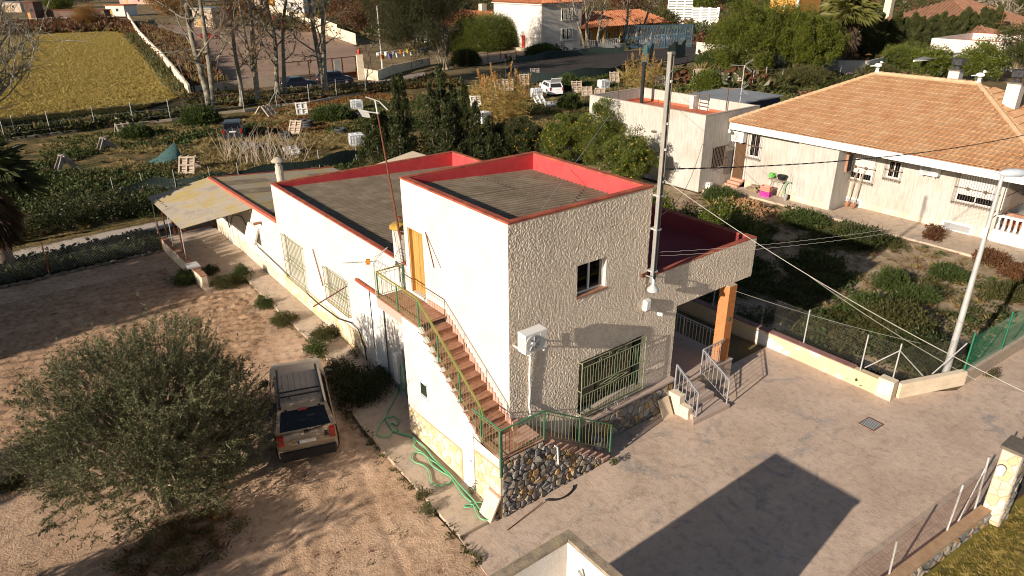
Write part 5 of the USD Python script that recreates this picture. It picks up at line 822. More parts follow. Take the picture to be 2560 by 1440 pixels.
def tile_field(tri, dn, w=.267, ln=.60):
    tri = np.array(tri); e0, e1 = tri[0], tri[1]; ax = (e1 - e0) / np.linalg.norm(e1 - e0); dn = np.array(dn, float); dn /= np.linalg.norm(dn); nn = np.cross(ax, dn); nn *= np.sign(nn[2])
    poly2 = sg.Polygon([((p - e0) @ ax, -(p - e0) @ dn) for p in tri]).buffer(.05)
    Lx = np.linalg.norm(e1 - e0); rows = int(10.2 / (ln - .045)); out = []
    for j in range(rows):
        for i in range(int(Lx / w) + 1):
            u, v = (i + .5) * w + .03 * (j % 2), (j + .9) * (ln - .045)
            if poly2.contains(sg.Point(u, v - .1)): out.append((e0 + ax * u - dn * v + nn * .012, ax, dn, nn))
    return out
r_ = np.random.default_rng(4)
for (o, ax, dn, nn) in tile_field([EC0, EC1, R1, R2], (-1, 0, -NSL)): TL.append((np.linalg.norm(o - CAM), o, ax, dn, nn))
for (o, ax, dn, nn) in tile_field([B0, EC0, R2], (0, -1, -(7.03 - NE) / 7.3)): TL.append((np.linalg.norm(o - CAM), o, ax, dn, nn)) if o[0] < 42 else None
TL.sort(key=lambda q: q[0]); rest = MB()
tiles_ = part('tile_bed', m_tile, nb, lambda m: m.add([EC0 + [0, 0, .012], EC1 + [0, 0, .012], R1 + [0, 0, .012], R2 + [0, 0, .012]], [[0, 3, 2, 1]]))
for k, (dist_, o, ax, dn, nn) in enumerate(TL):
    o = o + nn * r_.uniform(-.006, .010); 
    if k < 300: mbt = MB(); tile_mesh(mbt, o, ax, dn, nn, .267, .60, r_); mbt.build('tile', m_tile, tiles_)
    else: tile_mesh(rest, o, ax, dn, nn, .267, .60, r_)
rest.build('tile_field', m_tile, nb, kind='stuff')
def ridge_tiles(a, b, name='ridge_tile'):
    n = int(np.linalg.norm(b - a) / .38)
    for k in range(n):
        p, q = a + (b - a) * k / n, a + (b - a) * (k + 1.12) / n; part(name, m_ridge, nb, lambda m: m.tube([p + [0, 0, .05], q + [0, 0, .07]], [.12, .14], 8))
m_ridge = worn('ridge_tile', [(.3, (.52, .33, .19)), (.7, (.62, .45, .29))], 3.0, bump=.4, bscale=15, dist=.03, island=.12)
ridge_tiles(R1, R2); ridge_tiles(EC1, R1); ridge_tiles(EC0, R2)
def nwin(X, y0, y1, z0, z1, bars=9, low=True, dark=False):
    w = part('window', m_alu, nb, lambda m: [m.box(X - .03, X + .0, y0 + .12, y1 - .12, z0 + .1, z1)] if not dark else [m.box(X - .02, X, y0 + .1, y1 - .1, z0 + .08, z1 - .05)])
    part('pane', m_carglass, w, lambda m: [m.box(X - .036, X - .031, y0 + .2, (y0 + y1) / 2 - .03, z0 + .18, z0 + .5), m.box(X - .036, X - .031, (y0 + y1) / 2 + .03, y1 - .2, z0 + .18, z0 + .5)] if low else [m.box(X - .036, X - .031, y0 + .2, (y0 + y1) / 2 - .03, z0 + .2, z1 - .1), m.box(X - .036, X - .031, (y0 + y1) / 2 + .03, y1 - .2, z0 + .2, z1 - .1)])
    x = X - .22; g = part('window_grille', m_rust2, nb, lambda m: [m.beam((x, y0, z), (x, y1, z), .028) for z in (z0, z0 + .08, z0 + (z1 - z0) * .52, z1)] + [m.beam((X, y, z), (x, y, z), .028) for y in (y0, y1) for z in (z0, z1 - .02, (z0 + z1) / 2)] + [m.obox((x - .01, y0 + (y1 - y0) * k, z0 + (z1 - z0) * .52), (.02, .12, .16)) for k in ((.3, .7) if y1 - y0 > 1.2 else (.5,))])
    for k in range(bars + 1): y = y0 + (y1 - y0) * k / bars; part('bar', m_rust2, g, lambda m: m.tube([(X - .16, y, z0 - .08), (x, y, z0 + .02), (x, y, z1)], .011, 5))
    part('window_sill', m_trim, nb, lambda m: m.box(X - .16, X, y0 + .05, y1 - .05, z0 - .06, z0 - .01))
m_rust2 = worn('brown_grille', [(.3, (.10, .065, .045)), (.7, (.17, .12, .09))], 6.0, rough=.7)
nwin(33.0, 7.3, 9.0, 1.65, 3.4, 13); nwin(33.0, 5.78, 6.76, 2.15, 3.3, 8, False); nwin(33.0, .72, 2.88, 1.68, 3.42, 17); nwin(31.5, 14.05, 15.1, 2.05, 3.7, 8, False)
part('window', m_alu, nb, lambda m: m.box(33.2, 35.6, .57, .598, 1.7, 3.4)); g = part('window_grille', m_rust2, nb, lambda m: [m.beam((32.8, .38, z), (35.7, .38, z), .028) for z in (1.68, 2.6, 3.42)])
for k in range(20): part('bar', m_rust2, g, lambda m: m.beam((32.8 + k * .15, .38, 1.6), (32.8 + k * .15, .38, 3.42), .022))
part('lantern_box', m_terra, nb, lambda m: m.box(32.0, 32.5, 8.55, 8.70, 2.3, 3.35), label='brown louvred box'); part('shutter', m_black, nb, lambda m: m.box(32.02, 32.48, 8.53, 8.548, 2.35, 3.3))
for (y0, y1) in ((7.85, 8.65), (1.65, 3.0)): v_ = part('cellar_window', m_trim, nb, lambda m: m.box(32.94, 33.0, y0 - .12, y1 + .12, .1, .62)); part('pane', m_alug, v_, lambda m: m.box(32.93, 32.938, y0, y1, .16, .50))
dn_ = part('door', worn('dark_blind', [(.3, (.05, .028, .016)), (.7, (.15, .085, .045))], 1.5, stretch=(30, 30, .5)), nb, lambda m: m.box(31.42, 31.5, 15.15, 16.0, .55, 2.95)); part('door_frame', m_white, nb, lambda m: m.box(31.40, 31.5, 15.06, 15.15, .1, 3.0))
for k in range(3): part('step', m_tile_red2, nb, lambda m: m.box(31.22 - .28 * k, 31.5 - .28 * k, 15.05 - .05 * k, 15.95, .1, .10 + .15 * (3 - k))) if False else None
m_tile_red2 = worn('step_tile', [(.3, (.46, .22, .15)), (.7, (.58, .32, .24))], 3.0)
for k in range(3): part('step', m_tile_red2, nb, lambda m: m.box(30.66 - .0 + .28 * k, 31.5, 15.0, 15.98, .1 + .001 * k, .1 + .15 * (k + 1)))
def chimney(c, z0, h, w=.62):
    t = part('chimney', m_white, nb, lambda m: m.box(c[0] - w / 2, c[0] + w / 2, c[1] - w / 2, c[1] + w / 2, z0, z0 + h)); part('slab', m_mortard, t, lambda m: m.box(c[0] - w * .58, c[0] + w * .58, c[1] - w * .58, c[1] + w * .58, z0 + h, z0 + h + .07)); part('cowl', worn('sooty_cowl_%d' % int(c[1]), [(.3, (.025, .025, .028)), (.7, (.07, .07, .075))], 4), t, lambda m: [m.cyl((*c, z0 + h + .07), .17, .25, 12), m.lathe((*c, z0 + h + .3), [(.17, 0), (.38, .05), (.40, .40), (.33, .42), (.001, .44)], 8)])
chimney((40.6, 7.2), 6.3, 1.25); chimney((37.9, 2.95), 5.6, 1.9, .68)
for k, p in enumerate((R1, R2)):
    d = part('dove_ornament', m_alu, nb, lambda m: [m.lathe(p + [0, 0, .1], [(.16, 0), (.12, .1), (.09, .22), (.13, .28), (.001, .3)], 10), m.ball(p + [0, 0, .56], (.13, .24, .13), 2), m.ball(p + [0, -.17, .76], .085, 1), m.solid([p + [-.06, .1, .5], p + [.06, .1, .5], p + [.10, .46, .46], p + [-.10, .46, .46]], [p + [-.06, .1, .56], p + [.06, .1, .56], p + [.10, .46, .5], p + [-.10, .46, .5]]), m.beam(p + [0, -.24, .76], p + [0, -.31, .74], .03)], True)
part('terrace', m_trim, nb, lambda m: m.box(32.85, 46, -1.9, .6, 0, .66)); bl = part('balustrade', m_alu, nb, lambda m: [m.box(32.84, 33.02, -1.9, .6, 1.46, 1.58), m.box(32.84, 33.02, -1.9, .6, .662, .74), m.box(32.82, 33.04, -.95, -.72, .66, 1.6)])
for k in range(8): part('baluster', m_alu, bl, lambda m: m.lathe((32.93, .42 - k * .27, .74), [(.05, 0), (.07, .05), (.085, .2), (.05, .36), (.035, .5), (.06, .62), (.065, .72)], 10), True)
part('terrace_back', m_terra, nb, lambda m: m.box(33.8, 34.0, -1.8, .5, .66, 1.5))
ac_unit('white air conditioner at the corner of the tiled house above its door', (31.48, 15.7, 3.02), -math.pi / 2, group=None); ac_unit('white air conditioner under the eave of the tiled house between two barred windows', (32.98, 4.25, 2.92), -math.pi / 2, .95, .62, .36)
part('wall_light', m_alu, nb, lambda m: [m.ball((30.55, 16.0, 3.7), .11, 1), m.beam((30.55, 16.0, 3.7), (30.6, 16.1, 3.85), .05)])
# annex with the roof terrace
an = thing('flat_annex', 'white flat roofed annex with a red floored roof terrace and black flue', 'building', (31, 21, 0)); AX0, AX1, AY0, AY1, AZ, AF = 28.2, 33.9, 16.2, 26.8, 4.98, 4.1
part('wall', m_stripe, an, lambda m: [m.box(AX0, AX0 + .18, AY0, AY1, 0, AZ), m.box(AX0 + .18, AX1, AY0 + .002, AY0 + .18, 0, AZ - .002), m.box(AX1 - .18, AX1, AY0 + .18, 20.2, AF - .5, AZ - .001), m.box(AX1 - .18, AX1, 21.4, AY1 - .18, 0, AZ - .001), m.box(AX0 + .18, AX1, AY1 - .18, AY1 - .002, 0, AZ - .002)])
part('terrace_floor', m_tile_red, an, lambda m: m.box(AX0 + .18, AX1 - .18, AY0 + .18, AY1 - .18, AF - .2, AF)); part('skirting', m_tile_red, an, lambda m: [m.box(AX1 - .195, AX1 - .181, 21.4, AY1 - .2, AF, AF + .16), m.box(AX0 + .2, AX1 - .2, AY1 - .195, AY1 - .181, AF, AF + .16), m.box(AX1 - .195, AX1 - .181, AY0 + .2, 20.2, AF, AF + .16)])
part('pier', m_white, an, lambda m: [m.box(AX1 - .5, AX1 - .18, 21.4, 21.7, AF, AZ + .003)]); part('coping', worn('stained_coping', [(.3, (.36, .26, .20)), (.7, (.55, .48, .42))], 3), an, lambda m: [m.box(AX0 - .015, AX0 + .19, AY0 - .015, AY1 + .01, AZ + .001, AZ + .025), m.box(AX0 + .19, AX1, AY0 - .013, AY0 + .19, AZ + .001, AZ + .024), m.box(AX1 - .19, AX1 + .01, 21.4, AY1, AZ + .001, AZ + .025), m.box(AX0 + .19, AX1 - .19, AY1 - .19, AY1 + .01, AZ + .001, AZ + .024)])
part('flue', m_black, an, lambda m: [m.cyl((32.3, 25.4, AF), .14, 2.75, 12), m.cyl((32.3, 25.4, AF + 2.72), .19, .28, 12)]); part('ladder', m_rust2, an, lambda m: [m.beam((AX1 - .2, y, AF), (AX1 - .2, y, AZ + .3), .05) for y in (20.3, 21.2)] + [m.beam((AX1 - .2, 20.3, AF + .25 * k), (AX1 - .2, 21.2, AF + .25 * k), .04) for k in range(1, 5)])
part('washing_pole', m_rust2, an, lambda m: [m.beam((33.5, 18.6, AF), (33.5, 18.6, AZ + .9), .06), m.beam((33.5, 18.0, AZ + .9), (33.5, 19.2, AZ + .9), .06), m.beam((28.6, 24.3, AF), (28.6, 24.3, AZ + 1.2), .05)])
wn = part('window', m_black, an, lambda m: m.box(29.3, 30.5, 16.185, 16.2, 1.45, 2.75)); g = part('window_grille', m_rust2, an, lambda m: [m.beam((29.2, 16.0, z), (30.6, 16.0, z), .03) for z in (1.35, 2.0, 2.85)] + [m.beam((x, 16.0, z), (x, 16.2, z), .025) for x in (29.2, 30.6) for z in (1.4, 2.8)])
for k in range(10): part('bar', m_rust2, g, lambda m: m.beam((29.2 + .1555 * k, 16.0, 1.35), (29.2 + .1555 * k, 16.0, 2.85), .022))
part('step_block', m_trim, an, lambda m: m.box(28.9, 29.2, 15.85, 16.18, .1, .55)); part('spotlight', m_rust2, an, lambda m: m.obox((28.1, 20.3, 3.35), (.12, .35, .12), rz=.4))
gr_ = thing('grey_roofed_shed', 'low building with a plain grey sheet roof behind the annex', 'building', (38.5, 22, 0)); part('wall', m_navy, gr_, lambda m: m.box(36.3, 41.6, 19.5, 24.5, 0, 4.38)) if False else part('wall', plain('shed_blue', (.05, .07, .11), .7), gr_, lambda m: m.box(35.0, 41.6, 19.6, 24.5, 0, 4.36)); part('roof', m_greyroof, gr_, lambda m: m.box(34.8, 41.8, 19.4, 24.7, 4.36, 4.45)); part('parapet', m_white, gr_, lambda m: m.box(33.95, 34.15, 16.4, 24.7, 0, 4.75))
t = thing('tv_antenna', 'tall roof aerial with two grid antennas above the grey roof', 'antenna', (35.6, 19.0, 4.4), 2.2); part('mast', m_galv, t, lambda m: m.cyl((0, 0, -.5), .03, 3.3, 8), local=True); yagi(t, 1.2, .7, 5); yagi(t, 2.8, .7, 6)
cable('thin guy wire from the tower roof to the black flue', np.array([g1, (32.3, 25.4, AF + 2.6)]), .008, m_cableg)
cable('thin black cable drooping between the annex wall and the utility pole', sag((6.3, .8, 7.0), (28.2, 16.25, 3.2), .9), .012, m_cable)
# things along the neighbour's wall
t = thing('crate', 'pink and magenta fruit crate, lower of the two by the wall', 'crate', (30.6, 12.75, .1), .1); m_mag = plain('crate_magenta', (.50, .045, .30), .6); m_pk = plain('crate_orange', (.62, .24, .18), .6)
def crate(t, z, mat):
    part('bottom', mat, t, lambda m: m.box(-.2, .2, -.32, .32, z, z + .02), local=True)
    for k in range(3): part('side_slat', mat, t, lambda m: [m.box(-.21, -.19, -.33, .33, z + .02 + k * .11, z + .11 + k * .11), m.box(.19, .21, -.33, .33, z + .02 + k * .11, z + .11 + k * .11), m.box(-.19, .19, -.33, -.31, z + .021 + k * .11, z + .11 + k * .11), m.box(-.19, .19, .31, .33, z + .021 + k * .11, z + .11 + k * .11)], local=True)
crate(t, 0, m_mag); t = thing('crate', 'orange pink fruit crate, upper of the two by the wall', 'crate', (30.6, 12.75, .45), .06); crate(t, 0, m_pk)
t = thing('wall_shelf', 'small folding table against the wall of the tiled house', 'table', (31.2, 12.3, .1)); part('top', m_pallet, t, lambda m: m.box(30.9, 31.45, 11.9, 13.0, 1.1, 1.14)); part('leg', m_rust2, t, lambda m: [m.beam((31.3, y, 1.1), (31.0, y + .15, .1), .03) for y in (12.0, 12.8)])
t = thing('basin', 'black rubber basin on the folding table', 'basin', (31.15, 12.15, 1.24)); part('bowl', m_black, t, lambda m: m.lathe((0, 0, 0), [(.001, 0), (.2, 0), (.3, .26), (.27, .26), (.18, .04)], 14), True, local=True)
t = thing('watering_can', 'light green watering can on the folding table', 'watering can', (31.1, 12.85, 1.24)); part('body', plain('can_green', (.12, .42, .08), .5), t, lambda m: [m.cyl((0, 0, 0), .15, .27, 12), m.tube([(0, -.14, .05), (0, -.34, .3)], .03, 6), m.tube([(0, .14, .25), (0, .24, .18), (0, .14, .05)], .02, 6)], local=True)
t = thing('hose_coil', 'coil of pale green hose hanging on the wall of the tiled house', 'hose', (31.4, 11.65, .5)); part('coil', plain('pale_hose', (.32, .42, .30), .5), t, lambda m: [m.tube([(31.38 - .02 * k, 11.68 + (.26 + .012 * k) * math.cos(a), .62 + (.46 + .02 * k) * math.sin(a)) for a in np.linspace(0, 2 * math.pi, 22)], .018, 5, False) for k in range(6)])
for k, (x, y, w, lb) in enumerate([(32.55, 8.4, .17, 'terracotta pot with canes in the wall recess, nearer the corner'), (32.5, 8.0, .2, 'terracotta pot with canes in the wall recess, nearer the cellar window')]):
    t = thing('plant_pot', lb, 'plant pot', (x, y, .1)); part('pot', m_terra, t, lambda m: m.lathe((0, 0, 0), [(.001, 0), (w * .6, 0), (w, .3), (w * .85, .3), (w * .5, .05)], 12), True, local=True)
    for q in range(4): part('cane', m_pallet, t, lambda m: m.beam((0, 0, .1), (.25 + .03 * q, .05 - .06 * q, 1.7 + .2 * q), .022), local=True)
t = thing('plant_pot', 'dark narrow flower pot at the foot of the projecting wall', 'plant pot', (30.75, 11.45, .1)); part('pot', m_alug, t, lambda m: m.lathe((0, 0, 0), [(.001, 0), (.09, 0), (.13, .42), (.11, .42)], 10), True, local=True); t = thing('plant_pot', 'small red pot with dry sticks beside the hose coil', 'plant pot', (31.1, 11.5, .1)); part('pot', m_terra, t, lambda m: m.lathe((0, 0, 0), [(.001, 0), (.09, 0), (.13, .26), (.11, .26)], 10), True, local=True); part('stick', m_twig, t, lambda m: [m.beam((0, 0, .2), (.1 * k, .06 * k, 1.6), .015) for k in (-1, 0, 1)], local=True)
t = thing('log_pile', 'small heap of firewood next to the red steps', 'firewood', (30.9, 13.9, .1)); rr = np.random.default_rng(9)
for k in range(26): part('log', m_olivebark, t, lambda m: m.tube([np.array([rr.uniform(-.3, .4), rr.uniform(-.5, .5), .06 + .13 * (k // 9)]), np.array([rr.uniform(-.3, .4), rr.uniform(-.5, .5), .08 + .13 * (k // 9)])], rr.uniform(.045, .08), 6), local=True)
t = thing('log_pile', 'long mound of split orange brown firewood on the weedy plot', 'firewood', (27.2, 11.8, .0)); m_split = worn('split_wood', [(.3, (.20, .11, .06)), (.5, (.38, .22, .11)), (.7, (.56, .35, .17))], 1.5, island=.25, rough=.9)
for k in range(240):
    u, v = rr.normal(0, .9), rr.normal(0, .38); u = np.clip(u, -2, 2); hh = max(0.05, .75 * math.exp(-(u / 1.6) ** 2 - (v / .7) ** 2) * rr.uniform(.55, 1.05)); c = np.array([v * 1.25 + .05 * u, -u * 1.25, hh]); d = rand_dirs(1, rr)[0] * .17
    part('log', m_split, t, lambda m: m.solid([c - d + rand_dirs(1, rr)[0] * .09 for _ in range(3)], [c + d + rand_dirs(1, rr)[0] * .09 for _ in range(3)]), local=True)
# ------------------------------------------------------------------ the plot behind the house: pallets, tanks, tyres, cars
def rotz(a): return np.array([[math.cos(a), -math.sin(a), 0], [math.sin(a), math.cos(a), 0], [0, 0, 1]])
def pallet(label, px, py, lean=60, face=None, mat=None, flat=False, sc=1.0, group=None, back=False):
    """A pallet standing on its short edge, leaning back; lean in degrees from the ground."""
    p = G(px, py); az = math.atan2(CAM[1] - p[1], CAM[0] - p[0]) + (face or 0.0); t = thing('pallet', label, 'pallet', p, 0, group); mat = mat or m_pallet
    R = rotz(az - math.pi / 2 + math.pi) ; a = math.radians(lean); u = R @ np.array([1, 0, 0]); v = R @ np.array([0, math.cos(a), math.sin(a)]); w = np.cross(u, v); B = np.stack([u, v, w], 1); W, Hh = 1.0 * sc, 1.2 * sc
    def bx(m, cx, cy, cz, sx, sy, sz): m.obox(p + u * cx + v * cy + w * cz + [0, 0, .05], (sx, sy, sz), B)
    part('slats', mat, t, lambda m: [bx(m, 0, Hh * (k + .5) / 7, -.02, W, Hh / 7 * .72, .022) for k in range(7)]); part('stringers', mat, t, lambda m: [bx(m, x, Hh / 2, .05, .1, Hh, .1) for x in (-W * .45, 0, W * .45)]); part('bottom_slats', mat, t, lambda m: [bx(m, 0, Hh * q, .11, W, .1, .022) for q in (.08, .5, .92)])
    if back:
        v2 = R @ np.array([0, -math.cos(a), math.sin(a)]); w2 = np.cross(u, v2); B2 = np.stack([u, v2, w2], 1); o2 = p + R @ np.array([0, 2 * Hh * math.cos(a) + .15, 0])
        part('back_leaf', mat, t, lambda m: [m.obox(o2 + u * 0 + v2 * Hh * (k + .5) / 7 + [0, 0, .05], (W, Hh / 7 * .72, .022), B2) for k in range(7)] + [m.obox(o2 + u * x + v2 * Hh / 2 - w2 * .05 + [0, 0, .05], (.1, Hh, .1), B2) for x in (-W * .45, 0, W * .45)])
    return t
PG = 'pallets propped on the weedy plot'
for a in [('grey pallet, leftmost of the row of five in front of the round pines', 1745, 201, 66, .2, None), ('pallet second from the left in the row in front of the round pines', 1775, 204, 62, .1, None), ('thick double pallet in the middle of the row in front of the round pines', 1806, 211, 60, .3, m_palletg), ('pallet just left of the end of the row in front of the round pines', 1826, 211, 58, .1, m_palletg), ('pallet at the right end of the row in front of the round pines', 1846, 213, 68, .2, None),
          ('pallet leaning steeply just right of the white estate car', 1443, 234, 60, .2, None), ('low pallet tent right of the white estate car behind the annex corner', 1468, 243, 38, .1, None), ('pallet lying low beside the annex corner', 1497, 244, 30, -.1, None), ('brown pallet leaning on the white tank behind the annex', 1537, 209, 64, .3, None), ('pale pallet half hidden in the reeds behind the annex', 1628, 214, 60, .1, m_palletg), ('pallet at the right side of the reeds behind the utility pole', 1650, 220, 64, .2, m_palletg),
          ('brown pallet standing upright left of the white estate car', 1312, 216, 74, .25, None), ('grey pallet behind the bonnet of the white estate car', 1338, 200, 70, .2, m_palletg), ('left pallet of the pair standing among the reeds', 1251, 229, 60, .35, None), ('right pallet of the pair standing among the reeds', 1272, 229, 62, .1, None), ('white pallet at the left edge of the reeds', 1191, 272, 62, .2, m_trim), ('pale pallet buried low in the reeds', 1235, 262, 55, .4, m_trim),
          ('tent of two pallets on the fence side above the dark hatchback', 683, 292, 45, .7, None), ('white pallet beside the left tyre stack', 757, 290, 62, .1, m_trim), ('large tent of two pallets by the shade net', 467, 438, 55, -.35, None), ('tent of two pallets in the upper middle of the weedy plot', 318, 343, 48, .2, None), ('small pallet tilted behind the tyres right of the hatchback', 735, 338, 55, -.5, None), ('grey pallet lying nearly flat behind the bare shrubs', 622, 374, 12, .1, m_palletg), ('white pallet lying low behind the flue pipe', 735, 388, 14, .2, m_trim), ('white board leaning low in front of the white tank', 1355, 264, 42, .6, m_trim), ('left white pallet of the two lying in front of the leafy clump', 1378, 275, 20, .1, m_trim), ('right white pallet of the two lying in front of the leafy clump', 1408, 276, 22, .1, m_trim)]:
    pallet(a[0], a[1], a[2], a[3], a[4], a[5], sc=1.25 if a[1] > 1200 else 1.15, group=PG, back=('tent' in a[0]))
for lb, px, py, s in (('weathered grey trestle of crossed boards, nearer the palm', 167, 424, .95), ('weathered grey trestle beside the pallet tent', 268, 376, .9)):
    p = G(px, py); t = thing('trestle', lb, 'trestle', p, .3); part('board', m_palletg, t, lambda m: [m.beam((-.7 * s, -.2, 0), (.1 * s, .1, 1.15 * s), .07, .3), m.beam((-.65 * s, .5, 0), (.1 * s, .6, 1.15 * s), .06, .2)], local=True); part('board', m_palletg, t, lambda m: [m.beam((.75 * s, -.2, 0), (-.05 * s, .0, 1.2 * s), .07, .35), m.beam((.7 * s, .4, 0), (0, .5, 1.1 * s), .06, .2)], local=True); part('cross_board', m_palletg, t, lambda m: m.beam((0, -.3, 1.1 * s), (0, .8, 1.05 * s), .1), local=True)
def tank(label, px, py, rz, z0=0.0):
    p = G(px, py); t = thing('water_tank', label, 'water tank', p, rz, 'caged white water tanks'); w, d, h_ = .56, .48, 1.05
    part('bladder', m_tank, t, lambda m: m.lathe((0, 0, .14), [(.001, 0), (.66, .0), (.72, .06), (.73, .5), (.72, .94), (.64, 1.0), (.14, 1.01), (.13, 1.06), (.001, 1.06)], 4) if False else [m.box(-w, w, -d, d, .16, 1.12), m.box(-w + .06, w - .06, -d + .06, d - .06, 1.12, 1.17), m.cyl((0, 0, 1.17), .11, .06, 12)], local=True)
    c = part('cage', m_galv, t, lambda m: [m.beam((sx * (w + .03), -d - .03, z), (sx * (w + .03), d + .03, z), .022) for sx in (-1, 1) for z in (.2, .5, .8, 1.12)] + [m.beam((-w - .03, sy * (d + .03), z), (w + .03, sy * (d + .03), z), .022) for sy in (-1, 1) for z in (.2, .5, .8, 1.12)] + [m.beam((-w - .03 + k * (2 * w + .06) / 5, sy * (d + .03), .15), (-w - .03 + k * (2 * w + .06) / 5, sy * (d + .03), 1.14), .02) for k in range(6) for sy in (-1, 1)] + [m.beam((sx * (w + .03), -d - .03 + k * (2 * d + .06) / 4, .15), (sx * (w + .03), -d - .03 + k * (2 * d + .06) / 4, 1.14), .02) for k in range(5) for sx in (-1, 1)], local=True)
    part('pallet_base', m_palletg, t, lambda m: [m.box(-w, w, y - .07, y + .07, 0, .13) for y in (-.4, 0, .4)], local=True); part('label_plate', m_alug, t, lambda m: m.box(-w * .2, w * .5, -d - .045, -d - .04, .55, .95), local=True); return t
tank('caged white water tank upper left of the tall dark shrubs with a rusty top', 893, 278, -.3); tank('caged white water tank left of the tall dark shrubs, the nearest one', 893, 369, -.25); tank('caged white water tank in front of the white estate car', 1341, 247, -.3); tank('caged white water tank behind the roof terrace', 1508, 224, -.2); tank('caged white water tank half hidden by the reeds', 1209, 310, .1)
tyre0 = None
def tyres(label, px, py, n, r=.36):
    p = G(px, py); t = thing('tyre_stack', label, 'tyres', p, 0, 'old tyres on the weedy plot'); rg_ = np.random.default_rng(px)
    for k in range(n):
        dx, dy = rg_.normal(0, .03, 2); part('tyre', m_tyre, t, lambda m: m.lathe((dx, dy, .22 * k), [(r * .62, .04), (r * .72, .0), (r * .95, .01), (r, .06), (r, .15), (r * .95, .2), (r * .72, .21), (r * .62, .17), (r * .62, .04)], 18), True, local=True)
tyres('low tyre stack, left of the pair under the white pallet', 753, 310, 2, .55); tyres('taller tyre stack, right of the pair under the white pallet', 770, 318, 3, .52); tyres('tyre stack right of the dark hatchback', 716, 348, 3, .55); tyres('pile of dark tyres left of the upper caged tank', 854, 338, 3, .55); tyres('tyre stack at the foot of the upper caged tank', 905, 296, 3, .62); tyres('single tyre behind the flue pipe among bare shrubs', 655, 372, 2, .5)
p0_, p1_ = G(585, 352), G(592, 320); m_dkcar = plain('dark_blue_grey_paint', (.035, .042, .055), .3, .2, .5, .3); a = math.atan2(p1_[1] - p0_[1], p1_[0] - p0_[0])
car('hatchback', 'dark blue grey hatchback parked on the weedy plot seen from behind', p0_ + np.array([math.cos(a), math.sin(a), 0]) * 1.95 + [0, 0, .02], a, m_dkcar, 3.9, 1.72, 1.48, .98, .92, .85, .3, -1.35, -1.82, .31, trim=m_dkcar)
f0, b0 = G(1335, 212), G(1390, 240); a = math.atan2(f0[1] - b0[1], f0[0] - b0[0]); m_whcar = plain('white_car_paint', (.70, .72, .75), .3, 0, .5, .4)
car('estate_car', 'white estate car with its tailgate open on the weedy plot', b0 + np.array([math.cos(a), math.sin(a), 0]) * 2.1 + [0, 0, .02], a, m_whcar, 4.6, 1.8, 1.46, .96, .90, 1.15, .5, -1.75, -2.15, .33, open_gate=True)
f0, b0 = G(868, 214), G(770, 222); a = math.atan2(f0[1] - b0[1], f0[0] - b0[0]); m_nvcar = plain('navy_car_paint', (.012, .016, .035), .25, .1, .5, .5)
car('people_carrier', 'dark navy people carrier parked on the lane behind the plane trees', G(838, 212) + [0, 0, .02], a, m_nvcar, 4.5, 1.8, 1.72, 1.05, .98, 1.3, .7, -1.7, -2.1, .33); car('saloon_car', 'dark blue saloon half hidden behind the plane tree trunks', G(748, 220) + [0, 0, .02], a + .1, m_nvcar, 4.2, 1.7, 1.4, .9, .86, .9, .3, -1.2, -1.7, .31)
car('red_car', 'red car parked under the far shed behind the ploughed plot', G(522, 98), a, plain('red_car_paint', (.4, .05, .03), .3, 0, .5, .4), 4.2, 1.7, 1.45, .95, .9, .9, .3, -1.3, -1.8, .31)
# shade net along the track, draped net, far fence on its kerb
def netwall(name, label, cat, path, h, mat, seed, lean=.0, wav=.25):
    P = smooth_path(path, 6); r = np.random.default_rng(seed); m = MB(); n = len(P); rows = 4; V = []
    for k, p in enumerate(P):
        hh = h * (1 + wav * math.sin(k * .9 + seed) * r.uniform(.3, 1))
        for q in range(rows + 1): V.append(p + [lean * (q / rows) + .06 * math.sin(q * 2 + k), .06 * math.cos(k * 1.3 + q), hh * q / rows])
    idx = np.arange(n * (rows + 1)).reshape(n, rows + 1); m.add(np.array(V), np.stack([idx[:-1, :-1], idx[1:, :-1], idx[1:, 1:], idx[:-1, 1:]], -1).reshape(-1, 4)); t = thing(name, label, cat, P[n // 2]); m.build('net', mat, t, True); return t, P
m_net = worn('shade_net', [(.3, (.018, .030, .028)), (.7, (.045, .065, .06))], 2.0, stretch=(6, 6, .5), rough=.9); m_teal = worn('teal_net', [(.3, (.03, .075, .075)), (.7, (.075, .14, .14))], 2.0, stretch=(6, 6, .5), rough=.85)
t, P = netwall('shade_net', 'dark green shade net strung along the track behind the house', 'net', [G(290, 500), G(400, 482), G(530, 470), G(640, 452), G(800, 425), G(935, 398)], .95, m_net, 3)
for k in range(0, len(P), 4): part('post', m_galv, t, lambda m: m.tube([P[k], P[k] + [0, .03, 1.5]], .022, 6))
t = thing('draped_net', 'teal net draped over a stake like a small tent', 'net', G(440, 400)); c0 = G(445, 402); V = [c0 + [0, 0, 1.5]] + [c0 + [rr_ * math.cos(a), rr_ * math.sin(a), .03] for rr_, a in ((.6, 0), (.5, .7), (.6, 1.5), (1.2, 2.4), (2.4, 2.9), (1.5, 3.4), (.7, 4.2), (.6, 5.2))]
V2 = [c0 * .0 + (V[0] * .45 + v * .55) + [0, 0, -.22] for v in V[1:]]; m = MB(); m.add(np.array([V[0]] + V2 + V[1:]), [[0, 1 + k, 1 + (k + 1) % 8] for k in range(8)]); m.add(np.array([V[0]] + V2 + V[1:]), [[1 + k, 9 + k, 9 + (k + 1) % 8, 1 + (k + 1) % 8] for k in range(8)]); m.build('net', m_teal, t, 50); part('stake', m_wood, t, lambda m: m.beam(c0, c0 + [0, 0, 1.65], .05))
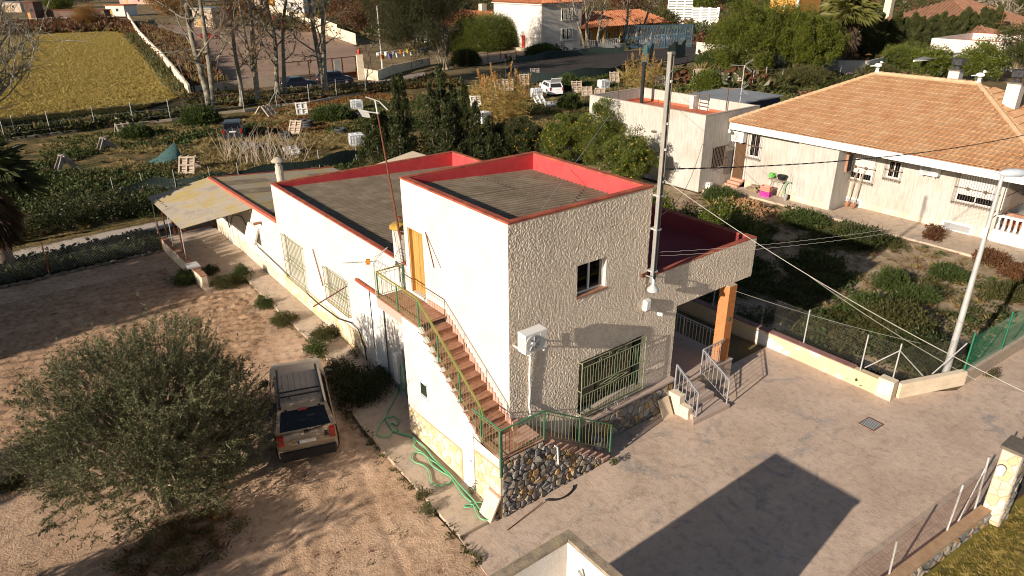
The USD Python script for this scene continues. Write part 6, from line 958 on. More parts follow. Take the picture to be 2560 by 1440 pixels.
ff = thing('field_fence', 'wire fence on thin posts and a pale kerb between the weedy plot and the field', 'fence', G(430, 300)); kp = [G(-60, 362), G(130, 338), G(240, 322), G(430, 302), G(520, 288), G(610, 279), G(692, 266), G(772, 259), G(842, 245), G(930, 232), G(1010, 222)]
part('kerb', m_mortar, ff, lambda m: [m.beam(kp[k] + [0, 0, .1], kp[k + 1] + [0, 0, .1], .2, .25) for k in range(len(kp) - 1)])
for px, py in ((14, 352), (42, 348), (128, 337), (240, 322), (335, 312), (427, 302), (520, 288), (611, 280), (692, 267), (774, 260), (842, 245), (915, 235)): part('post', m_galv, ff, lambda m: m.tube([G(px, py), G(px, py) + [.04, 0, 2.15]], .035, 6))
part('wire', m_galv, ff, lambda m: [m.beam(kp[k] + [0, 0, z], kp[k + 1] + [0, 0, z], .012) for k in range(len(kp) - 1) for z in (.6, 1.2, 1.9)]); part('brace', m_galv, ff, lambda m: [m.beam(G(692, 267) + [0, 0, 1.5], G(666, 272), .04), m.beam(G(692, 267) + [0, 0, 1.5], G(722, 264), .04)])
wl = thing('long_white_wall', 'long whitewashed wall running away between the field and the ploughed plot', 'wall', G(480, 246)); wp = [G(478, 247), G(440, 200), G(408, 158), G(378, 125), G(352, 98), G(335, 76), G(322, 52)]; hs_ = [1.6, 1.9, 1.8, 1.7, 1.9, 2.4, 2.6]
part('wall', worn('old_whitewash', [(.3, (.52, .43, .33)), (.55, (.68, .60, .50)), (.75, (.74, .68, .60))], .8, bump=.3, bscale=6), wl, lambda m: [m.solid([wp[k] - [.12, 0, .1], wp[k + 1] - [.12, 0, .1], wp[k + 1] + [.12, 0, -.1], wp[k] + [.12, 0, -.1]], [wp[k] + [-.12, 0, hs_[k]], wp[k + 1] + [-.12, 0, hs_[k + 1]], wp[k + 1] + [.12, 0, hs_[k + 1]], wp[k] + [.12, 0, hs_[k]]]) for k in range(6)])
lwl = thing('lane_wall', 'low grey wall between the plane trees and the ploughed plot', 'wall', G(560, 225)); lp = [G(482, 238), G(560, 224), G(700, 212), G(790, 202)]; part('wall', m_mortar, lwl, lambda m: [m.solid([lp[k] + [0, -.1, -.1], lp[k + 1] + [0, -.1, -.1], lp[k + 1] + [0, .1, -.1], lp[k] + [0, .1, -.1]], [lp[k] + [0, -.1, 1.0], lp[k + 1] + [0, -.1, 1.0], lp[k + 1] + [0, .1, 1.0], lp[k] + [0, .1, 1.0]]) for k in range(3)])
gt2 = thing('field_gate', 'rusty tubular gate with a white notice at the ploughed plot', 'gate', G(800, 205)); ga, gb = G(716, 216), G(893, 196)
part('frame', m_rust, gt2, lambda m: [m.beam(ga + (gb - ga) * s + [0, 0, 0], ga + (gb - ga) * s + [0, 0, 2.9], .12) for s in (0, .33, .66, .8, 1)] + [m.beam(ga + [0, 0, z], gb + [0, 0, z], .09) for z in (.9, 2.9)]); part('sheet', m_rust, gt2, lambda m: m.quad(ga + (gb - ga) * .66 + [0, 0, .1], gb + [0, 0, .1], gb + [0, 0, .9], ga + (gb - ga) * .66 + [0, 0, .9])); part('notice', m_trim, gt2, lambda m: m.beam(ga + (gb - ga) * .68 + [0, -.1, 1.9], ga + (gb - ga) * .76 + [0, -.1, 1.9], .03, 1.5))
pw = thing('plot_wall', 'cream wall at the gate of the ploughed plot with pots hanging above', 'wall', G(930, 190)); pp = [G(896, 198), G(912, 197), G(945, 200), G(985, 182), G(1075, 160)]; part('wall', m_cream, pw, lambda m: [m.solid([pp[k] + [0, -.1, -.1], pp[k + 1] + [0, -.1, -.1], pp[k + 1] + [0, .1, -.1], pp[k] + [0, .1, -.1]], [pp[k] + [0, -.1, h1], pp[k + 1] + [0, -.1, h2], pp[k + 1] + [0, .1, h2], pp[k] + [0, .1, h1]]) for k, (h1, h2) in enumerate(((3.2, 3.2), (1.4, 1.2), (1.2, 1.2), (1.1, 1.0)))])
hf = thing('pot_rail', 'wire rail above the cream wall hung with coloured pots', 'rail', G(1000, 175)); ra, rb_ = G(930, 195), G(1075, 162); part('rail', m_rust, hf, lambda m: [m.beam(ra + [0, 0, 3.4], rb_ + [0, 0, 3.0], .05)] + [m.beam(ra + (rb_ - ra) * s, ra + (rb_ - ra) * s + [0, 0, 3.4 - .4 * s], .06) for s in (0, .33, .66, 1)])
ORD = 'first second third fourth fifth sixth seventh eighth ninth tenth eleventh twelfth thirteenth fourteenth fifteenth sixteenth'.split()
cols = [('white', (.7, .68, .64)), ('orange', (.5, .18, .03)), ('yellow', (.6, .42, .06)), ('blue', (.12, .3, .5)), ('violet', (.2, .15, .4)), ('grey', (.25, .25, .25))]; pm = [plain('pot_' + c, v, .5) for c, v in cols]
for k, q in enumerate((0, 1, 0, 4, 5, 0, 1, 0, 2, 0, 2, 0, 0, 3, 3)):
    s = .12 + k * .061; p = ra + (rb_ - ra) * s + [0, -.1, 2.6 - .4 * s - .35 * (k % 2)]; t = thing('hanging_pot', f'{cols[q][0]} pot, {ORD[k]} from the left on the wire rail above the cream wall', 'pot', p, 0, 'pots hanging above the cream wall'); part('pot', pm[q], t, lambda m: m.lathe((0, 0, 0), [(.001, 0), (.22, 0), (.3, .62), (.26, .62), (.18, .05)], 10), True, local=True); part('wire', m_rust, t, lambda m: m.beam((0, 0, .6), (0, .1, .95 + .35 * (k % 2)), .02), local=True)
t = thing('gas_bottle', 'red gas bottle standing on the gate post of the ploughed plot', 'gas bottle', G(903, 197) + [0, 0, 3.2]); part('bottle', plain('bottle_red', (.5, .05, .03), .45), t, lambda m: m.lathe((0, 0, 0), [(.001, 0), (.2, 0), (.21, .5), (.12, .62), (.06, .75), (.001, .76)], 12), True, local=True)
# ------------------------------------------------------------------ trees and plants
def unit(v): v = np.asarray(v, float); return v / max(1e-9, np.linalg.norm(v))
def limb(mb, p, d, ln, r0, r1, r, bend=.15, n=6, sides=6, upb=0.0):
    P = [np.array(p, float)]; d = unit(d)
    for k in range(n):
        d = unit(d + r.normal(0, bend, 3) + [0, 0, upb]); P.append(P[-1] + d * ln / n)
    mb.tube(P, np.linspace(r0, r1, n + 1), sides, False); return P, d
def bare_tree(name, label, cat, base, stems, seed, leafmat=None, nleaf=0, limbs=9, twigs=6, fine=4, reach=.34, bark=None, group=None, twigmat=None, start=.35, leafsize=.22, tw=1.0):
    """stems: list of (top point, base radius). Trunks with limbs, branches and twigs."""
    r = np.random.default_rng(seed); t = thing(name, label, cat, base, 0, group); tips = []; M2 = MB(); M3 = MB()
    for top_, rad in stems:
        base_ = np.array(base, float); mid = (base_ + top_) / 2 + r.normal(0, .25, 3) * [1, 1, 0]; P = smooth_path([base_, base_ * .7 + mid * .3 + r.normal(0, .12, 3) * [1, 1, 0], mid, top_ * .6 + mid * .4 + r.normal(0, .3, 3) * [1, 1, 0], np.array(top_)], 5); Rr = rad * (1 - .78 * np.linspace(0, 1, len(P)) ** .9); Rr[0] *= 1.35; Rr[1] *= 1.12
        m = MB(); m.tube(P, Rr, 10, False); m.build('trunk', bark or m_bark, t, True); Hh = np.linalg.norm(P[-1] - P[0])
        for k in range(limbs):
            s = start + (1 - start) * (k + r.uniform(0, .9)) / limbs; i = int(s * (len(P) - 1)); a = r.uniform(0, 6.28); d = [math.cos(a), math.sin(a), r.uniform(.25, 1.0)]; ln = Hh * reach * (1.25 - .7 * s) * r.uniform(.7, 1.2); Q, d2 = limb(M2, P[i], d, ln, Rr[i] * .42, Rr[i] * .10 + .012, r, .17, 7, 6, .06)
            for j in range(twigs):
                q = Q[r.integers(2, len(Q))]; d3 = unit(d2 + r.normal(0, .75, 3)); Q2, d4 = limb(M3, q, d3, ln * r.uniform(.3, .55), .032 * tw, .014 * tw, r, .2, 4, 4, .03)
                for _ in range(fine):
                    q2 = Q2[r.integers(1, len(Q2))]; Q3, _d = limb(M3, q2, unit(d4 + r.normal(0, .8, 3)), ln * r.uniform(.12, .3), .016 * tw, .008 * tw, r, .2, 2, 3); tips += [Q3[-1], Q3[1]]
    M2.build('limb', bark or m_bark, t, True); M3.build('twig', twigmat or m_twig, t)
    if nleaf and leafmat:
        tips = np.array(tips); P = tips[r.integers(0, len(tips), nleaf)] + r.normal(0, .12, (nleaf, 3)); D = rand_dirs(nleaf, r) + [0, 0, -.5]; V, f = leaf_quads(P, D / np.linalg.norm(D, axis=1, keepdims=True), leafsize, r, .8); mb = MB(); mb.add(V, f); mb.build('leaf', leafmat, t)
    return t
def crown_tree(name, label, cat, base, h, rad, trunk_h, mat, seed, group=None, bark=None, leaf=.16, clumps=120, per=130, squash=.8, lean=(0, 0), trad=.16, shape='ball', cr=.26, lumps=.35, fruit=None, offs=(0, 0)):
    r = np.random.default_rng(seed); t = thing(name, label, cat, base, 0, group); C = []; cz = (h + trunk_h) / 2; hz_ = (h - trunk_h) / 2
    while len(C) < clumps:
        d = rand_dirs(1, r)[0]; u = r.random() ** .36; k = 1 + lumps * (meshkit.noise(np.array([d * 1.9 + seed]), seed)[0] - .5) * 2; p = d * u * k
        if shape == 'cone': s = (p[2] + 1) / 2; p = p * [1 - .8 * s ** 1.3, 1 - .8 * s ** 1.3, 1]
        C.append([offs[0] + p[0] * rad, offs[1] + p[1] * rad, cz + p[2] * hz_])
    C = np.array(C); mb = MB(); cloud(mb, C, rad * cr * r.uniform(.6, 1.25, len(C)), per, leaf, r, .42, .55, .25, .45, squash); mb.build('crown', mat, t, local=True)
    m = MB(); m.tube([(0, 0, -.1), (lean[0] * .5, lean[1] * .5, trunk_h * .6), (offs[0] * .7 + lean[0], offs[1] * .7 + lean[1], cz)], [trad * 1.25, trad, trad * .4], 9, False); m.build('trunk', bark or m_olivebark, t, True, local=True); m = MB()
    for k in range(min(26, clumps // 3)): q = C[k * 3]; m.tube([(lean[0] * .5, lean[1] * .5, trunk_h * .7), q * [.45, .45, .8], q], [trad * .4, trad * .2, trad * .06], 5, False)
    m.build('limb', bark or m_olivebark, t, True, local=True)
    if fruit:
        m = MB(); 
        for k in range(fruit[0]): d = rand_dirs(1, r)[0]; m.ball([offs[0] + d[0] * rad * .98, offs[1] + d[1] * rad * .98, cz + d[2] * hz_ * .9], .04, 1)
        m.build('fruit', fruit[1], t, local=True)
    return t
# the olive in the dirt yard
def olive():
    r = np.random.default_rng(12); b = np.array([-6.95, 5.95, 0]); t = thing('olive_tree', 'large grey green olive tree in the dirt yard left of the parked car', 'olive tree', b); M2, M3 = MB(), MB(); cen = np.array([.15, .80, 2.2]); RX, RZ = 3.1, 2.45; fork = []
    for k in range(5):
        a = k * 1.26 + .4; P, d = limb(M2, (.12 * math.cos(a), .12 * math.sin(a), -.05), (math.cos(a) * .4 + .02, math.sin(a) * .4 + .12, 1), 1.15, .16, .09, r, .12, 5, 8, .02); fork.append(P)
    sp = []
    while len(sp) < 4300:
        d = rand_dirs(1, r)[0]; lump = 1 + .34 * (meshkit.noise(np.array([d * 2.6 + 4]), 3)[0] - .5) * 2; u = r.random() ** .42
        p = cen + d * u * lump * [RX, RX * .97, RZ]
        if p[2] < .35 or (p[2] < 1.0 and np.hypot(*(p[:2] - cen[:2])) < 1.2 and r.random() < .6): continue
        if meshkit.noise(np.array([p * 1.25 + 9]), 5)[0] < .45 and r.random() < .93: continue
        sp.append((p, unit(d * .75 + [0, 0, .55] + r.normal(0, .35, 3))))
    for k in range(60):
        p, d = sp[r.integers(len(sp))]; f0 = fork[r.integers(5)][-1]; m_ = (f0 + p) / 2 + [0, 0, .15]; M2.tube(smooth_path([f0, m_, p], 3), np.linspace(.05, .012, 7), 5, False)
    B = np.array([q[0] for q in sp]); D = np.array([q[1] for q in sp]); ln = r.uniform(.28, .62, (len(B), 1)) * (1 + .9 * (r.random((len(B), 1)) > .94)); E_ = B + D * ln
    for k in range(0, len(B), 4): M3.tube([B[k] - D[k] * .25, B[k], E_[k]], [.008, .006, .003], 3, False)
    M2.build('trunk', m_olivebark, t, True, local=True); M3.build('twig', m_twig, t, local=True); n = 36
    s_ = r.random((len(B), n, 1)); P = (B[:, None] + (D * ln)[:, None] * s_).reshape(-1, 3) + r.normal(0, .02, (len(B) * n, 3)); DD = np.repeat(D, n, 0) * .8 + rand_dirs(len(P), r) * .8; DD /= np.linalg.norm(DD, axis=1, keepdims=True)
    V, f = leaf_quads(P, DD, .080, r, .32, .05); mb = MB(); mb.add(V, f); mb.build('foliage', lf_olive, t, local=True); return t
olive()
# suckers and dry weeds under the olive are ground cover (see below)
for a in [('low dark leafy shrub beside the parked car', 905, 985, 2.1, .75, lf_dark, 5), ('dark shrub at the edge of the path just left of the low leafy shrub', 850, 945, 1.2, .6, lf_dark, 6), ('small round dark bush on the path right of the car mirror', 888, 893, .55, .55, lf_dark, 7), ('dark bush against the wall near the green hose tap', 962, 945, .7, .6, lf_dark, 8), ('bright green mallow clump at the corner of the path', 792, 888, .9, .55, lf_weed, 9), ('flowering weed clump along the path edge', 815, 845, 1.2, .5, lf_weed2, 10), ('green weed clump halfway along the path edge', 712, 808, 1.1, .4, lf_weed2, 11), ('small weed clump further along the path edge', 662, 765, .8, .35, lf_weed, 12), ('leafy mallow at the corner of the patio', 607, 700, 1.0, .75, lf_weed, 13), ('weed clump between the patio and the dirt yard', 565, 715, 1.3, .45, lf_weed2, 14), ('weed clump left of the garden wall', 468, 706, 1.2, .5, lf_weed, 15), ('round dark plant on the patio', 522, 688, .9, .45, lf_dark, 16), ('small green plant at the foot of the white metal door', 1193, 1240, .45, .55, lf_weed, 17), ('pale weed growing in the kerb of the path', 1058, 1252, .55, .45, lf_weed2, 18), ('sage coloured weed growing below the kerb weed', 1072, 1285, .5, .3, lf_olive, 19), ('tuft of weed in the foot of the stair wall at its low end', 1528, 1165, .25, .35, lf_weed, 20), ('weed growing at the foot of the road wall', 2480, 945, .5, .35, lf_weed2, 22), ('olive green seedling near the wheel tracks', 35, 1220, .7, .4, lf_weed2, 23)]:
    shrub(a[0], a[1], a[2], a[3], a[4], a[5], a[6], group=None, leaf=.075 if a[3] > .6 else .05)
for a in [('broad yellow green bush behind the fence near the street lamp', 2230, 830, 2.6, .8, lf_weed2, 31), ('dark green bush inside the fence below the street lamp', 2300, 900, 2.6, .55, lf_dark, 32), ('leafy bush at the back of the yellow green bush', 2170, 790, 1.8, .7, lf_weed, 33), ('rusty brown dry bush by the neighbouring path', 2475, 655, 1.4, .4, lf_brown, 34), ('second rusty brown bush at the right edge', 2545, 690, 1.5, .4, lf_brown, 35), ('flat green cushion plant on the sandy plot', 2370, 690, 1.5, .22, lf_weed, 36), ('mid green cushion on the sandy plot nearer the fence', 2300, 745, 1.4, .3, lf_weed, 37), ('tall leafy poke weed with big bright leaves', 2225, 720, 1.3, .8, lf_weed, 38), ('low green bush along the neighbouring path', 2010, 560, 2.4, .4, lf_weed, 39), ('dark green bush along the neighbouring path', 2140, 605, 2.6, .45, lf_dark, 40), ('dry reddish weed by the neighbouring path', 2330, 600, 1.0, .7, lf_brown, 41), ('green bush beside the firewood mound', 1800, 500, 2.0, .5, lf_weed, 42), ('green bush at the right end of the plot', 2520, 740, 1.6, .3, lf_weed2, 43)]:
    shrub(a[0], a[1], a[2], a[3], a[4], a[5], a[6], leaf=.13, clump=.4)
# citrus trees between the houses
m_orange = plain('orange_fruit', (.55, .30, .02), .45)
for lb, px, py, h, rd, sd, mt in (('tall lemon tree in front of the flat annex', 1500, 425, 4.7, 2.0, 1, lf_citrus), ('broad lemon tree right of the tall one by the annex wall', 1570, 470, 3.6, 1.7, 2, lf_citrus), ('lemon tree left of the tall one', 1410, 415, 3.6, 1.7, 3, lf_citrus), ('dark evergreen shrub left of the lemon trees', 1310, 395, 3.0, 1.7, 4, lf_dark), ('dark evergreen shrub right of the tall dark spires', 1240, 395, 2.7, 1.6, 5, lf_dark)):
    crown_tree('citrus_tree' if 'lemon' in lb else 'evergreen_shrub', lb, 'lemon tree' if 'lemon' in lb else 'shrub', G(px, py), h, rd, .5, mt, sd, leaf=.12, clumps=120, per=230, trad=.08, cr=.25, fruit=(70, m_orange) if 'lemon' in lb else None)
crown_tree('citrus_tree', 'orange tree hung with fruit behind the porch wing', 'orange tree', (17.5, 11.5, 0), 3.3, 1.7, .5, lf_citrus, 9, leaf=.12, clumps=120, per=230, trad=.08, cr=.25, fruit=(60, m_orange)); crown_tree('citrus_tree', 'low leafy citrus tree behind the red porch roof', 'orange tree', (21.0, 9.0, 0), 2.4, 1.8, .3, lf_citrus, 10, leaf=.15, clumps=90, per=110, trad=.07, cr=.3)
# two tall dark evergreens with upright spires
def spires(label, px, py, tips_, seed, w):
    r = np.random.default_rng(seed); b = G(px, py); t = thing('evergreen_tree', label, 'evergreen', b); C = []; R = []
    for x, y, h in tips_:
        m = int(h * 7)
        for k in range(m):
            s = (k + r.random()) / m; rad = w * (1 - s) ** .95 * .42 + .06; a = r.uniform(0, 6.28); q = r.random() ** .5; C.append([x + rad * q * math.cos(a), y + rad * q * math.sin(a), .2 + s * (h - .3)]); R.append(.13 + .36 * (1 - s))
    mb = MB(); cloud(mb, C, R, 95, .17, r, .42, .4, .7, .5, 1.25); mb.build('crown', lf_dark, t, local=True); m = MB()
    for x, y, h in tips_: m.tube([(x * .3, y * .3, 0), (x, y, h * .3), (x, y, h * .9)], [.09, .07, .02], 6, False)
    m.build('trunk', m_twig, t, local=True)
spires('tall dark evergreen of upright spires behind the house, the left one', 1000, 418, [(-.8, .5, 4.2), (0, 0, 6.6), (.5, -.4, 5.0), (-1.5, .4, 4.2), (.9, .6, 6.6), (-.3, -.8, 4.0), (-2.0, .8, 3.2)], 51, 2.5); spires('tall dark evergreen of upright spires behind the house, the right one', 1110, 412, [(-.7, .3, 6.0), (0, 0, 7.4), (.9, -.3, 5.8), (1.5, -.8, 6.0), (.4, .8, 7.0), (2.2, -1.2, 4.6), (1.3, .5, 5.6), (-.2, -.9, 4.6), (2.9, -1.8, 3.6)], 52, 2.7)
# bare plane trees along the lane
def stem(px, py, tx, ty, dy=0.0):
    b = G(px, py); h = height((px, py), (tx, ty)); d = ray(tx, ty); t = np.dot((b - CAM)[:2], d[:2]) / np.dot(d[:2], d[:2]); return CAM + t * d
for k, (lb, bx, by, tops_) in enumerate([('leftmost bare plane tree with two leaning grey trunks', 527, 278, [(440, -120, .42), (492, -150, .38)]), ('slender bare plane tree second from the left in the row', 606, 264, [(560, -90, .30)]), ('bare plane tree with a dark and a pale trunk third in the row', 648, 262, [(612, -130, .36), (596, -60, .25)]), ('bare plane tree curving upright in the middle of the row', 700, 250, [(655, -70, .33)]), ('pale barked plane tree close beside the curving one', 712, 248, [(698, -110, .30)]), ('rightmost bare plane tree of two thick trunks', 814, 240, [(758, -110, .40), (806, -140, .40)])]):
    base = G(bx, by); bare_tree('plane_tree', lb, 'plane tree', base, [(stem(bx, by, tx, ty), rd) for tx, ty, rd in tops_], 100 + k, lf_plane, 620, 12, 8, 5, .30, start=.36)
bare_tree('dead_tree', 'thin dark leafless tree beside the tall grey lamp post on the lane', 'tree', G(916, 232), [(stem(916, 232, 935, 105), .12)], 120, None, 0, 8, 5, 3, .3); bare_tree('bare_tree', 'leafless tree reaching in from the left edge over the field', 'tree', G(-75, 330), [(stem(-75, 330, -60, 20), .3), (stem(-75, 330, 40, 60), .2), (stem(-75, 330, 70, 150), .16), (stem(-75, 330, 10, -20), .2)], 121, lf_plane, 80, 9, 5, 4, .72, start=.15, twigmat=m_bark, bark=m_bark, tw=1.5)
for k, (lb, bx, by, tx, ty, rd) in enumerate([('bare grey tree in front of the white house porch, left of three', 1466, 135, 1418, -60, .3), ('bare grey tree in front of the white house porch, middle of three', 1475, 132, 1462, -70, .34), ('bare grey tree in front of the white house porch, right of three', 1490, 130, 1520, -60, .28), ('dark barked bare tree at the corner of the white house', 1387, 118, 1380, -60, .3), ('brownish bare tree hung with creeper beside the shaded road', 1562, 118, 1572, -60, .34), ('bare tree forking over the shaded road', 1600, 112, 1640, -50, .3)]):
    bare_tree('roadside_tree', lb, 'tree', G(bx, by), [(stem(bx, by, tx, ty), rd)], 130 + k, lf_brown, 260 if k >= 4 else 60, 10, 7, 4, .34, bark=m_bark if k < 3 else m_twig, tw=1.5, leafsize=.3)
bare_tree('bare_tree', 'pale bushy leafless tree behind the small white house at the right', 'tree', G(2470, 105), [(stem(2470, 105, 2420, -10), .2), (stem(2470, 105, 2530, -20), .2)], 140, None, 0, 12, 9, 6, .5, tw=1.8, twigmat=worn('pale_twig', [(.3, (.30, .23, .19)), (.7, (.42, .34, .28))], 2), start=.15); bare_tree('bare_tree', 'wispy leafless tree at the foot of the big dark pine', 'tree', G(1108, 175), [(stem(1108, 175, 1085, 0), .16), (stem(1108, 175, 1062, 20), .12), (stem(1108, 175, 1128, 30), .1)], 141, None, 0, 11, 7, 5, .3, tw=1.3)
# pines, palms, cypresses
def pine(label, px, py, h, rd, sd, mat=lf_pine, th=1.6, lean=(0, 0), offs=(0, 0), clumps=420, bark=None): return crown_tree('pine_tree', label, 'pine tree', G(px, py), h, rd, th, mat, sd, leaf=.24, clumps=clumps, per=110, squash=1.5, trad=.22, lean=lean, cr=.125, lumps=.5, offs=offs, bark=bark)
pine('round light green pine in front of the orange house, the left and larger one', 1893, 192, height((1893, 192), (1880, -5)), 6.1, 61, th=1.0, lean=(.5, .3), offs=(-.6, .8)); pine('round light green pine in front of the orange house, the right one', 1972, 200, height((1972, 200), (2010, 30)), 4.4, 62, th=1.5, lean=(1.0, -.5), offs=(1.3, -1.2))
pine('big dark pine shading the plot with the hanging pots', 1118, 172, 15.5, 7.2, 63, lf_dpine, 2.2, clumps=620, offs=(-2.8, 2.2))
def fan_palm(label, base, h, spread, nf, seed, mat, skirt=40, blades=13, fl=1.25, trad=.32):
    r = np.random.default_rng(seed); t = thing('palm_tree', label, 'palm tree', base); m = MB(); m.tube([(0, 0, -.1), (.1, 0, h * .5), (.05, .1, h)], [trad * 1.25, trad, trad * .85], 12, False); m.build('trunk', m_thatchbark, t, True, local=True); F_, S_, D_ = MB(), MB(), MB()
    for k in range(nf + skirt):
        a = r.uniform(0, 6.28); el = r.uniform(-.25, 1.35) if k < nf else r.uniform(-1.45, -.95); d = np.array([math.cos(a) * math.cos(el), math.sin(a) * math.cos(el), math.sin(el)]); ln = spread * r.uniform(.8, 1.1) * (1 if k < nf else .55); o = np.array([.05, .1, h - (0 if k < nf else r.uniform(0, h * .3))]); e = o + d * ln + [0, 0, -.10 * ln]; mid = o + d * ln * .5 + [0, 0, .05]; (S_ if k < nf else D_).tube([o, mid, e], [.03, .02, .012], 4, False)
        sd = unit(np.cross(d, [0, 0, 1]) + r.normal(0, .2, 3)); u = unit(d + [0, 0, -.15])
        for q in range(blades):
            th = (q / (blades - 1) - .5) * 2.6; bd = unit(u * math.cos(th) + sd * math.sin(th) + r.normal(0, .05, 3)); L1 = fl * (1 - .25 * abs(th)) * r.uniform(.85, 1.1); w = np.cross(bd, np.cross(u, sd)); w = unit(w) * .055 * max(1, fl / 1.5); tip = e + bd * L1 + [0, 0, -.28 * L1 * r.uniform(.6, 1.3)]; mp = e + bd * L1 * .55
            (F_ if k < nf else D_).add([e, mp + w, tip, mp - w], [[0, 1, 2, 3]])
    F_.build('frond', mat, t, local=True); S_.build('stalk', mat, t, local=True)
    if skirt: D_.build('dead_skirt', lf_thatch, t, local=True)
    return t
m_thatchbark = worn('palm_trunk', [(.3, (.10, .07, .05)), (.7, (.22, .165, .12))], 4.0, bump=.7, bscale=12, dist=.06, stretch=(2, 2, 6))
pb0 = G(18, 672); fan_palm('dark fan palm with a shaggy trunk at the left edge', pb0, height((18, 672), (8, 445)), 1.55, 70, 71, lf_palmd, 170, 15, 1.35, .34); pb1 = G(2098, 165); fan_palm('tall sunlit fan palm with a long dead skirt behind the round pines', pb1, height((2098, 165), (2095, 28)), 2.3, 80, 72, lf_palm, 160, 13, 2.6, .7)
ORD = 'first second third fourth fifth sixth seventh eighth ninth tenth eleventh twelfth thirteenth fourteenth fifteenth sixteenth seventeenth eighteenth nineteenth'.split()
def cypress_row():
    r = np.random.default_rng(5); src = []
    for v in range(3):
        rr_ = np.random.default_rng(300 + v); C = []; R = []
        for k in range(120): s = (k + rr_.random()) / 120; rad = 1.75 * (1 - s ** 2.4) ** .9 + .10; a = rr_.uniform(0, 6.28); q = rr_.random() ** .45; C.append([rad * q * math.cos(a), rad * q * math.sin(a), s * 6.6]); R.append(.55 * (1 - .6 * s))
        src.append((C, R, rr_))
    N = 19; firsts = []  # leftmost few added to fill the black shaded gap beside the palm
    for k in range(N):
        s = k / (N - 1); px, py = 2140 + 327 * s, 150 - 15 * s; p = G(px, py) + [r.normal(0, .3), r.normal(0, .3), 0]; sc = height((px, py), (px + 8, 52 - 27 * s)) / 6.6 * r.uniform(.9, 1.12); lb = 'dark cypress, %s from the left in the tall row below the brown tiled roof' % ORD[k]
        if k < 3:
            t = thing('cypress_tree', lb, 'cypress', p, r.uniform(0, 6), 'cypresses in the tall row', (1, 1, sc)); C, R, rr_ = src[k]; mb = MB(); cloud(mb, C, R, 60, .32, rr_, .4, .3, .9, .5, 1.6); mb.build('crown', lf_cyp, t, local=True); part('trunk', m_twig, t, lambda m: m.tube([(0, 0, 0), (0, 0, 5.5)], [.12, .03], 6), local=True); firsts.append(t)
        else: copy(firsts[k % 3], lb, p, r.uniform(0, 6), 'cypresses in the tall row', None, (1, 1, sc))
cypress_row()
for lb, px, py, h, rd, sd, mt in (('leafy green bush against the wall below the cypress row', 2260, 175, 3.2, 3.0, 1, lf_citrus), ('citrus bush behind the ridge of the tiled house, left of the first chimney', 2330, 190, 3.4, 2.2, 2, lf_citrus), ('bright citrus bush right of the first chimney', 2440, 200, 4.2, 2.6, 3, lf_citrus), ('grey green bush behind the ridge beside the dove ornament', 2200, 205, 1.8, 2.0, 4, lf_weed2), ('tall dark evergreen at the upper right edge', 2540, 190, 7.5, 3.2, 5, lf_cyp), ('orange leaved bush near the far white sheds', 222, 72, 6.0, 3.4, 8, lf_plane), ('bush of mixed leaves above the cypress row at the right', 2480, 62, 6.5, 5.0, 9, lf_cyp), ('yellowing tree behind the brown tiled roof', 2410, 12, 7, 6, 10, lf_pine)):
    crown_tree('bush' if h < 6 else 'tree', lb, 'bush' if h < 6 else 'tree', G(px, py), h, rd, .3, mt, 400 + sd, leaf=.26, clumps=110, per=100, trad=.12, cr=.28)
for lb, px, py, w, h, mt, sd in (('big leaved green clump near the annex corner', 1422, 275, 2.2, 1.3, lf_weed, 1), ('round citrus bush in front of the row of pallets', 1766, 228, 3.4, 1.9, lf_citrus, 2), ('green clump left of the dark hatchback', 505, 312, 3.0, 1.3, lf_weed, 3), ('dark green creeper clump right of the upper tyres', 830, 300, 3.4, .8, lf_weed, 4), ('green clump beside the pallet tent in the weedy plot', 345, 345, 2.4, .7, lf_weed, 5), ('leafy clump right of the white estate car', 1420, 222, 2.4, 1.4, lf_weed, 6), ('shrubs under the round pines', 1790, 165, 5.0, 1.5, lf_weed, 7), ('scrub in front of the long wall below the right pine', 2010, 215, 6.0, 1.3, lf_weed2, 8), ('green mass behind the wire fence of the bare plot', 1165, 160, 4.0, 1.6, lf_weed, 9), ('dense green hedge bush left of the white two storey house', 1195, 124, 10.0, 4.6, lf_citrus, 11), ('second dense green bush right against the white two storey house', 1246, 120, 9.0, 4.8, lf_citrus, 12), ('weeds at the foot of the white two storey house', 1355, 140, 5.0, 1.2, lf_weed, 10)):
    shrub(lb, px, py, w, h, mt, 500 + sd, leaf=.22, clump=.4)
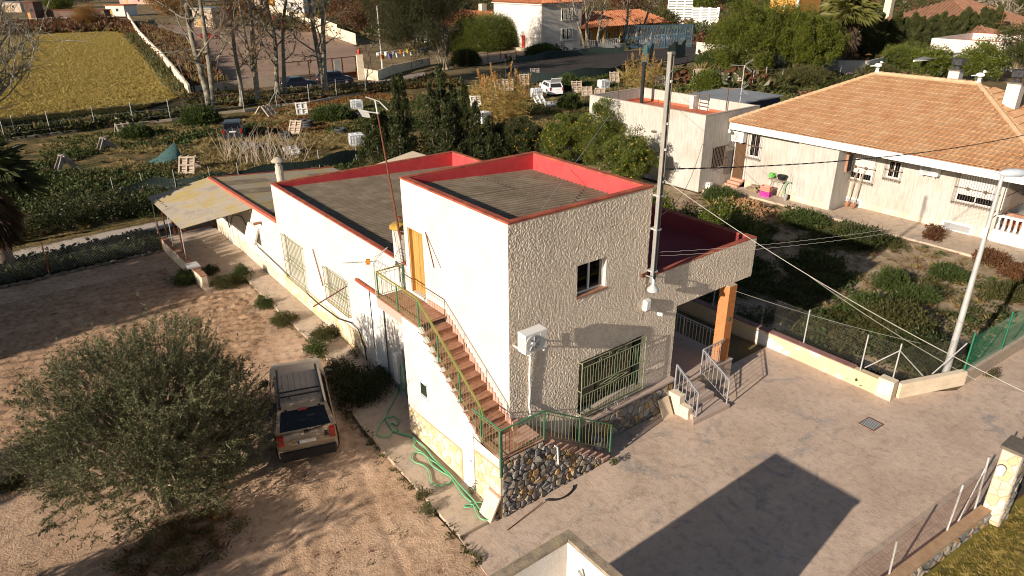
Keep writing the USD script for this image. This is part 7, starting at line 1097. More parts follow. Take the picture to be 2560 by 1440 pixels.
# reeds, coppice sticks, bramble hedge
def reeds(label, px, py, w, n, h, seed):
    r = np.random.default_rng(seed); t = thing('reed_clump', label, 'reeds', G(px, py)); S_, L_, P_ = MB(), MB(), MB()
    for k in range(n):
        a, q = r.uniform(0, 6.28), w * r.random() ** .6; b = np.array([q * math.cos(a), q * math.sin(a), 0]); hh = h * r.uniform(.55, 1.15) * (1 - .3 * q / w); lean = np.array([math.cos(a), math.sin(a), 0]) * r.uniform(.05, .3) * hh * .5 + r.normal(0, .15, 3) * [1, 1, 0]; e = b + lean + [0, 0, hh]; S_.tube([b, (b + e) / 2 + lean * -.12, e], [.02, .016, .010], 3, False)
        m_ = 9; s = r.random((m_, 1)) * .85; P = b + (e - b) * s; D = rand_dirs(m_, r) * [1, 1, .4] + [0, 0, .15]; V, f = leaf_quads(P, D / np.linalg.norm(D, axis=1, keepdims=True), .75, r, .055, -.05); L_.add(V, f)
        if k % 5 == 0: u = unit(e - b); Pp = e - u * .5 + np.outer(np.linspace(0, 1, 40), u) * .85; D = rand_dirs(40, r) * .6 + u; V, f = leaf_quads(Pp, D / np.linalg.norm(D, axis=1, keepdims=True), .24, r, .25); P_.add(V, f)
    S_.build('cane', lf_reed, t, local=True); L_.build('leaf', lf_reed, t, local=True); P_.build('plume', lf_reedplume, t, local=True)
reeds('tall golden reed clump left of the white estate car', 1262, 300, 2.4, 130, height((1262, 300), (1270, 165)), 81); reeds('golden reed clump behind the roof terrace', 1605, 218, 2.4, 110, height((1605, 218), (1590, 128)), 82); reeds('smaller leaning reed clump in front of the tall golden one', 1215, 265, 1.7, 60, 3.4, 83)
t = thing('coppice_shrub', 'leafless thicket of thin pale sticks behind the flue pipe', 'shrub', G(655, 400)); r_ = np.random.default_rng(91); m = MB()
for k in range(120): b = G(r_.uniform(560, 765), r_.uniform(382, 418)); m.tube([b, b + [r_.normal(0, .3), r_.normal(0, .3), .9], b + [r_.normal(0, .7), r_.normal(0, .7), r_.uniform(1.2, 2.5)]], [.02, .016, .008], 4, False)
m.build('stick', worn('pale_stick', [(.3, (.30, .235, .17)), (.7, (.46, .38, .29))], 2), t); hb = MB(); r_ = np.random.default_rng(92); C = []; 
for k in range(420): x = r_.uniform(-16, 3.5); C.append([x, 33.6 + r_.uniform(0, 2.9) + .03 * x, r_.uniform(.05, 1.0 + .9 * meshkit.noise(np.array([[x * .6, 0, 0]]), 4)[0])])
cloud(hb, C, r_.uniform(.3, .6, len(C)), 60, .14, r_, .45, .5, .3); top('bramble_hedge', hb, lf_dark, 'dark tangled bramble bank between the track and the weedy plot', 'hedge', kind='stuff')
# trees standing outside the picture on the left, whose shade falls across the yard
crown_tree('shade_tree', 'broad tree left of the picture shading the upper yard', 'tree', (-24, 20.9, 0), 8.6, 4.2, 1.2, lf_olive, 601, leaf=.42, clumps=170, per=120, trad=.25, cr=.3); crown_tree('shade_tree', 'narrow tree left of the picture behind the olive', 'tree', (-25, 8.6, 0), 7.0, 1.3, 2.4, lf_olive, 602, leaf=.3, clumps=60, per=80, trad=.2, cr=.4); crown_tree('shade_tree', 'small tree left of the picture near the front of the yard', 'tree', (-17.5, 2.2, 0), 4.8, 1.7, 1.2, lf_olive, 603, leaf=.25, clumps=70, per=90, trad=.15, cr=.34); crown_tree('shade_tree', 'small tree left of the picture beyond the yard corner', 'tree', (-18, -2.2, 0), 4.2, 1.2, 1.2, lf_olive, 604, leaf=.25, clumps=50, per=80, trad=.13, cr=.36)
for lb, x, y, h, rd, sd in (('tall tree left of the picture shading the near edge of the field', -21, 69, 12, 4.2, 605), ('second tall tree left of the picture shading the near edge of the field', -34, 68, 15, 5.0, 606)): crown_tree('shade_tree', lb, 'tree', (x, y, 0), h, rd, 1.5, lf_dpine, sd, leaf=.5, clumps=120, per=90, trad=.3, cr=.3)
# ------------------------------------------------------------------ ground cover (uncountable)
def scatter(name, label, cat, poly, n, protos, size, seed, hfun=None, mask=None, z0=0.0):
    """protos: list of (builder, material). One PointInstancer of small plants."""
    r = np.random.default_rng(seed); x0, y0, x1, y1 = poly.bounds; pts = np.zeros((0, 2))
    while len(pts) < n:
        q = np.stack([r.uniform(x0, x1, n * 2), r.uniform(y0, y1, n * 2)], 1); q = q[shapely.contains_xy(poly, q[:, 0], q[:, 1])]
        if mask is not None: q = q[r.random(len(q)) < mask(q[:, 0], q[:, 1])]
        pts = np.vstack([pts, q])
    pts = pts[:n]; z = (hfun(pts[:, 0], pts[:, 1]) if hfun else np.zeros(n)) + z0; path = numbered('/World', name); pi = UsdGeom.PointInstancer.Define(stage, path)
    for k, (fn, mat) in enumerate(protos):
        m = MB(); fn(m, np.random.default_rng(seed + k)); v, f = m.arrays(); usdkit.mesh(stage, f'{path}/tuft_{k}', (v, f), mat); pi.CreatePrototypesRel().AddTarget(f'{path}/tuft_{k}')
    pi.CreateProtoIndicesAttr(Vt.IntArray.FromNumpy(r.integers(0, len(protos), n).astype(np.int32))); pi.CreatePositionsAttr(Vt.Vec3fArray.FromNumpy(np.c_[pts, z].astype(np.float32)))
    a = r.uniform(0, math.pi, n); pi.CreateOrientationsAttr(Vt.QuathArray([Gf.Quath(float(math.cos(t)), 0, 0, float(math.sin(t))) for t in a])); s = r.uniform(size[0], size[1], n) ** 1.0; pi.CreateScalesAttr(Vt.Vec3fArray.FromNumpy(np.stack([s, s, s * r.uniform(.7, 1.3, n)], 1).astype(np.float32)))
    return tag(Node(path), label, cat, None, 'stuff')
def tuft(nb, h, w, sp): 
    def fn(m, r):
        for _ in range(nb): a = r.uniform(0, 6.28); b = np.array([math.cos(a), math.sin(a), 0]); o = b * r.uniform(0, sp * .4); e = o + b * sp * r.uniform(.3, 1) + [0, 0, h * r.uniform(.5, 1)]; s = np.cross(b, [0, 0, 1]) * w; m.add([o - s, o + s, (o + e) / 2 + s * .7 + [0, 0, h * .15], e], [[0, 1, 2, 3]])
    return fn
def rosette(nl, sz, rad, hh):
    def fn(m, r): P = r.normal(0, rad * .5, (nl, 3)) * [1, 1, 0] + np.c_[np.zeros((nl, 2)), r.uniform(0, hh, nl)]; D = rand_dirs(nl, r) * [1, 1, .5] + [0, 0, .45]; V, f = leaf_quads(P, D / np.linalg.norm(D, axis=1, keepdims=True), sz, r, .6); m.add(V, f)
    return fn
def patch(s, lo, hi, seed): return lambda X, Y: np.clip((nz(X, Y, s, seed) + .5 - lo) / (hi - lo), 0, 1)
wl_h = lambda X, Y: .25 * nz(X, Y, .25, 4) + .14 * nz(X, Y, 1.1, 6) - .03
near_weed = sg.box(-18, 33, 62, 62).intersection(weed_poly)
scatter('green_weeds', 'low green weeds spreading over the plot behind the house', 'weeds', near_weed, 11500, [(rosette(26, .22, .5, .25), lf_weed), (rosette(22, .20, .45, .2), lf_weed2), (tuft(22, .38, .014, .3), lf_weed2)], (.5, 1.3), 1, wl_h, patch(.16, .47, .60, 21)); scatter('dry_grass', 'straw coloured dry grass on the plot behind the house', 'grass', near_weed, 8000, [(tuft(26, .35, .012, .35), lf_dry), (tuft(22, .28, .013, .45), lf_dry)], (.6, 1.4), 2, wl_h, patch(.2, .45, .62, 22))
leaf_poly = GP((560, 330), (600, 290), (930, 235), (1030, 240), (960, 330), (760, 350)); scatter('fallen_leaves', 'fallen brown plane leaves on the weedy plot', 'leaves', leaf_poly, 5200, [(rosette(14, .2, .5, .05), lf_brown), (rosette(12, .2, .6, .05), lf_plane)], (.7, 1.2), 3, wl_h); verge = GP((478, 262), (480, 245), (560, 242), (700, 240), (840, 228), (960, 219), (1040, 208), (1100, 195), (1150, 215), (1010, 222), (840, 244), (690, 264)); scatter('verge_scrub', 'dry brown scrub under the plane trees', 'scrub', verge, 4200, [(rosette(22, .24, .5, .5), lf_brown), (tuft(24, .6, .014, .4), lf_dry), (rosette(22, .22, .5, .4), lf_weed2)], (.7, 1.6), 4, None, None, -.08)
field_h = lambda X, Y: .22 * nz(X, Y, .2, 4) + .1
scatter('stubble', 'yellow stubble standing in the field', 'stubble', field, 16000, [(tuft(16, .42, .03, .6), lf_fieldg), (tuft(16, .36, .03, .7), lf_fieldy)], (.9, 1.9), 5, field_h) if False else None
lf_fieldy = leafy('field_straw', (.30, .22, .055), (.52, .40, .13), .3); lf_fieldg = leafy('field_green', (.20, .165, .038), (.38, .29, .08), .3); scatter('stubble', 'yellow stubble standing in the field', 'stubble', field, 60000, [(tuft(12, .26, .02, .3), lf_fieldy), (tuft(12, .24, .02, .3), lf_fieldg), (tuft(12, .24, .02, .3), lf_fieldy)], (.7, 1.4), 5, field_h)
edge_w = GP((0, 330), (430, 296), (500, 275), (520, 288), (240, 322), (0, 352)); scatter('field_margin', 'dark rough growth along the fence of the field', 'scrub', edge_w, 1500, [(rosette(24, .3, .6, .5), lf_dark), (tuft(24, .7, .02, .4), lf_dry)], (.8, 1.6), 6, None, None, -.05); far_w = GP((0, 92), (300, 80), (330, 95), (330, 68), (290, 58), (0, 70)); scatter('field_margin', 'brown rough growth at the far end of the field', 'scrub', far_w, 1500, [(rosette(24, .5, .8, .9), lf_brown), (tuft(24, 1.0, .04, .6), lf_dry)], (1, 2), 7, None, None, -.05)
wall_side = GP((455, 245), (478, 245), (345, 95), (325, 75), (330, 100), (415, 195)); scatter('wall_margin', 'green and yellow rough grass along the long white wall', 'grass', wall_side, 1700, [(tuft(24, .5, .03, .5), lf_dry), (rosette(22, .3, .6, .4), lf_weed2)], (.8, 1.8), 8, None, None, -.05)
other_side = GP((486, 236), (560, 222), (500, 150), (440, 100), (345, 70), (360, 95)); scatter('dry_scrub', 'brown dry scrub on the ploughed side of the white wall', 'scrub', other_side, 1800, [(rosette(26, .35, .8, 1.0), lf_brown), (tuft(26, 1.2, .03, .6), lf_dry)], (.8, 1.7), 9)
lot_h = lambda X, Y: .16 * nz(X, Y, .35, 14) + .06 * nz(X, Y, 1.5, 6) - .03
lotw = sg.Polygon([(14.1, -3.0), (16.3, -4.3), (29.7, -3.3), (29.7, 14), (27.4, 16), (14.1, 16)])
lmask = lambda X, Y: np.where((X > 19) & (Y < 2.2 + (X - 19) * .1), .3, 1.0) * np.clip((nz(X, Y, .32, 15) + .5 - .47 - .10 * np.clip((X - 23) / 5, 0, 1)) / .10, 0, 1); scatter('plot_weeds', 'green weeds on the sandy plot between the houses', 'weeds', lotw, 3600, [(rosette(26, .16, .35, .22), lf_weed), (rosette(26, .13, .32, .2), lf_weed2), (tuft(22, .3, .010, .25), lf_weed2)], (.5, 1.3), 10, lot_h, lmask); scatter('plot_dry_grass', 'dry stalks on the sandy plot between the houses', 'grass', lotw, 1500, [(tuft(22, .28, .009, .3), lf_dry), (rosette(16, .10, .3, .12), lf_brown)], (.4, 1.0), 11, lot_h)
lawn_p = sg.Polygon([(5.6, -7.9), (11.2, -8.3), (16, -8.9), (15, -13), (4, -13)]); scatter('lawn_grass', 'short yellow green blades of the lawn', 'grass', lawn_p, 9000, [(tuft(18, .06, .005, .09), lf_fieldg), (tuft(18, .05, .005, .09), lf_weed2), (tuft(18, .06, .005, .10), lf_fieldy)], (.7, 1.5), 12)
under = sg.Point(-6.4, 4.9).buffer(1).intersection(sg.box(-20, -20, 20, 20)); under = sa.scale(sg.Point(-7.15, 4.35).buffer(1.0), 1.55, 1.15); scatter('olive_undergrowth', 'dry suckers and weeds around the foot of the olive', 'undergrowth', under, 210, [(rosette(40, .06, .26, .12), lf_olive), (rosette(30, .06, .25, .06), lf_plane), (tuft(24, .14, .005, .2), lf_dry), (tuft(18, .2, .006, .2), lf_brown)], (.6, 1.2), 13, yard_h)
scatter('yard_weeds', 'few tiny weeds and clods on the dirt yard', 'weeds', sg.box(-11, -3, -1.5, 20), 210, [(rosette(12, .05, .10, .05), lf_weed2), (rosette(8, .05, .12, .03), lf_brown)], (.5, 1.3), 14, yard_h); scatter('path_edge_weeds', 'small weeds along the kerb of the side path', 'weeds', sg.LineString([(-1.4, -1.0), (-1.25, 5.9), (-1.1, 7.0), (-.2, 7.4), (-.15, 20)]).buffer(.14), 150, [(rosette(18, .07, .12, .10), lf_weed2), (tuft(14, .14, .005, .1), lf_weed)], (.6, 1.4), 15)
bank = sg.Polygon([(-12, 27.0), (-2.3, 27.4), (-2.2, 30.2), (-12, 29.6)]); scatter('shade_toned_grass', 'grass darkened in colour to stand in for shade between the yard kerb and the track', 'grass', bank, 1100, [(tuft(26, .4, .008, .3), lf_dark), (rosette(26, .14, .35, .3), lf_dark)], (.7, 1.5), 16, None, None, -.05); scatter('track_straw', 'dry straw along the far edge of the track', 'straw', sg.LineString([(-10, 32.2), (0, 32.8), (6, 33.1)]).buffer(.3), 260, [(tuft(12, .04, .012, .5), lf_dry)], (.7, 1.4), 17); scatter('shade_strip_weeds', 'weeds and dry growth behind the house along the net', 'weeds', sg.Polygon([(2, 33.6), (27, 33.0), (27, 28), (12, 28), (9, 33.4)]), 1300, [(tuft(26, .4, .01, .3), lf_dry), (rosette(26, .16, .4, .3), lf_weed2)], (.7, 1.4), 18, None, None, -.08)  # bank grass takes the dark leaf colour to imitate the shade there
t = thing('kerb', 'low rubble kerb along the far edge of the dirt yard', 'kerb', (-6, 26.6, 0)); r_ = np.random.default_rng(17)
for k in range(34): x = -14 + k * .36; part('stone', m_mortard, t, lambda m: m.ball((x, 26.4 + .05 * (x + 14) + r_.normal(0, .05), .04), (.2, .13, .09), 1, .25, r_))  # dark stone colour stands in for the shade over this kerb
t = thing('yard_fence', 'wire fence on thin posts along the track left of the canopy', 'fence', (-7.4, 26.8, 0));
for x in (-13, -7.45, -2.3): part('post', m_rust, t, lambda m: m.tube([(x, 26.85, 0), (x + .05, 26.9, 1.75)], .03, 6))
chainlink(t, (-13, 26.87, .1), (-2.3, 27.1, .1), 1.5, m_galv, .14, .002)

far_region = sg.Polygon([(62, 28), (112, 30), (330, 40), (330, 330), (20, 330), (18, 82), (26, 74), (62, 62)])
for q in (field, plough, GP((1240, 205), (1280, 160), (1430, 132), (1560, 128), (1720, 118), (1790, 112), (1790, 140), (1700, 160), (1540, 185), (1400, 205)), GP((690, 232), (960, 200), (1060, 180), (1075, 200), (980, 208), (940, 215), (700, 245)), GP((1135, 165), (1140, 125), (1280, 112), (1330, 140), (1290, 150), (1210, 162)), sg.box(62, 28, 114, 62).intersection(sg.Polygon([(88, 62), (114, 62), (114, 58)]))): far_region = far_region.difference(q.buffer(.5))
scatter('far_scrub', 'rough dry scrub and grass between the far houses', 'scrub', far_region.intersection(sg.box(62, 28, 330, 330)), 5200, [(rosette(30, .5, .9, .7), lf_weed2), (tuft(26, .9, .05, .8), lf_dry), (rosette(30, .45, .9, .8), lf_brown), (rosette(34, .5, 1.0, 1.0), lf_dark)], (.8, 2.2), 19, None, None, -.1)
scatter('pine_floor_weeds', 'weeds and dry grass on the ground below the round pines', 'weeds', sg.Polygon([(58, 28), (110, 31), (112, 50), (62, 60), (58, 45)]), 4200, [(rosette(26, .26, .5, .25), lf_weed), (tuft(24, .4, .02, .4), lf_dry), (rosette(24, .24, .5, .2), lf_weed2)], (.7, 1.6), 20, wl_h)
# ------------------------------------------------------------------ far houses, walls and posts
def hip(m, x0, x1, y0, y1, z, h, ov=.4, k=.5):
    a = np.array([(x0 - ov, y0 - ov, z), (x1 + ov, y0 - ov, z), (x1 + ov, y1 + ov, z), (x0 - ov, y1 + ov, z)]); w, d = x1 - x0, y1 - y0
    if w >= d: r1, r2 = np.array([x0 + d * k, (y0 + y1) / 2, z + h]), np.array([x1 - d * k, (y0 + y1) / 2, z + h]); F_ = [[0, 1, 5, 4], [1, 2, 5, 5], [2, 3, 4, 5], [3, 0, 4, 4]]
    else: r1, r2 = np.array([(x0 + x1) / 2, y0 + w * k, z + h]), np.array([(x0 + x1) / 2, y1 - w * k, z + h]); F_ = [[0, 1, 4, 4], [1, 2, 5, 4], [2, 3, 5, 5], [3, 0, 4, 5]]
    m.add(np.vstack([a, r1, r2]), F_); m.add(a, [[0, 3, 2, 1]])
def tile_courses(n, x0, x1, y0, y1, z, h, mat, step=.55, ov=.4):
    """Raised tile rows on the two long slopes that face the viewer."""
    w, d = x1 - x0, y1 - y0; mb = MB(); k = .5
    ridge_x = w >= d
    if ridge_x:
        nrow = int((w + 2 * ov) / step)
        for i in range(nrow):
            x = x0 - ov + (i + .5) * step; s = min(1, (x - x0 + ov) / (d / 2 + ov), (x1 + ov - x) / (d / 2 + ov)); mb.tube([(x, y0 - ov, z + .06), (x, y0 - ov + s * (d / 2 + ov), z + .06 + h * s)], step * .30, 5, False)
        for i in range(int((d + 2 * ov) / step)): y = y0 - ov + (i + .5) * step; s = 1 - abs(y - (y0 + y1) / 2) / (d / 2 + ov); mb.tube([(x0 - ov, y, z + .06), (x0 - ov + s * (d / 2 + ov), y, z + .06 + h * s)], step * .30, 5, False)
    else:
        for i in range(int((d + 2 * ov) / step)): y = y0 - ov + (i + .5) * step; s = min(1, (y - y0 + ov) / (w / 2 + ov), (y1 + ov - y) / (w / 2 + ov)); mb.tube([(x0 - ov, y, z + .06), (x0 - ov + s * (w / 2 + ov), y, z + .06 + h * s)], step * .30, 5, False)
        for i in range(int((w + 2 * ov) / step)): x = x0 - ov + (i + .5) * step; s = 1 - abs(x - (x0 + x1) / 2) / (w / 2 + ov); mb.tube([(x, y0 - ov, z + .06), (x, y0 - ov + s * (w / 2 + ov), z + .06 + h * s)], step * .30, 5, False)
    return mb.build('tile_courses', mat, n, kind='stuff')
def face_window(n, axis, at, a0, a1, z0, z1, mat=None, bars=0):
    """A framed window on an outer wall facing -x (axis 'x') or -y."""
    bx = (lambda m, d0, d1, p, q, r_, s: m.box(at - d1, at - d0, p, q, r_, s)) if axis == 'x' else (lambda m, d0, d1, p, q, r_, s: m.box(p, q, at - d1, at - d0, r_, s))
    w = part('window', mat or m_alu, n, lambda m: [bx(m, 0, .08, a0, a1, z0, z0 + .1), bx(m, 0, .08, a0, a1, z1 - .1, z1), bx(m, 0, .08, a0, a0 + .1, z0 + .1, z1 - .1), bx(m, 0, .08, a1 - .1, a1, z0 + .1, z1 - .1), bx(m, 0, .06, (a0 + a1) / 2 - .04, (a0 + a1) / 2 + .04, z0 + .1, z1 - .1)]); part('pane', m_carglass if not mat else m_trim, w, lambda m: bx(m, .0, .03, a0 + .1, a1 - .1, z0 + .1, z1 - .1))
    part('window_sill', m_alu, n, lambda m: bx(m, 0, .16, a0 - .1, a1 + .1, z0 - .1, z0 - .01))
    for k in range(bars): part('bar', m_alu, w, lambda m: bx(m, .14, .18, a0 + (a1 - a0) * k / (bars - 1) - .02, a0 + (a1 - a0) * k / (bars - 1) + .02, z0, z1))
c = G(1353, 131); l = G(1278, 113); X0, Y0, Y1 = c[0], c[1], l[1]; H2 = height((1353, 131), (1353, 10))
wh = thing('white_house', 'white two storey house with a red tiled roof and small shuttered windows', 'house', c); part('wall', m_white, wh, lambda m: m.box(X0, X0 + 9.5, Y0, Y1, -.1, H2)); part('roof', m_tilefar, wh, lambda m: hip(m, X0, X0 + 9.5, Y0, Y1, H2, 2.0)); tile_courses(wh, X0, X0 + 9.5, Y0, Y1, H2, 2.0, m_tilefar); part('eave', m_trim, wh, lambda m: m.box(X0 - .3, X0 + 9.8, Y0 - .3, Y1 + .3, H2 - .2, H2 - .02)); part('plinth', m_cream, wh, lambda m: m.box(X0 - 1.2, X0 + 3, Y0 - 1.5, Y1 - 1, -.1, .5))
L_ = Y1 - Y0
for f0, f1, z0, z1 in ((.62, .80, 5.6, 6.9), (.60, .84, 2.4, 4.2), (.40, .52, 2.5, 4.1)): face_window(wh, 'x', X0, Y0 + L_ * f0, Y0 + L_ * f1, z0, z1, m_trim)
part('meter_door', plain('meter_red', (.45, .06, .03), .5), wh, lambda m: m.box(X0 - .12, X0, Y0 + L_ * .33, Y0 + L_ * .39, .5, 2.6))
for z in (1.8, 5.2): face_window(wh, 'y', Y0, X0 + 4.6, X0 + 7.2, z, z + 2.0, None, 9)
pc = thing('porch_house', 'low tiled house with an ochre porch behind the bare grey trees', 'house', (X0 + 18, Y0 + 2, 0)); PX0, PX1, PY0, PY1 = X0 + 9.8, X0 + 33, Y0 - 1.0, Y0 + 8
part('wall', worn('ochre_wall', [(.3, (.42, .22, .06)), (.7, (.54, .32, .11))], 1.0), pc, lambda m: m.box(PX0, PX1, PY0 + 2.5, PY1, -.1, 3.6)); part('roof', m_tilefar, pc, lambda m: hip(m, PX0, PX1, PY0, PY1, 3.6, 2.4)); tile_courses(pc, PX0, PX1, PY0, PY1, 3.6, 2.4, m_tilefar); part('porch_slab', m_trim, pc, lambda m: m.box(PX0, PX1, PY0 - .2, PY0 + 2.5, -.1, .5))
for k in range(6): part('column', worn('column_ochre_%d' % k, [(.3, (.46, .25, .06)), (.7, (.58, .36, .12))], 1.0), pc, lambda m: m.box(PX0 + .3 + k * 4.4, PX0 + .8 + k * 4.4, PY0 + .0, PY0 + .5, .5, 3.58))
for k in range(5): face_window(pc, 'y', PY0 + 2.5, PX0 + 1.6 + k * 4.4, PX0 + 3.6 + k * 4.4, 1.2, 2.9, None, 7)
wfn = thing('white_railing', 'white picket railing on a low wall in front of the ochre porch', 'railing', (X0 + 15, Y0 - 4, 0)); part('base', m_trim, wfn, lambda m: m.box(X0 + 4, X0 + 34, Y0 - 4.1, Y0 - 3.9, -.1, .7)); part('rail', m_alu, wfn, lambda m: [m.box(X0 + 4, X0 + 34, Y0 - 4.04, Y0 - 3.96, z, z + .06) for z in (.9, 1.7)])
for k in range(60): part('picket', m_alu, wfn, lambda m: m.box(X0 + 4.1 + k * .5, X0 + 4.22 + k * .5, Y0 - 4.03, Y0 - 3.97, .7, 1.8))
lr = thing('low_red_roofed_house', 'low house with a red tiled roof and yellow chimney behind the dense hedge', 'house', (X0 + 4, Y1 + 14, 0)); part('wall', m_white, lr, lambda m: m.box(X0 - 2, X0 + 12, Y1 + 1, Y1 + 26, -.1, 3.2)); part('roof', m_tilefar, lr, lambda m: hip(m, X0 - 2, X0 + 12, Y1 + 1, Y1 + 26, 3.2, 2.6)); tile_courses(lr, X0 - 2, X0 + 12, Y1 + 1, Y1 + 26, 3.2, 2.6, m_tilefar); part('chimney', m_cream, lr, lambda m: m.box(X0 + 5, X0 + 6.2, Y1 + 11, Y1 + 12.2, 5, 7.2)); part('grey_lean_to', m_greyroof, lr, lambda m: m.add([(X0 - 6, Y1 + 4, 2.4), (X0 - 2, Y1 + 4, 3.1), (X0 - 2, Y1 + 22, 3.1), (X0 - 6, Y1 + 22, 2.4)], [[0, 1, 2, 3]])); part('wall', m_white, lr, lambda m: m.box(X0 - 5.6, X0 - 2, Y1 + 4.3, Y1 + 21.7, -.1, 2.3))
# brown roofed house above the cypress row
e = G(2170, 70, 3.6); f_ = G(2470, 48, 3.6); bq = thing('brown_roofed_house', 'long house with a brown tiled hip roof above the cypress row', 'house', (e[0] + 8, e[1] - 8, 0)); bx0, by1 = e[0] + 2.0, e[1] + 3; bx1, by0 = bx0 + 26, f_[1] - 14
part('wall', m_cream, bq, lambda m: m.box(bx0, bx1, by0, by1, -.1, 3.5)); part('roof', m_tilefar2, bq, lambda m: hip(m, bx0, bx1, by0, by1, 3.5, 4.6)); tile_courses(bq, bx0, bx1, by0, by1, 3.5, 4.6, m_tilefar2, .6); ch = on_x(2222, 18, bx0 + 5.0); part('chimney', m_cream, bq, lambda m: m.box(ch[0] - .6, ch[0] + .6, ch[1] - .6, ch[1] + .6, 4.2, 9)); part('solar_cowl', m_black, bq, lambda m: [m.box(bx0 + 1.6, bx0 + 2.6, on_x(2175, 12, bx0 + 2)[1] - .5, on_x(2175, 12, bx0 + 2)[1] + .5, 4.4, 5.2)])
o_ = G(1925, 40); og = thing('orange_house', 'orange house with an air conditioner behind the round pines', 'house', o_); ox = o_[0]; part('wall', worn('orange_wall', [(.3, (.58, .27, .07)), (.7, (.66, .34, .10))], 1.0), og, lambda m: m.box(ox, ox + 12, o_[1] - 9, o_[1] + .5, .6, 7)); part('base', m_white, og, lambda m: m.box(ox - .1, ox + 12, o_[1] - 9.1, o_[1] + .6, -.1, .6)); part('corner', m_white, og, lambda m: m.box(ox - .05, ox + .6, o_[1] - 9.06, o_[1] - 8.4, .6, 7)); part('roof', m_tilefar, og, lambda m: hip(m, ox, ox + 12, o_[1] - 9, o_[1] + .5, 7, 2)); ac_unit('air conditioner on the orange house', (ox, o_[1] - 4.5, 2.2), -math.pi / 2, 1.2, .9, .5)
# white gates and the wall behind the pines
ga, gb = G(1668, 58), G(1792, 62); wg = thing('white_gates', 'white lattice panels and gate posts of the far garden', 'gate', ga); N_ = unit(gb - ga); Lg = np.linalg.norm(gb - ga); ag = math.atan2(N_[1], N_[0]); part('base', m_trim, wg, lambda m: m.obox((ga + gb) / 2 + [0, 0, .4], (Lg, .3, 1.0), rz=ag))
for k in range(6): s = (k + .5) / 6; hh = 5.2 if k < 3 else 3.2; part('panel', m_lattice, wg, lambda m: m.obox(ga + (gb - ga) * s + [0, 0, .9 + hh / 2], (Lg / 6 * .88, .08, hh), rz=ag)) if False else part('panel', plain('lattice_%d' % k, (.55, .56, .56), .6), wg, lambda m: [m.obox(ga + (gb - ga) * s + [0, 0, .95 + hh * (q + .5) / 8], (Lg / 6 * .86, .06, hh / 8 * .72), rz=ag) for q in range(8)])
for k in range(7): hh = 5.4 if k < 3 else 3.6; part('gate_post', m_alu, wg, lambda m: m.obox(ga + (gb - ga) * k / 6 + [0, 0, .4 + hh / 2], (.3 if k < 4 else .7, .35, hh + .6), rz=ag))
pw2 = thing('long_wall', 'old whitewashed wall running behind the round pines', 'wall', G(1900, 155)); q_ = [G(1738, 135), G(1850, 150), G(1980, 172), G(2090, 190), G(2165, 190), G(2205, 178)]; part('wall', worn('old_whitewash_b', [(.3, (.46, .40, .33)), (.6, (.62, .57, .50))], .8, bump=.3, bscale=6), pw2, lambda m: [m.solid([q_[k] + [0, -.1, -.1], q_[k + 1] + [0, -.1, -.1], q_[k + 1] + [.2, .1, -.1], q_[k] + [.2, .1, -.1]], [q_[k] + [0, -.1, 2.0], q_[k + 1] + [0, -.1, 2.0], q_[k + 1] + [.2, .1, 2.0], q_[k] + [.2, .1, 2.0]]) for k in range(5)])
pf2 = thing('post_and_wire_fence', 'wire fence on thin posts below the right round pine', 'fence', G(2000, 205))
for px, py in ((1912, 205), (1952, 214), (1990, 208), (2025, 204), (2062, 200), (2098, 196), (1880, 215)): part('post', m_galv, pf2, lambda m: m.tube([G(px, py), G(px, py) + [.05, 0, 1.9]], .045, 6))
part('wire', m_galv, pf2, lambda m: [m.beam(G(1880, 215) + [0, 0, z], G(2098, 196) + [0, 0, z], .015) for z in (.6, 1.2, 1.8)])
# small white house at the right with its roof terrace
sw = thing('small_white_house', 'small white flat roofed house with a red roof terrace at the upper right', 'house', G(2400, 140)); zt = 3.7; a = G(2330, 95, zt); b = G(2402, 80, zt); d = G(2490, 112, zt); sx0, sy1, sy0, sx1 = a[0], a[1], d[1], b[0]
part('wall', m_white, sw, lambda m: [m.box(sx0, sx0 + .2, sy0 - 3, sy1, -.1, zt), m.box(sx1 - .2, sx1, sy0 - 3, sy1, -.1, zt), m.box(sx0 + .2, sx1 - .2, sy1 - .2, sy1 - .01, -.1, zt - .01), m.box(sx0 + .2, sx1 - .2, sy0 - 3, sy0 - 2.8, -.1, zt)]); part('terrace_floor', m_tile_red, sw, lambda m: m.box(sx0 + .2, sx1 - .2, sy0 - 2.8, sy1 - .2, zt - 1.2, zt - 1.0)); part('stain', worn('rust_stain', [(.42, (.72, .68, .62)), (.6, (.6, .5, .42))], 1.4, stretch=(1, 3, .3)), sw, lambda m: m.box(sx0 - .012, sx0 - .002, sy0, sy1, 2.2, zt)); part('coping', m_coping, sw, lambda m: m.box(sx1 - .25, sx1 + .05, sy0 - 3, sy1, zt, zt + .07)); part('gutter', m_alug, sw, lambda m: m.beam((sx0 - .1, sy1 + .3, 1.8), (sx0 + .3, sy1 - 2.0, 1.7), .2))
t = thing('tv_antenna', 'rusty aerial on the terrace of the small white house', 'antenna', (sx1 - 1.0, sy1 - 4, zt - 1)); part('mast', m_rust, t, lambda m: m.cyl((0, 0, 0), .05, 4.2, 6), local=True); part('arm', m_rust, t, lambda m: [m.beam((0, -.9, z), (0, .9, z), .05) for z in (2.6, 4.1)], local=True)
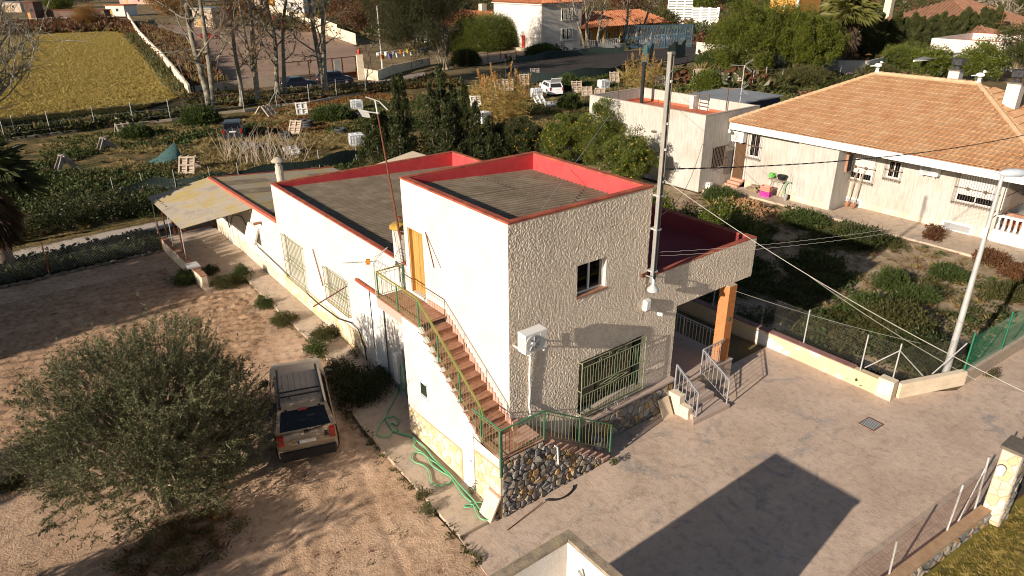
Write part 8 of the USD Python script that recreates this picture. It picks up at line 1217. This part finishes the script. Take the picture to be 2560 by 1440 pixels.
t = thing('pergola', 'grey sheet roof on posts in front of the small white house', 'pergola', G(2330, 175)); g0 = G(2285, 150, 2.4); part('sheet', m_greyroof, t, lambda m: m.solid([g0, G(2365, 145, 2.4), G(2408, 132, 2.5), G(2330, 136, 2.5)], [p + [0, 0, .08] for p in (g0, G(2365, 145, 2.4), G(2408, 132, 2.5), G(2330, 136, 2.5))])); part('fascia', m_alu, t, lambda m: m.beam(g0 + [0, 0, -.1], G(2365, 145, 2.3), .2)); part('post', m_galv, t, lambda m: m.beam(G(2322, 178), G(2322, 178) + [0, 0, 2.3], .1)); part('post', m_galv, t, lambda m: m.beam(G(2398, 165), G(2398, 165) + [0, 0, 2.3], .1))
t = thing('green_pole', 'slim pale green floodlight pole beside the fan palm', 'pole', G(2162, 148)); hh = height((2162, 148), (2174, 62)); part('shaft', worn('pole_green', [(.3, (.12, .26, .22)), (.7, (.25, .42, .36))], 1.0), t, lambda m: m.cyl((0, 0, 0), .28, hh, 8, .2), local=True); part('cap', m_alug, t, lambda m: m.cyl((0, 0, hh), .3, .3, 8), local=True)
t = thing('lamp_post', 'tall thin grey lamp post on the lane by the cream wall', 'lamp post', G(957, 178)); hh = height((957, 178), (944, 15)); part('shaft', m_galv, t, lambda m: m.tube([(0, 0, 0), (-.1, 0, hh)], [.17, .08], 8), local=True); part('head', m_galv, t, lambda m: m.beam((-.1, 0, hh), (.9, .3, hh + .1), .14), local=True)
# nets and blue gate along the shaded road
netwall('shade_net', 'black shade net along the near side of the shaded road', 'net', [G(1250, 215), G(1310, 210), G(1420, 203), G(1540, 188), G(1600, 172)], 1.3, m_net, 8); netwall('shade_net', 'black shade net low along the foot of the bare plot', 'net', [G(1290, 158), G(1380, 146), G(1470, 138), G(1560, 132)], 1.1, m_net, 9); netwall('shade_net', 'dark green net panel hanging at the end of the shaded road', 'net', [G(1668, 148), G(1690, 146), G(1712, 142)], 2.4, m_net, 10); netwall('shade_net', 'small green net screen behind the second reed clump', 'net', [G(1603, 160), G(1618, 160), G(1632, 158)], 2.6, m_teal, 11)
t = thing('blue_gate', 'blue green framed fence and gate at the end of the shaded road', 'gate', G(1680, 115)); qa, qb = G(1560, 122), G(1728, 118); part('frame', plain('gate_blue', (.03, .09, .14), .5), t, lambda m: [m.beam(qa + (qb - qa) * s, qa + (qb - qa) * s + [0, 0, 4.0], .16) for s in (0, .2, .4, .6, .78, .9, 1)] + [m.beam(qa + [0, 0, z], qb + [0, 0, z], .1) for z in (.3, 2.0, 4.0)]); part('mesh', plain('gate_mesh', (.12, .17, .22), .6), t, lambda m: [m.beam(qa + (qb - qa) * k / 90, qa + (qb - qa) * k / 90 + [0, 0, 4.0], .03) for k in range(90)])
t = thing('bare_plot_fence', 'dark wire fence around the bare brown plot', 'fence', G(1200, 155)); 
for px, py in ((1135, 170), (1168, 165), (1196, 160), (1220, 155), (1252, 150), (1290, 142)): part('post', m_rust, t, lambda m: m.tube([G(px, py), G(px, py) + [0, 0, 2.2]], .06, 6))
part('wire', m_rust, t, lambda m: [m.beam(G(1135, 170) + [0, 0, z], G(1290, 142) + [0, 0, z], .03) for z in (.7, 1.4, 2.1)])
# far left: little white house, sheds, brown wall and the far fence
def boxhouse(name, label, px0, px1, py, top_px, depth, mat, roof, rh=.0, win=True):
    a, b = G(px0, py), G(px1, py); mid = (a + b) / 2; h = height(((px0 + px1) / 2, py), ((px0 + px1) / 2, top_px)); w = np.linalg.norm(b - a); rz = math.atan2(b[1] - a[1], b[0] - a[0]); t = thing(name, label, 'building', mid, rz)
    part('wall', mat, t, lambda m: m.box(-w / 2, w / 2, 0, depth, -.1, h), local=True)
    if rh: part('roof', roof, t, lambda m: hip(m, -w / 2, w / 2, 0, depth, h, rh), local=True)
    else: part('roof', roof, t, lambda m: m.box(-w / 2 - .3, w / 2 + .3, -.3, depth + .3, h, h + .25), local=True)
    if win: part('window', m_black, t, lambda m: m.box(w * .05, w * .05 + .9, -.03, .0, h * .45, h * .45 + .9), local=True); part('door', m_wood, t, lambda m: m.box(-w * .3, -w * .3 + .9, -.03, 0, 0, 2.0), local=True)
    return t
boxhouse('white_cottage', 'tiny white cottage at the far end of the long white wall', 268, 314, 40, 14, 7, m_white, m_tilefar); boxhouse('brown_wall_shed', 'long dark brown shed left of the tiny white cottage', 118, 264, 46, 26, 3, worn('brown_shed', [(.3, (.09, .06, .05)), (.7, (.15, .10, .08))], .5), m_rust, win=False); boxhouse('dark_hut', 'dark hut with posts beside the long brown shed', 68, 92, 48, 6, 4, worn('hut_brown', [(.3, (.06, .035, .03)), (.7, (.12, .07, .055))], .5), m_rust); boxhouse('grey_shed', 'open grey shed with a pale roof behind the ploughed plot', 487, 535, 68, 22, 8, m_mortar, m_greyroof); boxhouse('white_shed', 'white gabled shed behind the tops of the plane trees', 692, 762, 38, -12, 10, m_white, m_trim); boxhouse('ochre_shed', 'narrow ochre hut left of the white gabled shed', 672, 686, 36, 0, 4, plain('hut_ochre', (.5, .26, .06), .8), m_rust, win=False); boxhouse('grey_house', 'grey house half hidden behind the second plane tree', 640, 668, 30, -10, 9, m_mortar, m_tilefar); boxhouse('long_low_house', 'long low pink walled house at the top left', 300, 385, 10, -4, 12, worn('pinkish_wall', [(.3, (.40, .26, .21)), (.7, (.5, .35, .29))], .3), m_tilefar, 1.5); boxhouse('pale_hut', 'pale hut behind the leafless tree at the top left', 8, 55, 30, 6, 6, m_mortar, m_greyroof)
wq = thing('stepped_wall', 'cream wall stepping down from the white gabled shed to the gate', 'wall', G(760, 60)); sp = [G(672, 36), G(720, 48), G(765, 60), G(790, 78), G(845, 98), G(890, 112)]; part('wall', m_cream, wq, lambda m: [m.solid([sp[k] + [0, -.15, -.1], sp[k + 1] + [0, -.15, -.1], sp[k + 1] + [0, .15, -.1], sp[k] + [0, .15, -.1]], [sp[k] + [0, -.15, h], sp[k + 1] + [0, -.15, h * .9], sp[k + 1] + [0, .15, h * .9], sp[k] + [0, .15, h]]) for k, h in enumerate((3.2, 3.0, 2.4, 3.4, 2.4))])
t = thing('gas_bottle', 'red cylinder hanging on the stepped cream wall', 'gas bottle', G(683, 56)); part('bottle', plain('bottle_red_b', (.5, .04, .05), .45), t, lambda m: m.lathe((0, 0, 0), [(.001, 0), (.5, 0), (.5, 1.3), (.2, 1.6), (.001, 1.6)], 10), True, local=True)
t = thing('far_fence', 'fence of pale posts at the far end of the stubble field', 'fence', G(150, 60)); 
for k in range(8): p = G(20 + k * 38, 68 - k * .8); part('post', m_galv, t, lambda m: m.tube([p, p + [0, 0, 2.4]], .09, 6))
part('wire', m_galv, t, lambda m: [m.beam(G(20, 68) + [0, 0, z], G(290, 62) + [0, 0, z], .05) for z in (1.0, 2.2)])
FT = [('dark tree mass at the very top above the shaded road', 1700, 2, 9, 12, lf_dpine), ('olive toned tree at the top above the ochre porch', 1600, 4, 9, 10, lf_brown), ('dark tree at the very top above the ploughed plot', 760, -8, 10, 10, lf_dpine), ('olive toned trees at the very top left', 260, -6, 9, 12, lf_olive), ('tree at the top between the orange house and the palm', 1850, -2, 9, 9, lf_dpine), ('broad dark tree at the top left corner', 30, 10, 9, 9, lf_dpine), ('olive tree grove at the top behind the tiny cottage, left part', 150, 20, 6, 9, lf_olive), ('yellow green bushy tree beside the dark hut', 150, 36, 7, 4, lf_pine), ('dark tree above the tiny cottage', 215, 8, 9, 7, lf_dpine), ('russet leaved tree behind the plane trees, left of the grey shed', 420, 40, 8, 6, lf_plane), ('russet scrub tree between the grey shed and the ochre hut', 600, 50, 5, 6, lf_brown), ('yellow green tree right of the white gabled shed', 842, 28, 8, 6, lf_pine), ('brown leaved tree left of the big dark pine', 905, 80, 9, 7, lf_brown), ('dark tree mass behind the big dark pine, left part', 950, 22, 12, 12, lf_dpine), ('dark tree mass behind the big dark pine, right part', 1120, 20, 12, 12, lf_dpine), ('dark trees behind the low red roof', 1215, 8, 10, 10, lf_dpine), ('dark tree behind the white two storey house', 1450, 5, 10, 10, lf_dpine), ('brown tree over the shaded road', 1560, 30, 8, 7, lf_brown), ('green bush by the white gates', 1755, 38, 5, 4, lf_pine), ('bushes above the wall of the shaded road', 1640, 80, 4.5, 6, lf_weed2), ('dark hedge under the orange house', 1800, 20, 6, 8, lf_dpine), ('green tree left of the brown tiled roof', 2060, 5, 8, 8, lf_dpine), ('olive green tree at the top right corner', 2540, 25, 8, 8, lf_cyp), ('russet tree at the very top behind the long low house', 480, 5, 9, 9, lf_brown)]
for k, (lb, px, py, h, rd, mt) in enumerate(FT): crown_tree('far_tree', lb, 'tree', G(px, py), h, rd, .4, mt, 700 + k, leaf=.5, clumps=90, per=75, trad=.25, cr=.30)
